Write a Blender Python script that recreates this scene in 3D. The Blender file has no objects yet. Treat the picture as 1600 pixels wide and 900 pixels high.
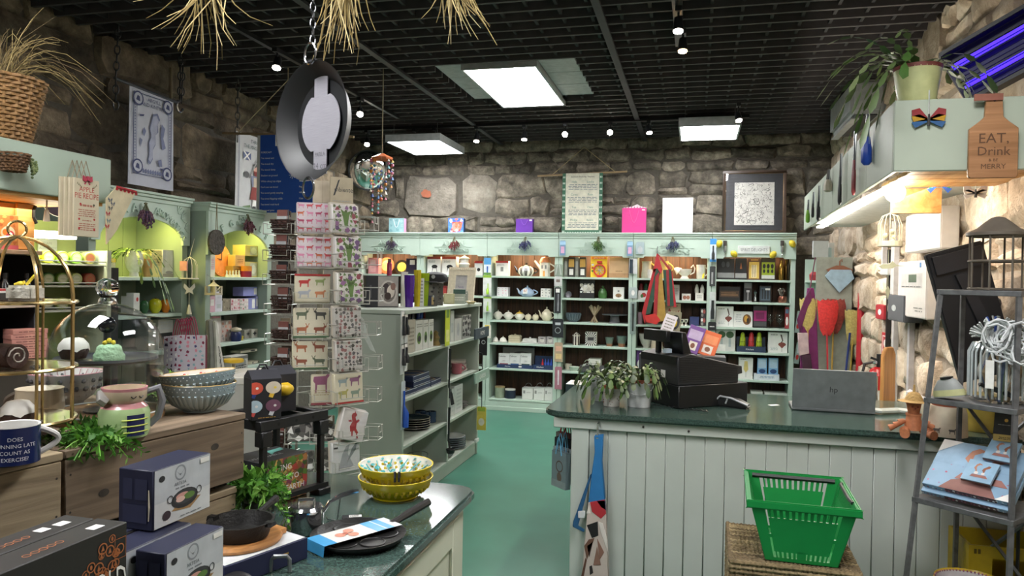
import bpy, bmesh, random
from math import sin, cos, pi, radians, sqrt, atan2, tan
from mathutils import Vector as V, Matrix as M
SC = bpy.context.scene
COL = SC.collection
random.seed(7)
R = random.uniform

# ---------------------------------------------------------------- camera, world, exposure, lights
F, H = 1155.0, 1.6
YAW, PIT, ROL = radians(13.9), radians(.72), radians(.98)
_f = V((-sin(YAW)*cos(PIT), cos(YAW)*cos(PIT), -sin(PIT)))
_r = V((cos(YAW), sin(YAW), 0)); _u = _r.cross(_f)
_r, _u = _r*cos(ROL)+_u*sin(ROL), _u*cos(ROL)-_r*sin(ROL)
CAM = V((0, 0, H))
cd = bpy.data.cameras.new('camera'); cam = bpy.data.objects.new('camera', cd); COL.objects.link(cam)
cam.matrix_world = M(((_r.x, _u.x, -_f.x, 0), (_r.y, _u.y, -_f.y, 0), (_r.z, _u.z, -_f.z, H), (0, 0, 0, 1)))
cd.sensor_width = 36; cd.lens = F/1600*36; cd.clip_start = .05
SC.camera = cam
w = bpy.data.worlds.new('world'); SC.world = w; w.use_nodes = True
w.node_tree.nodes['Background'].inputs[0].default_value = (.5, .52, .56, 1)
w.node_tree.nodes['Background'].inputs[1].default_value = .05
vs = SC.view_settings; vs.view_transform = 'Standard'; vs.look = 'None'; vs.gamma = 1; vs.exposure = .85; vs.use_curve_mapping = False
try:
    SC.cycles.max_bounces = 6; SC.cycles.diffuse_bounces = 3; SC.cycles.glossy_bounces = 3
    SC.cycles.transparent_max_bounces = 12; SC.cycles.caustics_reflective = False; SC.cycles.caustics_refractive = False
    SC.cycles.sample_clamp_indirect = 4
except Exception: pass
PANEL_E = 20.0      # emission of the ceiling panels
def lamp(kind, name, loc, energy, color=(1, 1, 1), rot=(0, 0, 0), **kw):
    l = bpy.data.lights.new(name, kind); l.energy = energy; l.color = color
    for k, v in kw.items(): setattr(l, k, v)
    o = bpy.data.objects.new(name, l); COL.objects.link(o); o.location = loc; o.rotation_euler = rot
    return o
def aim(o, t): o.rotation_euler = (V(t)-o.location).to_track_quat('-Z', 'Y').to_euler()

def at(px, py, X=None, Y=None, Z=None, D=None):   # a point of the room seen at a pixel, at a known plane or distance
    d = _f+_r*((px-800)/F)-_u*((py-450)/F)
    t = D if D is not None else X/d.x if X is not None else Y/d.y if Y is not None else (Z-H)/d.z
    return CAM+d*t

# ---------------------------------------------------------------- materials
def lin(h):
    h = h.lstrip('#'); c = [int(h[i:i+2], 16)/255 for i in (0, 2, 4)]
    return tuple(x/12.92 if x <= .04045 else ((x+.055)/1.055)**2.4 for x in c)
_mats = {}
def m(hx, ro=.55, me=0., var=.12, sc=18., bump=0., em=0., kind='', co=None, st=None):
    key = (hx, ro, me, var, sc, bump, em, kind, co, st)
    if key in _mats: return _mats[key]
    mt = bpy.data.materials.new((kind or 'paint')+'_'+hx.strip('#')); mt.use_nodes = True
    nt = mt.node_tree; N = nt.nodes; L = nt.links; b = N['Principled BSDF']; c = lin(hx)
    b.inputs['Roughness'].default_value = ro; b.inputs['Metallic'].default_value = me
    b.inputs['Base Color'].default_value = (*c, 1)
    if em:
        b.inputs['Emission Color'].default_value = (*c, 1); b.inputs['Emission Strength'].default_value = em
    elif kind == 'solid': b.inputs['Transmission Weight'].default_value = 1; b.inputs['IOR'].default_value = 1.3
    elif kind == 'glass':
        out = N['Material Output']; tr = N.new('ShaderNodeBsdfTransparent'); gl = N.new('ShaderNodeBsdfGlossy'); mx = N.new('ShaderNodeMixShader'); lw = N.new('ShaderNodeLayerWeight'); pw = N.new('ShaderNodeMath'); pw.operation = 'POWER'; pw.inputs[1].default_value = 3.5; fr = N.new('ShaderNodeMapRange'); fr.inputs[3].default_value = .06; fr.inputs[4].default_value = .6
        L.new(lw.outputs['Facing'], pw.inputs[0]); L.new(pw.outputs[0], fr.inputs[0]); gl.inputs['Roughness'].default_value = .03; tr.inputs[0].default_value = (*c, 1)
        L.new(fr.outputs[0], mx.inputs[0]); L.new(tr.outputs[0], mx.inputs[1]); L.new(gl.outputs[0], mx.inputs[2]); L.new(mx.outputs[0], out.inputs[0])
        N.remove(b)
    elif var or bump:
        tc = N.new('ShaderNodeTexCoord'); mp = N.new('ShaderNodeMapping'); L.new(tc.outputs['Object'], mp.inputs[0])
        if st: mp.inputs['Scale'].default_value = st
        nz = N.new('ShaderNodeTexNoise'); nz.inputs['Scale'].default_value = sc; nz.inputs['Detail'].default_value = 5; L.new(mp.outputs[0], nz.inputs[0])
        if var:
            cr = N.new('ShaderNodeValToRGB'); L.new(nz.outputs[0], cr.inputs[0])
            c2 = lin(co) if co else tuple(x*(1-var*1.6) for x in c)
            e = cr.color_ramp.elements; e[0].position = .3; e[1].position = .7
            e[0].color = (*c2, 1); e[1].color = (*[min(1, x*(1+var*.5)) for x in c], 1)
            L.new(cr.outputs[0], b.inputs['Base Color'])
        if bump:
            bp = N.new('ShaderNodeBump'); bp.inputs['Strength'].default_value = bump; bp.inputs['Distance'].default_value = .02
            L.new(nz.outputs[0], bp.inputs['Height']); L.new(bp.outputs[0], b.inputs['Normal'])
    _mats[key] = mt; return mt
def stone_mat(nm, c1, c2, c3, sc=5.):
    mt = bpy.data.materials.new(nm); mt.use_nodes = True; nt = mt.node_tree; N = nt.nodes; L = nt.links; b = N['Principled BSDF']
    b.inputs['Roughness'].default_value = .88
    ge = N.new('ShaderNodeNewGeometry'); oi = N.new('ShaderNodeObjectInfo')
    n1 = N.new('ShaderNodeTexNoise'); n1.inputs['Scale'].default_value = sc; n1.inputs['Detail'].default_value = 8; n1.inputs['Roughness'].default_value = .7; L.new(ge.outputs['Position'], n1.inputs[0])
    cr = N.new('ShaderNodeValToRGB'); e = cr.color_ramp.elements; e[0].position = .32; e[1].position = .68; e[0].color = (*lin(c1), 1); e[1].color = (*lin(c3), 1)
    x = e.new(.5); x.color = (*lin(c2), 1); L.new(n1.outputs[0], cr.inputs[0])
    hs = N.new('ShaderNodeHueSaturation'); L.new(cr.outputs[0], hs.inputs['Color'])
    ma = N.new('ShaderNodeMapRange'); ma.inputs[3].default_value = .62; ma.inputs[4].default_value = 1.35; L.new(oi.outputs['Random'], ma.inputs[0]); L.new(ma.outputs[0], hs.inputs['Value'])
    L.new(hs.outputs[0], b.inputs['Base Color'])
    n2 = N.new('ShaderNodeTexNoise'); n2.inputs['Scale'].default_value = 22; n2.inputs['Detail'].default_value = 8; n2.inputs['Roughness'].default_value = .65; L.new(ge.outputs['Position'], n2.inputs[0])
    bp = N.new('ShaderNodeBump'); bp.inputs['Strength'].default_value = .75; bp.inputs['Distance'].default_value = .03; L.new(n2.outputs[0], bp.inputs['Height']); L.new(bp.outputs[0], b.inputs['Normal'])
    return mt
def wood_mat(nm, c1, c2, axis=0, ro=.6, sc=3.):
    mt = bpy.data.materials.new(nm); mt.use_nodes = True; nt = mt.node_tree; N = nt.nodes; L = nt.links; b = N['Principled BSDF']
    b.inputs['Roughness'].default_value = ro
    tc = N.new('ShaderNodeTexCoord'); oi = N.new('ShaderNodeObjectInfo'); mp = N.new('ShaderNodeMapping'); s = [14*sc]*3; s[axis] = sc*.8; mp.inputs['Scale'].default_value = s
    L.new(tc.outputs['Object'], mp.inputs[0]); L.new(oi.outputs['Random'], mp.inputs['Location'])
    n1 = N.new('ShaderNodeTexNoise'); n1.inputs['Scale'].default_value = 1; n1.inputs['Detail'].default_value = 6; n1.inputs['Distortion'].default_value = .6; L.new(mp.outputs[0], n1.inputs[0])
    cr = N.new('ShaderNodeValToRGB'); e = cr.color_ramp.elements; e[0].position = .3; e[1].position = .7; e[0].color = (*lin(c1), 1); e[1].color = (*lin(c2), 1); L.new(n1.outputs[0], cr.inputs[0])
    hs = N.new('ShaderNodeHueSaturation'); ma = N.new('ShaderNodeMapRange'); ma.inputs[3].default_value = .75; ma.inputs[4].default_value = 1.15
    L.new(oi.outputs['Random'], ma.inputs[0]); L.new(ma.outputs[0], hs.inputs['Value']); L.new(cr.outputs[0], hs.inputs['Color']); L.new(hs.outputs[0], b.inputs['Base Color'])
    bp = N.new('ShaderNodeBump'); bp.inputs['Strength'].default_value = .25; bp.inputs['Distance'].default_value = .01; L.new(n1.outputs[0], bp.inputs['Height']); L.new(bp.outputs[0], b.inputs['Normal'])
    return mt

# ---------------------------------------------------------------- mesh building
_txt = {}
def textgeo(s):
    if s not in _txt:
        c = bpy.data.curves.new('lettering', 'FONT'); c.body = s; c.size = 1; c.resolution_u = 2; c.align_x = 'CENTER'
        o = bpy.data.objects.new('lettering', c); COL.objects.link(o)
        me = bpy.data.meshes.new_from_object(o.evaluated_get(bpy.context.evaluated_depsgraph_get()))
        _txt[s] = ([(v.co.x, v.co.y) for v in me.vertices], [tuple(p.vertices) for p in me.polygons])
        bpy.data.objects.remove(o); bpy.data.curves.remove(c); bpy.data.meshes.remove(me)
    return _txt[s]
class G:
    def __init__(s, mat=None):
        s.v = []; s.f = []; s.k = []; s.ms = []; s.c = 0; s.X = M()
        if mat: s.mat(mat)
    def mat(s, mt):
        if isinstance(mt, str): mt = m(mt)
        if mt not in s.ms: s.ms.append(mt)
        s.c = s.ms.index(mt); return s
    def at(s, x=0, y=0, z=0, rx=0, ry=0, rz=0):
        s.X = M.Translation((x, y, z)) @ M.Rotation(rz, 4, 'Z') @ M.Rotation(rx, 4, 'X') @ M.Rotation(ry, 4, 'Y'); return s
    def add(s, vs, fs):
        o = len(s.v); s.v += [s.X @ V(v) for v in vs]; s.f += [tuple(i+o for i in f) for f in fs]; s.k += [s.c]*len(fs); return s
    def box(s, x0, x1, y0, y1, z0, z1):
        return s.add([(x, y, z) for z in (z0, z1) for x, y in ((x0, y0), (x1, y0), (x1, y1), (x0, y1))],
                     [(3, 2, 1, 0), (4, 5, 6, 7), (0, 1, 5, 4), (1, 2, 6, 5), (2, 3, 7, 6), (3, 0, 4, 7)])
    def lathe(s, prof, n=18, x=0, y=0, z=0, sy=1):
        vs = []; fs = []; rings = []
        for r, h in prof:
            if r < 1e-6: rings.append([len(vs)]); vs.append((x, y, z+h))
            else:
                rings.append(list(range(len(vs), len(vs)+n))); vs += [(x+r*cos(2*pi*i/n), y+sy*r*sin(2*pi*i/n), z+h) for i in range(n)]
        for a, b in zip(rings, rings[1:]):
            if len(a) == 1 and len(b) == 1: continue
            for i in range(n):
                j = (i+1) % n
                if len(a) == 1: fs.append((a[0], b[j], b[i]))
                elif len(b) == 1: fs.append((a[i], a[j], b[0]))
                else: fs.append((a[i], a[j], b[j], b[i]))
        return s.add(vs, fs)
    def tube(s, pts, r, n=6, closed=False):
        pts = [V(p) for p in pts]; k = len(pts); vs = []; fs = []; up = None
        for i, p in enumerate(pts):
            t = (pts[(i+1) % k]-pts[i-1]) if closed else pts[min(i+1, k-1)]-pts[max(i-1, 0)]
            if t.length < 1e-9: t = V((0, 0, 1))
            t.normalize()
            if up is None: up = V((0, 0, 1)) if abs(t.z) < .9 else V((1, 0, 0))
            a = up.cross(t)
            if a.length < 1e-4: a = t.orthogonal()
            a.normalize(); b = t.cross(a); up = b
            rr = r[i] if isinstance(r, (list, tuple)) else r
            vs += [p+(a*cos(2*pi*j/n)+b*sin(2*pi*j/n))*rr for j in range(n)]
        for i in range(k if closed else k-1):
            for j in range(n):
                q = (j+1) % n; c = ((i+1) % k)*n; fs.append((i*n+j, i*n+q, c+q, c+j))
        if not closed: fs += [tuple(range(n))[::-1], tuple(range((k-1)*n, k*n))]
        return s.add(vs, fs)
    def prism(s, pts, y0, y1):
        n = len(pts); a = sum(pts[i][0]*pts[(i+1) % n][1]-pts[(i+1) % n][0]*pts[i][1] for i in range(n))
        if a < 0: pts = pts[::-1]
        vs = [(x, y0, z) for x, z in pts]+[(x, y1, z) for x, z in pts]
        return s.add(vs, [tuple(range(n)), tuple(range(n, 2*n))[::-1]]+[(i+n, (i+1) % n+n, (i+1) % n, i) for i in range(n)])
    def poly(s, pts, y=0):   # flat outline in XZ facing -Y
        n = len(pts); a = sum(pts[i][0]*pts[(i+1) % n][1]-pts[(i+1) % n][0]*pts[i][1] for i in range(n))
        if a < 0: pts = pts[::-1]
        return s.add([(x, y, z) for x, z in pts], [tuple(range(n))])
    def disc(s, cx, cz, rx, rz, y=0, n=18):
        return s.poly([(cx+rx*cos(2*pi*i/n), cz+rz*sin(2*pi*i/n)) for i in range(n)], y)
    def ring(s, cx, cz, r0, r1, y=0, n=20):
        vs = [(cx+r*cos(2*pi*i/n), y, cz+r*sin(2*pi*i/n)) for r in (r0, r1) for i in range(n)]
        return s.add(vs, [(i, i+n, (i+1) % n+n, (i+1) % n)[::-1] for i in range(n)])
    def text(s, t, x, z, h, y=0, wmax=None):
        vs, fs = textgeo(t); k = h/.7; kx = k
        if wmax and vs:
            ww = (max(v[0] for v in vs)-min(v[0] for v in vs))*k
            if ww > wmax: kx = k*wmax/ww
        return s.add([(x+a*kx, y, z+b*k) for a, b in vs], fs)
    def text3d(s, t, x, z, h, y0, y1):   # raised letters with sides
        vs, fs = textgeo(t); k = h/.7; n = len(vs); ed = {}
        for f in fs:
            for a, b in zip(f, f[1:]+f[:1]): ed[(a, b)] = 1
        sd = [(a+n, b+n, b, a) for a, b in ed if (b, a) not in ed]
        return s.add([(x+a*k, y0, z+b*k) for a, b in vs]+[(x+a*k, y1, z+b*k) for a, b in vs], list(fs)+sd)
    def ball(s, x, y, z, r, n=10, sz=1, sy=1):
        k = max(4, n//2); return s.lathe([(r*sin(pi*i/k), -r*sz*cos(pi*i/k)) for i in range(k+1)], n, x, y, z, sy)
    def ob(s, name, loc=(0, 0, 0), rz=0, par=None, L=None, C=None, gr=None, kd=None, smooth=False, bev=0, rot=None):
        me = bpy.data.meshes.new(name); me.from_pydata(s.v, [], s.f)
        for mt in s.ms: me.materials.append(mt)
        me.polygons.foreach_set('material_index', s.k)
        if bev:
            b = bmesh.new(); b.from_mesh(me); bmesh.ops.remove_doubles(b, verts=b.verts, dist=1e-5)
            es = [e for e in b.edges if len(e.link_faces) == 2 and e.calc_face_angle(0) > .6]
            bmesh.ops.bevel(b, geom=es, offset=bev, segments=2 if bev > .004 else 1, affect='EDGES', clamp_overlap=True); b.to_mesh(me); b.free()
        if smooth or bev:
            me.polygons.foreach_set('use_smooth', [True]*len(me.polygons)); me.set_sharp_from_angle(angle=.75)
        me.update()
        o = bpy.data.objects.new(name, me); COL.objects.link(o); o.location = loc; o.rotation_euler = rot or (0, 0, rz)
        if par: o.parent = par
        if L: o['label'] = L
        if C: o['category'] = C
        if gr: o['group'] = gr
        if kd: o['kind'] = kd
        return o
def T(name, L, C, loc=(0, 0, 0), rz=0, gr=None, rot=None):
    o = bpy.data.objects.new(name, None); COL.objects.link(o); o.location = loc; o.rotation_euler = rot or (0, 0, rz); o.empty_display_size = .05
    o['label'] = L; o['category'] = C
    if gr: o['group'] = gr
    return o
def clone(o, par=None, **kw):
    c = o.copy(); COL.objects.link(c)
    if par: c.parent = par
    for k in list(o.children): clone(k, c)
    for k, v in kw.items():
        if k in ('loc',): c.location = v
        elif k == 'rz': c.rotation_euler = (0, 0, v)
        else: c[k] = v
    return c
def arc(cx, cz, r, a0, a1, n, y=None, ry=None):
    ry = ry or r
    q = [(cx+r*cos(a0+(a1-a0)*i/n), cz+ry*sin(a0+(a1-a0)*i/n)) for i in range(n+1)]
    return q if y is None else [(x, y, z) for x, z in q]

# flat print on a front face w wide and h high whose bottom centre is the origin, at depth y
def pr(g, w, h, y, items):
    v0 = len(g.v); zl = min([0]+[it[2]*h for it in items if it[0] == 'r'])
    for it in items:
        y -= min(.0004, .0016/len(items)); k = it[0]
        fx = lambda a: (a-.5)*w
        if it[-1] != 0: g.mat(it[-1])
        if k == 'r': g.poly([(fx(it[1]), it[2]*h), (fx(it[3]), it[2]*h), (fx(it[3]), it[4]*h), (fx(it[1]), it[4]*h)], y)
        elif k == 'o': g.disc(fx(it[1]), it[2]*h, it[3]*w, it[4]*h, y)
        elif k == 'O': g.ring(fx(it[1]), it[2]*h, it[3]*w*.78, it[3]*w, y)
        elif k == 'p': g.poly([(fx(a), b*h) for a, b in it[1]], y)
        elif k == 't': g.text(it[1], fx(it[2]), it[3]*h, it[4]*h, y, w*1.9*min(it[2], 1-it[2], .49))
        elif k == 'L':   # x0, ztop, x1, zbot, lines : rows of small print
            _, x0, z1, x1, z0, n, mt = it
            for i in range(n):
                z = z1+(z0-z1)*(i+.5)/n; hh = abs(z1-z0)/n*.22; x = x0+R(0, .06)
                while x < x1-.02:
                    e = min(x1, x+R(.05, .16)); g.poly([(fx(x), z*h-hh*h), (fx(e), z*h-hh*h), (fx(e), z*h+hh*h), (fx(x), z*h+hh*h)], y); x = e+.025
        elif k == 's':   # scatter of small motifs: n, list of colours, size
            _, n, cols, sz, _x = it
            nx = max(1, int(sqrt(n*w/h))); nz = max(1, n//nx)
            for i in range(nx):
                for j in range(nz):
                    g.mat(random.choice(cols)); cx = (i+.5+R(-.2, .2))/nx; cz = (j+.5+R(-.2, .2))/nz; q = sz*min(w/nx, h/nz)
                    a = R(0, 6.28); kk = random.choice((3, 4, 5)); cx = fx(cx); cz = cz*h
                    g.poly([(cx+q*R(.6, 1.1)*cos(a+6.283*t/kk), cz+q*R(.6, 1.1)*sin(a+6.283*t/kk)) for t in range(kk)], y)
    Xi = g.X.inverted()
    for i in range(v0, len(g.v)):   # print stays on its face
        p = Xi @ g.v[i]; p.x = max(-w/2, min(w/2, p.x)); p.z = max(zl, min(h, p.z)); g.v[i] = g.X @ p
    return g
WH = m('#e9e7e2', .5); INK = m('#2a2a2c', .6, var=0); GRN = m('#b4c6b9', .45, var=.05, sc=6); SHADEGRN = m('#8d9c8e', .5, var=.06, sc=6)  # the darker green has the left units' side shade put into the colour

def carton(L, loc, w, d, h, col, art=(), rz=0, cat='box', name='carton', gr=None, side=(), top=(), bev=.0012, rot=None, mats=None):
    g = G(m(col, .5, var=.05)); g.box(-w/2, w/2, 0, d, 0, h); o = g.ob(name, loc, rz, L=L, C=cat, gr=gr, bev=bev, rot=rot)
    if art:
        g = G(); pr(g, w, h, -.0003, art); g.ob('printed_front', par=o)
    if side:
        g = G(); g.at(w/2, d/2, 0, rz=pi/2); pr(g, d, h, -.0003, side); g.ob('printed_side', par=o)
    if top:
        g = G(); g.at(0, 0, h, rx=-pi/2); pr(g, w, d, -.0003, top); g.ob('printed_top', par=o)
    return o
def handle_pts(x, z0, z1, out, n=8, y=0):
    return [(x+out*sin(pi*i/n), y, z0+(z1-z0)*(i/n)) for i in range(n+1)]
def teapot(L, loc, w, h, col, rz=0, flip=1, lid=None, spout=None, stripe=None, name='teapot', cat='teapot', handle=None):
    r = w*.33; hb = h*.74; c = m(col, .25)
    g = G(c); g.lathe([(0, 0), (r*.62, 0), (r*.7, .03*hb), (r*.95, hb*.3), (r, hb*.5), (r*.88, hb*.78), (r*.5, hb*.97), (0, hb)], 18); o = g.ob(name, loc, rz, L=L, C=cat, smooth=True)
    g = G(m(lid or col, .25)); g.lathe([(r*.52, hb*.95), (r*.4, hb*1.06), (r*.1, hb*1.12), (r*.08, hb*1.16), (r*.16, hb*1.25), (0, h)], 14); g.ob('lid', par=o, smooth=True)
    g = G(m(spout or col, .25)); g.tube([(flip*-r*.8, 0, hb*.35), (flip*-r*1.15, 0, hb*.5), (flip*-r*1.3, 0, hb*.8), (flip*-r*1.5, 0, hb*.98)], [r*.26, r*.18, r*.12, r*.09], 8); g.ob('spout', par=o, smooth=True)
    g = G(m(handle or col, .25)); g.tube(handle_pts(flip*r*.86, hb*.25, hb*.85, flip*r*.6), r*.09, 6); g.ob('handle', par=o, smooth=True)
    if stripe:
        g = G(m(stripe, .3))
        for k in range(9):
            a = 2*pi*k/9; q = []
            for i in range(7):
                t = .06+.86*i/6; rr = r*(.7+.3*sin(pi*t))*1.012; q.append((rr, t*hb))
            prof = [(r*.7, .03*hb), (r*.95, hb*.3), (r, hb*.5), (r*.88, hb*.78), (r*.5, hb*.97)]
            vs = []
            for rr, z in prof:
                for e in (-.17, .17): vs.append(((rr+.001)*cos(a+e), (rr+.001)*sin(a+e), z))
            g.add(vs, [(2*i, 2*i+1, 2*i+3, 2*i+2) for i in range(4)])
        g.ob('stripes', par=o)
    return o
def mug(L, loc, r, h, col, rz=0, hd=1, inner=None, art=None, name='mug', cat='mug', hcol=None, gr=None, flare=1.):
    g = G(m(col, .2)); g.lathe([(0, 0), (r*.9, 0), (r, .04*h), (r*flare, h)], 24); g.mat(m(inner or col, .2)); g.lathe([(r*flare, h), (r*flare*.92, h), (r*.88, .06*h), (0, .06*h)], 24)
    o = g.ob(name, loc, rz, L=L, C=cat, smooth=True, gr=gr)
    if hd:
        g = G(m(hcol or col, .2)); g.tube(handle_pts(hd*r*.95, h*.2, h*.85, hd*r*.75), r*.13, 8); g.ob('handle', par=o, smooth=True)
    return o
def bowl(L, loc, r, h, col, inner=None, rim=None, name='bowl', cat='bowl', gr=None, foot=.45, n=28, rot=None):
    g = G(m(col, .25)); g.lathe([(0, 0), (r*foot, 0), (r*foot, h*.08), (r*.72, h*.3), (r*.93, h*.68), (r, h)], n)
    if rim: g.mat(m(rim, .25))
    g.lathe([(r, h), (r*.985, h*1.02), (r*.955, h)], n); g.mat(m(inner or col, .25)); g.lathe([(r*.955, h), (r*.88, h*.66), (r*.68, h*.33), (r*.35, h*.16), (0, h*.14)], n)
    return g.ob(name, loc, L=L, C=cat, gr=gr, smooth=True, rot=rot)
def plate(L, loc, r, col, rim=None, gr=None, rot=None, name='plate', h=None):
    h = h or r*.13
    g = G(m(col, .25)); g.lathe([(0, 0), (r*.6, 0), (r*.65, h*.2), (r, h)], 28)
    if rim: g.mat(m(rim, .25))
    g.lathe([(r, h), (r*.99, h*1.15), (r*.96, h*1.1)], 28); g.mat(m(col, .25)); g.lathe([(r*.96, h*1.1), (r*.68, h*.42), (0, h*.35)], 28)
    return g.ob(name, loc, L=L, C='plate', gr=gr, smooth=True, rot=rot)
def pot(L, loc, prof, col, name='jar', cat='jar', lid=None, lidcol=None, n=20, gr=None, ro=.3, me=0., rz=0):
    g = G(m(col, ro, me)); g.lathe(prof, n); o = g.ob(name, loc, rz, L=L, C=cat, smooth=True, gr=gr)
    if lid: g = G(m(lidcol or col, ro, me)); g.lathe(lid, n); g.ob('lid', par=o, smooth=True)
    return o
def bottle(L, loc, r, h, col, cap='#1c1c1e', lab=None, neck=.35, gr=None, name='bottle', cat='bottle', ro=.2):
    g = G(m(col, ro)); g.lathe([(0, 0), (r, 0), (r, h*.6), (r*neck, h*.76), (r*neck, h*.86), (0, h*.86)], 14); o = g.ob(name, loc, L=L, C=cat, smooth=True, gr=gr)
    g = G(m(cap, .4)); g.lathe([(0, h*.84), (r*neck*1.15, h*.84), (r*neck*1.15, h), (0, h)], 10); g.ob('cap', par=o, smooth=True)
    if lab: g = G(m(lab, .6)); g.lathe([(r*1.01, h*.12), (r*1.01, h*.5)], 14); g.ob('paper_label', par=o, smooth=True)
    return o
def gift_bag(L, loc, w, h, col, art=(), rz=0, d=None, hcol=None, gr=None, side=None, rot=None, name='gift_bag', hlen=.28):
    d = d or w*.35; t = .002
    g = G(m(col, .45, var=.05)); g.box(-w/2, w/2, 0, t, 0, h); g.box(-w/2, w/2, d-t, d, 0, h); g.box(-w/2, w/2, 0, d, 0, t)
    g.mat(m(side or col, .45, var=.05)); g.add([(w/2, 0, 0), (w/2, d, 0), (w/2, d, h), (w/2, d/2, h*.3), (w/2-.01, d/2, h), (w/2, 0, h)], [(0, 1, 3), (1, 2, 3), (0, 3, 5), (2, 4, 3), (5, 3, 4)])
    g.add([(-w/2, 0, 0), (-w/2, d, 0), (-w/2, d, h), (-w/2, 0, h)], [(3, 2, 1, 0)])
    o = g.ob(name, loc, rz, L=L, C='bag', gr=gr, rot=rot)
    if art: g = G(); pr(g, w, h, -.0004, art); g.ob('printed_front', par=o)
    for y in (-.003, d+.001):
        g = G(m(hcol or col, .5)); z = h*.92
        g.tube([(-w*.2+w*.4*i/8, y, z+(h*hlen*sin(pi*i/8) if hlen > 0 else h*hlen*sin(pi*i/8))) for i in range(9)], min(.004, w*.02), 5); g.ob('handle', par=o, smooth=True)
    return o
def hang_pack(L, loc, w, h, card, art=(), tool=None, cat='packaged tool', name='carded_tool', rz=0, rot=None, gr=None):
    g = G(m(card, .5)); e = w*.12
    g.prism([(-w/2, 0), (w/2, 0), (w/2, h-e), (w/2-e, h), (-w/2+e, h), (-w/2, h-e)], -.002, .001); o = g.ob(name, loc, rz, L=L, C=cat, gr=gr, rot=rot)
    if art: g = G(); pr(g, w, h, -.0023, art); g.ob('printed_front', par=o)
    if tool:
        col, x, z0, z1, r0, r1 = tool
        g = G(m(col, .35)); g.tube([(x*w, -.002-r0*w, z0*h), (x*w, -.002-r0*w, (z0*.6+z1*.4)*h), (x*w, -.002-r1*w, (z0*.4+z1*.6)*h), (x*w, -.002-r1*w, z1*h)], [r0*w, r0*w, r1*w, r1*w], 8); g.ob('tool', par=o, smooth=True)
    return o
def sprigs(L, loc, cols, h=.16, w=.07, n=26, name='dried_flower_bunch', cat='dried flowers', down=1, depth=.03, rz=0):
    t = T(name, L, cat, loc, rz); g = G(m('#5b5a3c', .8)); q = G()
    for i in range(n):
        a = R(-1, 1); b = R(-1, 0); e = V((a*w, b*depth, -down*h*R(.55, 1)*(1-.25*abs(a)))); mid = V((a*w*.4, b*depth*.6-.004, e.z*.5))
        g.tube([(0, -.004, .012*down), mid, e], .0012, 3); q.mat(m(random.choice(cols), .8))
        for k in range(5):
            p = mid.lerp(e, .2+.2*k); s = R(.004, .008)
            q.ball(p.x+R(-.006, .006), p.y, p.z+R(-.004, .004), s, 5, 1.5)
    g.tube([(-.012, -.004, 0), (.012, -.004, 0)], .006, 5)
    g.ob('stems', par=t); q.ob('flower_heads', par=t); return t
def chain(g, p0, p1, r=.006, th=.0016):
    p0, p1 = V(p0), V(p1); L = (p1-p0).length; n = max(2, int(L/(r*3.1))); d = (p1-p0).normalized(); a = d.orthogonal().normalized(); b = d.cross(a)
    for i in range(n):
        c = p0.lerp(p1, (i+.5)/n); u = a if i % 2 else b
        g.tube([c+d*(r*2.*cos(t*pi/5))+u*(r*sin(t*pi/5)) for t in range(10)], th, 5, True)
# ---------------------------------------------------------------- the room
XL, XR, YB, YF, ZC = -4.2, 1.5, 9.05, -2.6, 3.3
def struct(g, name, par=None, **k): return g.ob(name, par=par, kd=None if par else 'structure', **k)
g = G(m('#3f7261', .35, var=.1, sc=3)); g.box(XL, XR, YF, YB, -.05, 0); struct(g, 'floor')
MORTAR = m('#5a554d', .95, bump=.6, sc=30)
MORTARR = m('#a89a8a', .95, bump=.6, sc=20)
for nm, b, mt in (('wall_back', (XL-.2, XR+.2, YB+.02, YB+.2, 0, 3.6), MORTAR), ('wall_left', (XL-.2, XL-.02, YF, YB+.02, 0, 3.6), MORTAR),
                  ('wall_right', (XR+.02, XR+.2, YF, YB+.02, 0, 3.6), MORTARR), ('wall_front', (XL-.2, XR+.2, YF-.2, YF, 0, 3.6), MORTAR)):
    g = G(mt); g.box(*b); globals()[nm] = struct(g, nm)
ST_B = stone_mat('grey_stone', '#45413a', '#787064', '#aaa08f', 7.); ST_L = stone_mat('brown_stone', '#3c352c', '#6a5e4e', '#93846f', 4.); ST_R = stone_mat('cream_stone', '#8f7a66', '#c9b6a0', '#e6dacb', 4.5)
ST_S = stone_mat('stained_stone', '#6b655c', '#8f877b', '#aaa396', 6.)
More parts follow.
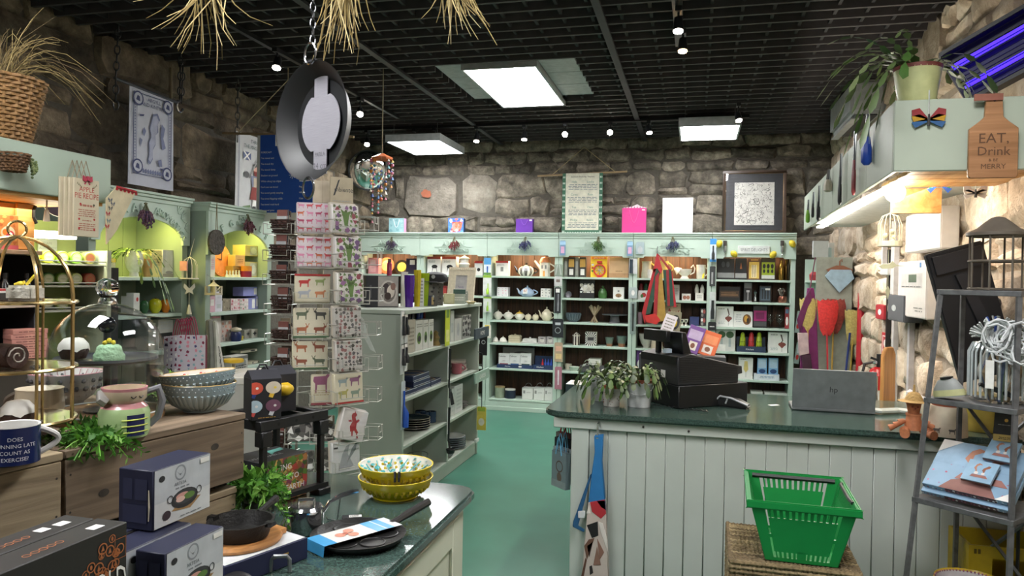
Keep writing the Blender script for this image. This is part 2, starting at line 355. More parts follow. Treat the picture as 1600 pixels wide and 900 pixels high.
def stone(par, mt, place, u0, u1, z0, z1, rough=.035):
    gp = .006; w = u1-u0-2*gp; h = z1-z0-2*gp
    if w < .05 or h < .04: return
    c = min(w, h)*R(.12, .25); j = min(.034, min(w, h)*.16)
    def out(w2, h2, c2): return [(-w2+c2, -h2), (0, -h2), (w2-c2, -h2), (w2, -h2+c2), (w2, h2-c2), (w2-c2, h2), (0, h2), (-w2+c2, h2), (-w2, h2-c2), (-w2, -h2+c2)]
    a = [(x+R(-j, j), z+R(-j, j)) for x, z in out(w/2, h/2, c)]; k = R(.012, .03)
    b = [(x*(1-2*k/w)+R(-j, j)*.4, z*(1-2*k/h)+R(-j, j)*.4) for x, z in a]; d = R(.018, rough+.02)
    vs = [(x, .0, z) for x, z in a]+[(x, -d*R(.7, 1.1), z) for x, z in b]
    c3 = [(x*.5, z*.5) for x, z in b]; vs += [(x, -d-R(0, .016), z) for x, z in c3]; vs.append((0, -d-.01, 0)); n = 10; fs = []
    for q in (0, n):
        for i in range(n): fs.append((q+i, q+(i+1) % n, q+n+(i+1) % n, q+n+i))
    fs += [(2*n+i, 2*n+(i+1) % n, 3*n) for i in range(n)]
    g = G(mt); g.add(vs, fs); loc, rz = place((u0+u1)/2, (z0+z1)/2)
    o = g.ob('stone', loc, rz, par=par, smooth=True); return o
def stones(par, mt, place, u0, u1, rows, wmin=.22, wmax=.62, split=.3, skip=()):
    for z0, z1 in zip(rows, rows[1:]):
        u = u0-R(0, .3)
        while u < u1:
            w = R(wmin, wmax)*(1 if z1-z0 < .25 else 1.15); e = min(u+w, u1+.2); blk = False
            for (a, b, c, d) in skip:
                if z0 < d-.02 and z1 > c+.02:
                    if a-.02 <= u < b-.02: e = b; blk = True
                    elif u < a-.02 < e: e = a
            if blk: u = e; continue
            if z1-z0 > .2 and random.random() < split:
                zm = z0+(z1-z0)*R(.35, .65); stone(par, mt, place, u, e, z0, zm)
                if e-u > .4 and random.random() < .5: um = (u+e)/2+R(-.05, .05); stone(par, mt, place, u, um, zm, z1); stone(par, mt, place, um, e, zm, z1)
                else: stone(par, mt, place, u, e, zm, z1)
            else: stone(par, mt, place, u, e, z0, z1)
            u = e
pb = lambda u, z: ((u, YB+.02, z), 0); pl = lambda u, z: ((XL-.02, u, z), pi/2); prr = lambda u, z: ((XR+.02, -u, z), -pi/2)
# two big blocks of the back wall, one with a rust stain, read from the photograph
bx0, bx1 = at(632, 300, Y=YB).x, at(716, 300, Y=YB).x; bz0, bz1 = at(675, 338, Y=YB).z, at(675, 274, Y=YB).z
cx0, cx1 = at(721, 300, Y=YB).x, at(776, 300, Y=YB).x
sk = [(bx0, bx1, bz0, bz1), (cx0, cx1, bz0+.06, bz1)]
o = stone(wall_back, ST_S, pb, bx0, bx1, bz0, bz1)
g = G(m('#9a5a42', .9, sc=30)); c = at(666, 303, Y=YB-.05); q = [(c.x+.075*cos(t)*R(.7, 1.1), c.z+.06*sin(t)*R(.7, 1.1)) for t in [2*pi*i/16 for i in range(16)]]
g.poly(q, 0); g.ob('rust_stain', (0, YB-.062, 0), par=wall_back)
stone(wall_back, ST_S, pb, cx0, cx1, bz0+.06, bz1)
stones(wall_back, ST_B, pb, XL, XR, [1.9, 2.16, bz0, bz0+.235, bz1, bz1+.13, 3.05, 3.2, 3.36], skip=sk)
stones(wall_left, ST_L, pl, 2.4, YB, [1.75, 2.02, 2.3, 2.52, 2.86, 3.04, 3.36], .35, .95, .45)
stones(wall_right, ST_R, prr, -YB, -3.3, [.3, .62, .86, 1.12, 1.36, 1.66, 1.9, 2.2, 2.46, 2.8, 3.08, 3.36], .25, .6, .3)

# ceiling: black boards with an open lattice of battens below
g = G(m('#252833', .9)); g.box(XL-.2, XR+.2, YF, YB+.1, 3.52, 3.6); ceiling = struct(g, 'ceiling')
LAT = m('#4b4648', .75, var=.15, sc=9); LATX = m('#353336', .8, var=.15, sc=9)
cut = [(-2.12, -.94, 5.68, 6.9), (-1.92, -1.22, 6.89, 7.12)]
def spans(lo, hi, holes):
    r = [(lo, hi)]
    for a, b in holes:
        q = []
        for l, h in r:
            if a > l and b < h: q += [(l, a), (b, h)]
            else: q.append((l, h))
        r = q
    return r
y = 2.7
while y < YB:
    for a, b in spans(XL, XR, [(c[0], c[1]) for c in cut if c[2] < y < c[3]]):
        g = G(LAT); h2 = (b-a)/2; g.box(-h2, h2, -.012, .012, 0, .085); g.ob('batten', ((a+b)/2, y, ZC), par=ceiling)
    y += .172
x = XL+.09
while x < XR:
    for a, b in spans(2.6, YB, [(c[2], c[3]) for c in cut if c[0] < x < c[1]]):
        g = G(LATX); g.box(-.01, .01, 0, b-a, 0, .055); g.ob('cross_batten', (x, a, ZC+.022), par=ceiling)
    x += .19
PALE = m('#a9adb0', .6)
for nm, x0, x1 in (('cover_board', -2.1, -1.88), ('cover_board', -1.24, -.95)):
    for k in range(3):
        g = G(PALE); g.box(x0, x1, 5.72+k*.385, 5.72+k*.385+.375, ZC+.03, ZC+.05); g.ob(nm, par=ceiling)
for x in (-2.4, -.62):
    g = G(m('#222326', .6)); g.box(x-.025, x+.025, 3.4, YB, ZC-.02, ZC); g.ob('ceiling_bar', par=ceiling)

# ceiling light panels
PANW = m('#ffffff', .5, em=PANEL_E); PFR = m('#b8babd', .5)
def panel(L, x0, x1, y0, y1, z, t, gr=None):
    w, d = x1-x0, y1-y0; o = T('ceiling_light_panel', L, 'ceiling light', ((x0+x1)/2, (y0+y1)/2, z))
    f = .018; g = G(PFR); g.box(-w/2, w/2, -d/2, -d/2+f, 0, t); g.box(-w/2, w/2, d/2-f, d/2, 0, t); g.box(-w/2, -w/2+f, -d/2+f, d/2-f, 0, t); g.box(w/2-f, w/2, -d/2+f, d/2-f, 0, t); g.box(-w/2, w/2, -d/2, d/2, t, t+.004); g.ob('frame', par=o)
    g = G(PANW); g.box(-w/2+f, w/2-f, -d/2+f, d/2-f, .004, .01); g.ob('diffuser', par=o)
    for sx in (-1, 1):
        for sy in (-1, 1):
            if z+t < ZC-.01: g = G(m('#5a5a5c')); g.tube([(sx*w*.4, sy*d*.4, t), (sx*w*.4, sy*d*.4, ZC-z+.06)], .003, 4); g.ob('hanger', par=o)
    return o
panel('large recessed light panel between two grey boards in the lattice ceiling', -1.88, -1.25, 5.74, 7.08, 3.285, .07)
panel('surface light panel in white box frame above the bead mobile', -3.36, -2.72, 7.62, 8.5, 3.09, .075)
panel('small hung light panel above the framed drawing', -.19, .41, 7.55, 8.33, 3.14, .085)
panel('added unseen light panel over the front counter behind the viewer', -1.9, -1.3, .4, 1.6, 3.28, .07)  # out of view, added to brighten the front counter
panel('added unseen light panel above the aisle to the right of the viewer', .3, .9, 1.3, 2.5, 3.28, .07)  # added out of view, lights the crate fronts from the right
panel('added unseen light panel by the shop front behind the viewer', -1.9, -1.3, -2.0, -.8, 3.28, .07)  # unseen, added as light from behind the camera

# track lights
def track(L, p0, p1):
    p0, p1 = V(p0), V(p1); g = G(m('#1d1e20', .4)); d = (p1-p0); n = d.length; g.box(0, n, -.018, .018, 0, .03); g.ob('lighting_track', p0, atan2(d.y, d.x), L=L, C='lighting track')
track('black lighting track running away from the viewer on the left', (-3.08, 4.2, ZC-.031), (-3.08, 7.3, ZC-.031))
track('black lighting track across the room before the back wall', (-3.9, 7.84, ZC-.031), (.5, 7.84, ZC-.031))
track('short black lighting track over the till', (-.15, 4.3, ZC-.031), (-.15, 5.4, ZC-.031))
def spot(L, px, py, x, y, z0, tilt, dirx, on=30, col=(1, .97, .92), em=60, r=.032):
    o = T('track_spotlight', L, 'spotlight', (x, y, ZC-.032)); p = V((0, 0, -(ZC-.032-z0))); K = m('#202124', .4)
    g = G(K); g.box(-.02, .02, -.04, .04, -.03, 0); g.ob('adapter', par=o)
    g = G(K); g.tube([(0, 0, -.02), (0, 0, p.z+.03)], .008, 6); g.ob('arm', par=o)
    a = V((dirx*sin(tilt), -sin(tilt)*(1-abs(dirx)), -cos(tilt))).normalized(); b = p-a*.05
    g = G(K); g.tube([b, b+a*.06, b+a*.085], [r*.8, r, r*1.05], 12); g.ob('head', par=o, smooth=True)
    g = G(m('#fff4e0' if col[2] > .9 else '#ffc98a', .5, em=em)); e = b+a*.0865; g.tube([e, e+a*.004], r*.9, 12); g.ob('lens', par=o)
    if on:
        l = lamp('SPOT', 'spot_beam', V((x, y, ZC-.032))+e+a*.02, on, col, spot_size=radians(75), spot_blend=.6, shadow_soft_size=.03); aim(l, l.location+a)
LS = ((430, 100, -3.03, 4.9, .5, .2, 'first white spotlight on the left track'), (563, 175, -3.08, 6.4, .9, .3, 'glaring spotlight at the middle of the left track'), (577, 222, -3.68, 7.84, .7, .3, 'spotlight on the back track left of the bead mobile'),
      (745, 216, -2.37, 7.84, .3, 0, 'spotlight on the back track right of the hung box panel'), (820, 213, -1.83, 7.84, .2, 0, 'small spotlight on the back track under the large panel'), (880, 208, -1.38, 7.84, 1., 0, 'left of two glaring spotlights facing the viewer'),
      (951, 205, -.9, 7.84, 1., 0, 'right of two glaring spotlights facing the viewer'), (1010, 203, -.5, 7.84, .5, .4, 'spotlight on the back track left of the small hung panel'))
for px, py, x, y, ti, dx, L in LS:
    spot(L, px, py, x, y, at(px, py, Y=y).z, ti, dx, 22 if py < 200 or px in (745, 1010, 577) else 15)
spot('dim white spotlight nearest the viewer over the till', 1062, 42, -.13, 4.63, at(1062, 40, Y=4.63).z, .2, 0, 40)
spot('warm orange spotlight over the till', 1067, 75, -.11, 5.05, at(1067, 72, Y=5.05).z, .2, 0, 40, (1, .72, .42))
for px, x, y, L in ((648, -3.1, 7.84, 'black unlit spotlight before the left end of the hung box panel'), (690, -2.86, 7.84, 'black unlit spotlight before the right end of the hung box panel'), (1146, .36, 7.2, 'black spotlight on the edge of the small hung panel')):
    spot(L, px, 205, x, y, 3.14, .5, .3, 0, em=2 if px < 1000 else 40)
# ---------------------------------------------------------------- shelf units along the back wall
YU=8.66;ZS=[1.633,1.382,1.095,.82,.513,.14];CT=2.13
BROWN=wood_mat('dark_stained_board','#2e1b10','#5a3822',2,.6);TSH=.024
def unit(L,loc,w,rz,zs,top,depth,arch=None,frieze=.25,gr=None,text=(),boards=5,bmat=None,fmat=None,post=.035,base=.14,side=None):
    fm=fmat or GRN;o=T('shelf_unit',L,'shelf unit',loc,rz,gr);h2=w/2
    for sx in (-1,1):
        g=G(side or fm);a,b=sorted((sx*h2,sx*(h2-post)));g.box(a,b,.006,depth,0,top-.03);g.ob('side_panel',par=o,bev=.002)
    bw=(w-2*post)/boards
    for i in range(boards):
        g=G(bmat or BROWN);x=-h2+post+i*bw;g.box(x+.002,x+bw-.002,depth-.015,depth,.02,top-.05);g.ob('plank',par=o,bev=.002)
    for z in zs:
        g=G(fm);g.box(-h2+post,h2-post,0,depth-.016,z-TSH,z);g.ob('shelf',par=o,bev=.002)
    g=G(fm);g.box(-h2,h2,-.004,.02,0,base-.03);g.box(-h2,h2,-.012,.012,.0,.05);g.ob('plinth',par=o,bev=.002)
    zf=top-.03;z0=top-frieze
    if arch:
        r,zc=arch;pts=[(-h2,z0-.02),(-h2,zf),(h2,zf),(h2,z0-.02),(h2-post-.012,z0-.02)]+arc(0,zc,h2-post-.012,0,pi,18,ry=r)[1:]
        pts += [(-(h2-post-.012),z0-.02)]
    else:
        e=post+.02;n=.016;pts=[(-h2,z0),(-h2,zf),(h2,zf),(h2,z0),(h2-e-.05,z0),(h2-e-.06,z0+n),(-h2+e+.06,z0+n),(-h2+e+.05,z0)]
    g=G(fm);g.prism(pts,-.014,.006);g.ob('frieze',par=o)
    g=G(fm);zt=top
    for k,(dz,ov) in enumerate(((.03,.008),(.02,.02),(.018,.03))):
        zt0=zf-.012+sum((.03,.02,.018)[:k]);g.box(-h2-(ov*.4 if arch else 0),h2+(ov*.4 if arch else 0),-.014-ov,depth if arch else depth,zt0,zt0+dz)
    g.ob('cornice',par=o,bev=.003)
    if text:
        g=G(fm)
        for t in text:
            if t[0] == 'line':g.box(t[1],t[2],-.019,-.013,t[3],t[3]+.006)
            else:
                s,x,z,h,ry=t;g.at(x,0,z,ry=ry)
                g.text3d(s,0,0,h,-.026,-.0135)
                g.at()
        g.ob('raised_lettering',par=o)
    return o
BX=[560,656.5,761.5,873,989.5,1112.5,1244]
xb=[at(p,400,Y=YU).x for p in BX]
bn=['shelf unit half hidden behind the napkin spinner','shelf unit behind the low grey island','shelf unit holding the pale blue teapot','shelf unit holding the red apple corer card','shelf unit behind the till with gravy boat','end shelf unit with lemons on its frieze']
for i in range(6):
    w=xb[i+1]-xb[i];xc=(xb[i]+xb[i+1])/2
    tx=[('ARRAN',0,CT-.135,.06,0),('line',-w*.28,w*.28,CT-.152),('PROVISIONS',0,CT-.215,.05,0)] if i < 5 else ()
    un=unit('green '+bn[i],(xc,YU,0),w-.004,0,ZS,CT,.34,frieze=.262,text=tx,gr='green shelf units along the back wall',post=.045 if i < 5 else .05,boards=5)
    g=G(m('#ffdca8',.5,em=4));g.box(-.25,.25,.03,.05,CT-.2,CT-.185);g.ob('light_tube',par=un)
    l=lamp('AREA','shelf_light',(xc,YU+.12,CT-.22),3.2 if i in (2,3,4) else 2.2,(1,.72,.42),size=.5,shape='RECTANGLE',size_y=.05);l.rotation_euler=(radians(25),0,0)
def bk(x0,x1,yt,s,dy=.07):
    Y=YU+dy;z=ZS[s];ym=450-(z-H)/Y*F;a,b=at(x0,ym,Y=Y),at(x1,ym,Y=Y);t=at((x0+x1)/2,yt,Y=Y);i=max(0,sum(1 for q in xb if q < (a.x+b.x)/2)-1)
    a.x=max(a.x,xb[i]+.054);b.x=min(b.x,xb[i+1]-.054)
    return (((a.x+b.x)/2,Y,z+.001),b.x-a.x,min(max(.02,t.z-z),(ZS[s-1]-TSH-.006 if s else 9)-z))
def bc(L,x0,x1,yt,s,d,col,art=(),dy=.07,**k):
    loc,w,h=bk(x0,x1,yt,s,dy);return carton(L,loc,w,d,h,col,art,**k)
g3=m('#8a8a86',.6);RED=m('#b02a2a',.5);NAVY=m('#1f2f55',.45);BLK=m('#1b1b1d',.5);GOLD=m('#c9a256',.35,.6);TEAL=m('#4b8f8a',.5);YEL=m('#e8cf3a',.5);ORG=m('#e07a2c',.5);PNK=m('#e7a0b4',.5);LGR=m('#b8bcbe',.5);PUR=m('#5b2a86',.5);GREEN=m('#5d8f3a',.5);BLUE=m('#2f62b5',.45)
# bay one and two
bc('pink gift box at the left end of the back shelves',575,591,403,0,.1,'#d58a92',[('r',.1,.1,.75,.9,m('#e3a9ac')),('L',.15,.85,.7,.6,4,WH)])
def splate(L,x0,x1,yt,s,rim,mid,**k):
    loc,w,h=bk(x0,x1,yt,s,.2);r=w/2;g=G(m(rim,.25));g.lathe([(0,0),(r*.6,0),(r,r*.13),(r*.99,r*.16),(r*.66,r*.06)],24);g.mat(m(mid,.25));g.lathe([(r*.66,r*.06),(0,r*.05)],24)
    return g.ob('display_plate',(loc[0],loc[1],loc[2]+r*.99),L=L,C='plate',smooth=True,rot=(radians(80),0,0))
splate('orange rimmed plate standing on the top back shelf',592,616,402,0,'#d4744a','#e8c48a')
splate('black rimmed yellow plate standing behind the orange one',617,638,402,0,'#23221f','#e3c45e')
bc('dark navy box beside the standing black plate',634,651,404,0,.1,'#2a2438',[('r',.35,.6,.8,.9,WH)])
for i,(a,b) in enumerate(((667,688),(690,712))):
    bc(('left' if i == 0 else 'right')+' of two white boxes with barbecue picture behind the island',a,b,401,0,.12,'#e3e2df',[('r',0,.86,1,1,m('#8a3530')),('o',.55,.45,.22,.1,BLK),('p',[(.4,.4),(.45,.4),(.38,.15),(.35,.15)],BLK),('p',[(.65,.4),(.7,.4),(.75,.15),(.72,.15)],BLK),('L',.1,.8,.6,.65,3,g3)],gr='white barbecue boxes')
loc,w,h=bk(714,736,399,0);pot('white ornamental lantern tower on the top back shelf',loc,[(0,0),(w*.5,0),(w*.5,h*.1),(w*.32,h*.14),(w*.36,h*.5),(w*.42,h*.55),(w*.3,h*.62),(w*.3,h*.8),(w*.4,h*.84),(0,h)],'#dcd8cf','ornament','ornament',n=10)
bc('white box with red band and small grill, by the hanging blue packs',741,754,408,0,.1,'#dcdad6',[('r',0,.85,1,1,RED),('o',.5,.4,.2,.12,BLK)])
bc('red tin on the second back shelf above the picture frames',686,698,447,1,.1,'#7a2426',[('r',.1,.2,.9,.8,m('#a33a34'))])
# bay three
bc('small white box with red top and coffee press picture',774,793.5,408,0,.11,'#e6e4df',[('r',0,.87,1,1,RED),('r',.4,.3,.62,.6,g3),('L',.1,.8,.7,.66,2,g3)])
loc,w,h=bk(803,841,410,0,.12);teapot('round teapot with black and white stripes',loc,w,h,'#efece4',0,1,'#1d1c1c','#1d1c1c','#1d1c1c',handle='#1d1c1c')
loc,w,h=bk(834,869,401,0,.12)
t=pot('tall house shaped teapot with orange roof',loc,[(0,0),(w*.24,0),(w*.24,h*.72),(0,h*.72)],'#ece7dc','house_teapot','teapot',n=8)
g=G(m('#c07a50',.4));g.lathe([(w*.27,h*.7),(w*.2,h*.9),(w*.14,h*.96),(0,h*.97)],8);g.lathe([(.008,h*.96),(.012,h),(0,h)],8);g.ob('roof_lid',par=t,smooth=True)
g=G(m('#ece7dc',.3));g.tube([(-w*.2,0,h*.4),(-w*.35,0,h*.6),(-w*.48,0,h*.78)],[.02,.014,.01],8);g.ob('spout',par=t,smooth=True)
g=G(m('#ece7dc',.3));g.tube(handle_pts(w*.22,h*.2,h*.65,w*.25),.009,6);g.ob('handle',par=t,smooth=True)
g=G();g.at(0,-w*.24,0);pr(g,w*.3,h*.7,0,[('r',.35,0,.65,.4,m('#d79a4e')),('r',.1,.55,.35,.8,g3),('r',.65,.55,.9,.8,g3)]);g.ob('painted_door',par=t)
bc('white floral box left of the pale blue teapot',776,793.5,449,1,.1,'#e2dfdf',[('s',12,[PNK,LGR,m('#cdb7c6')],.4,0)])
loc,w,h=bk(807,840,446,1,.12);t=teapot('pale blue teapot with red gift tag on the second shelf',loc,w,h,'#a9bdd8')
g=G(WH);g.box(-.03,.025,-.105,-.1,.04,.1);g.mat(RED).text('87',0,.06,.03,-.1055);g.ob('price_tag',par=t)
bc('small white box with grey print right of the blue teapot',844.5,860,451,1,.09,'#dedcd6',[('s',9,[LGR,g3],.35,0)])
def lidded(L,x0,x1,yt,s,col,lidc=None,gr=None,name='sugar_bowl',ears=True,knob=None):
    loc,w,h=bk(x0,x1,yt,s,.12);r=w*.42 if ears else w*.48;hb=h*.68
    o=pot(L,loc,[(0,0),(r*.5,0),(r*.55,hb*.1),(r*.95,hb*.4),(r,hb*.62),(r*.8,hb)],col,name,'lidded bowl',[(r*.84,hb*.98),(r*.6,hb*1.14),(r*.15,hb*1.24),(r*.1,hb*1.3),(r*.2,hb*1.4),(0,h)],lidc,gr=gr)
    if ears:
        for sx in (-1,1):g=G(m(col,.3));g.tube(handle_pts(sx*r*.85,hb*.5,hb*.85,sx*r*.3,6),r*.09,5);g.ob('ear_handle',par=o,smooth=True)
    return o
lidded('pale grey lidded tureen at the left end of the teapot shelf',768,785.5,484,2,'#d9d4c8');lidded('white ridged tureen with knob, second on the teapot shelf',785.5,802.5,485,2,'#e6e1d6')
lidded('cream lidded bowl with yellow lid and knob',803,820,485,2,'#e2ddd0','#d9b24a')
lidded('left of two small cream jars beside the big cream teapot',819.5,830.5,489,2,'#e3d9be',ears=False,name='jar');lidded('right of two small cream jars, touching the big cream teapot',831,842,489,2,'#e0d6b9',ears=False,name='jar')
loc,w,h=bk(841,871,479,2,.12);teapot('large cream teapot standing with the white tureens',loc,w,h,'#e2d8bd')
def butter(L,x0,x1,yt,s,col,rnd=False):
    loc,w,h=bk(x0,x1,yt,s,.1)
    if rnd:g=G(m(col,.25));g.lathe([(0,0),(w*.42,0),(w*.5,.008),(w*.5,.014),(0,.014)],20);o=g.ob('butter_dish',loc,L=L,C='butter dish',smooth=True);g=G(m(col,.25));g.lathe([(w*.4,.014),(w*.36,h*.5),(w*.2,h*.75),(w*.06,h*.8),(w*.08,h*.9),(0,h)],18);g.ob('dome_lid',par=o,smooth=True)
    else:
        g=G(m(col,.25));g.box(-w/2,w/2,0,.11,0,.012);o=g.ob('butter_dish',loc,L=L,C='butter dish',bev=.004);g=G(m(col,.25));g.prism([(-w*.4,.012),(w*.4,.012),(w*.36,h*.68),(w*.3,h*.76),(-w*.3,h*.76),(-w*.36,h*.68)],.012,.098);g.lathe([(.012,h*.74),(.01,h*.85),(.018,h*.95),(0,h)],10,0,.055);g.ob('cover',par=o,bev=.004)
    return o
butter('left of two small white domed butter dishes',766,779,525,3,'#e9e6de',True);butter('right of two small white domed butter dishes',779,792.5,525,3,'#e6e3da',True)
loc,w,h=bk(794,812,522,3);o=carton('square beige ribbed casket with lid',loc,w,.1,h*.7,'#cfc4a8',[('r',0,.3,1,.36,m('#a89a7c')),('r',0,.62,1,.68,m('#a89a7c'))],cat='casket',name='casket');g=G(m('#cfc4a8',.4));g.prism([(-w*.53,h*.7),(w*.53,h*.7),(w*.4,h*.85),(-w*.4,h*.85)],-.004,.104);g.lathe([(.01,h*.84),(.016,h*.95),(0,h)],8,0,.05);g.ob('lid',par=o)
butter('long white butter dish with loop knob cover',812,841,527,3,'#eceae6')
for i,(a,b) in enumerate(((840.5,852.5),(853.5,866))):bc(('left' if i == 0 else 'right')+' of two mauve grey boxes beside the long butter dish',a,b,526.5,3,.1,'#a8a0a0',[('o',.5,.5,.3,.3,m('#c9c3bd')),('r',.3,.7,.7,.8,BLK)],gr='mauve grey boxes')
bc('large grey backing carton behind the three colander boxes',785,834,543,4,.03,'#8e8b8c',[('o',.6,.7,.25,.1,m('#5a5558'))],dy=.2)
def tray(L,x0,x1,yt,s,col,d=.12,art=(),dy=.04,back=0):
    loc,w,h=bk(x0,x1,yt,s,dy);g=G(m(col,.45));t=.004
    g.box(-w/2,w/2,0,d,-.0005,.0005);g.box(-w/2,w/2,0,t,.0005,h);g.box(-w/2,w/2,d-t,d,t,h+back);g.box(-w/2,-w/2+t,t,d-t,t,h);g.box(w/2-t,w/2,t,d-t,t,h);o=g.ob('display_tray',loc,L=L,C='tray')
    if art:g=G();pr(g,w,h,-.0004,art);g.ob('printed_front',par=o)
    return o,loc,w,h
tray('long navy counter tray holding three colander boxes',776,832,570,4,'#26375c',.13,[('t','Kitchen',.3,.35,.35,WH),('o',.65,.5,.05,.2,WH)])
for i,(a,b,c,n) in enumerate(((778.5,795,'#9a3d4a','red'),(795.5,812,'#3a5f8f','blue'),(812.5,829,'#2f4a48','dark green'))):
    bc('white box with %s bowl picture standing in the navy tray' % n,a,b,552.5,4,.05,'#dfdedd',[('o',.5,.3,.4,.22,m(c)),('r',.1,.32,.9,.5,m('#dfdedd')),('t','Colander',.35,.75,.12,BLK)],dy=.05)
tray('short navy counter tray of squeeze bottles by the hanging tools',833,864,570.5,4,'#26375c',.1,[('t','Kitchen',.35,.35,.35,WH)],back=.1)
for i,(x,c,n) in enumerate(((847.3,'#b8262c','red'),(851.8,'#2a4fae','left blue'),(856.3,'#2a4fae','middle blue'),(860.8,'#2a4fae','right blue'))):
    loc,w,h=bk(x-2,x+2,561.5,4,.06);pot(n+' squeeze bottle in the short navy tray',(loc[0],loc[1],loc[2]+.004),[(0,0),(w*.5,0),(w*.5,h*.6),(w*.2,h*.72),(w*.1,h),(0,h)],c,'squeeze_bottle','bottle',n=8)
loc,w,h=bk(773,788,603,5,.1);pot('tall sage green storage jar on the bottom shelf',loc,[(0,0),(w/2,0),(w/2,h*.88),(0,h*.88)],'#8f9a86','storage_jar','jar',[(w*.5,h*.86),(w*.52,h*.9),(w*.52,h*.98),(0,h)],'#b09a72')
loc,w,h=bk(788.5,805,607,5,.1);pot('navy storage jar with white lid on the bottom shelf',loc,[(0,0),(w/2,0),(w/2,h*.85),(0,h*.85)],'#232b3d','storage_jar','jar',[(w*.5,h*.84),(w*.5,h*.97),(0,h)],'#d9d7d0')
for i,(a,b) in enumerate(((815,832),(833,849.5),(850,866))):
    loc,w,h=bk(a,b,606,5,.06);n=('left','middle','right')[i]
    o=carton(n+' of three white square canisters with wire handles',loc,w,w*.9,h*.93,'#d9d9d4',[('r',.12,.55,.3,.82,g3),('L',.4,.7,.8,.6,2,g3)],cat='canister',name='canister',gr='white square canisters',bev=.004)
    g=G(m('#c9c9c4',.4));g.box(-w*.51,w*.51,-.002,w*.9+.002,h*.93,h);g.ob('lid',par=o,bev=.004);g=G(m('#8d8d8a',.3,.8));g.tube([(-w*.3,w*.45,h)]+[(-w*.3*cos(pi*i/8),w*.45,h+.05*sin(pi*i/8)) for i in range(1,8)]+[(w*.3,w*.45,h)],.003,5);g.ob('wire_handle',par=o)
# bay four
for i,(a,b,c) in enumerate(((881,886.5,'#6a6c66'),(887,897.5,'#2c2a26'),(898,903.5,'#6e706a'),(904.5,915,'#2c2a26'))):
    bc(('slim grey oil pack by the post','black pack with gold label and white tag, left','slim grey oil pack between two black packs','black pack with gold label and white tag, right')[i],a,b,402,0,.06,c,[('r',.1,.5,.9,.9,GOLD),('r',.2,.1,.8,.4,WH)] if i % 2 else [('r',.2,.1,.8,.8,m('#8f918a'))])
loc,w,h=bk(922.5,948,401,0);o=carton('yellow card holding a red apple corer',loc,w,.01,h,'#e9c62e',[('r',.05,.88,.95,.98,ORG),('t','APPLE SLICER',.5,.9,.06,WH),('o',.12,.6,.08,.05,WH),('o',.12,.45,.08,.05,RED),('o',.12,.3,.08,.05,GREEN)],cat='packaged tool',name='carded_corer')
g=G(m('#c8302a',.35));g.at(w*.05,-.012,h*.34,rx=pi/2);g.lathe([(w*.3,-.008),(w*.38,-.008),(w*.38,.008),(w*.3,.008),(w*.3,-.008)],20);g.at();g.box(-w*.1,w*.2,-.02,-.006,h*.68,h*.78);g.box(-w*.1,w*.2,-.02,-.006,-h*.06,h*.04);g.mat(m('#c9ccd0',.3,.8))
for k in range(4):a=pi*k/4;g.tube([(w*.05-w*.3*cos(a),-.012,h*.34-w*.3*sin(a)),(w*.05+w*.3*cos(a),-.012,h*.34+w*.3*sin(a))],.003,4)
g.ob('apple_corer',par=o)
bc('square pale wooden board pack on the top shelf',951.5,981,402.5,0,.03,'#caa67c',[('r',0,0,1,.22,m('#b88f66')),('L',.3,.35,.7,.28,1,m('#8a6a48'))])
loc,w,h=bk(876,893,449,1,.2);plate('round grey plate standing by the post',(loc[0],loc[1],loc[2]+w*.49),w/2,'#6d6a72','#8a8790',rot=(radians(80),0,0),name='display_plate')
bc('black gift box with white flower picture',905.5,928,438,1,.06,'#1b1b1d',[('o',.5,.55,.4,.2,m('#c9c6be')),('s',20,[WH,m('#d9d4c6'),m('#b8b2a4')],.7,0),('r',.0,0,1,.3,BLK),('r',0,.82,1,1,BLK)])
loc,w,h=bk(934.5,948.5,446,1,.12);pot('green ceramic jar with knobbed lid',loc,[(0,0),(w*.42,0),(w*.5,h*.2),(w*.48,h*.5),(w*.36,h*.62),(0,h*.62)],'#3f6a35','jar','jar',[(w*.38,h*.6),(w*.3,h*.74),(w*.08,h*.8),(w*.13,h*.92),(0,h)])
bc('white box with brown acorn picture',957.5,974.5,449,1,.12,'#e2e0db',[('o',.5,.3,.28,.17,m('#8a6a4a')),('r',.42,.6,.58,.75,g3),('p',[(.5,.12),(.6,.3),(.4,.3)],m('#6a4a30'))])
loc,w,h=bk(883.5,908,489,2,.12);o=bowl('blue grey ribbed baking bowl with wavy rim',loc,w/2,h,'#4f5a62','#3a444b',foot=.6)
g=G(m('#5d6972',.4));[g.tube([(w*.38*cos(a),w*.38*sin(a),h*.25),(w*.49*cos(a),w*.49*sin(a),h*.9)],.006,5) for a in [2*pi*i/16 for i in range(16)]];g.ob('ribs',par=o,smooth=True)
t=T('driftwood_bundle','bundle of crossed driftwood spoons tied in the middle','ornament',bk(917,940,476,2,.12)[0]);w,h=bk(917,940,476,2,.12)[1:]
for k in range(9):
    a=R(-.7,.7);p0=(-w*.4*a,R(-.02,.02),0);p1=(w*.62*a,R(-.02,.02),h*R(.85,1));g=G(m(random.choice(('#b09b80','#9a8468','#c4b196')),.7));g.tube([p0,tuple((p0[i]*.5+p1[i]*.5) for i in range(3)),p1],[.006,.007,.011],6);g.ob('spoon',par=t)
loc,w,h=bk(940,980,491,2,.14);g=G(m('#77757c',.35));g.lathe([(0,0),(w*.25,0),(w*.2,h*.15),(w*.16,h*.8),(w*.2,h*.86),(w*.48,h*.9),(w*.5,h),(0,h*.94)],24);g.ob('cake_stand',loc,L='grey pedestal cake stand on the third shelf',C='cake stand',smooth=True)
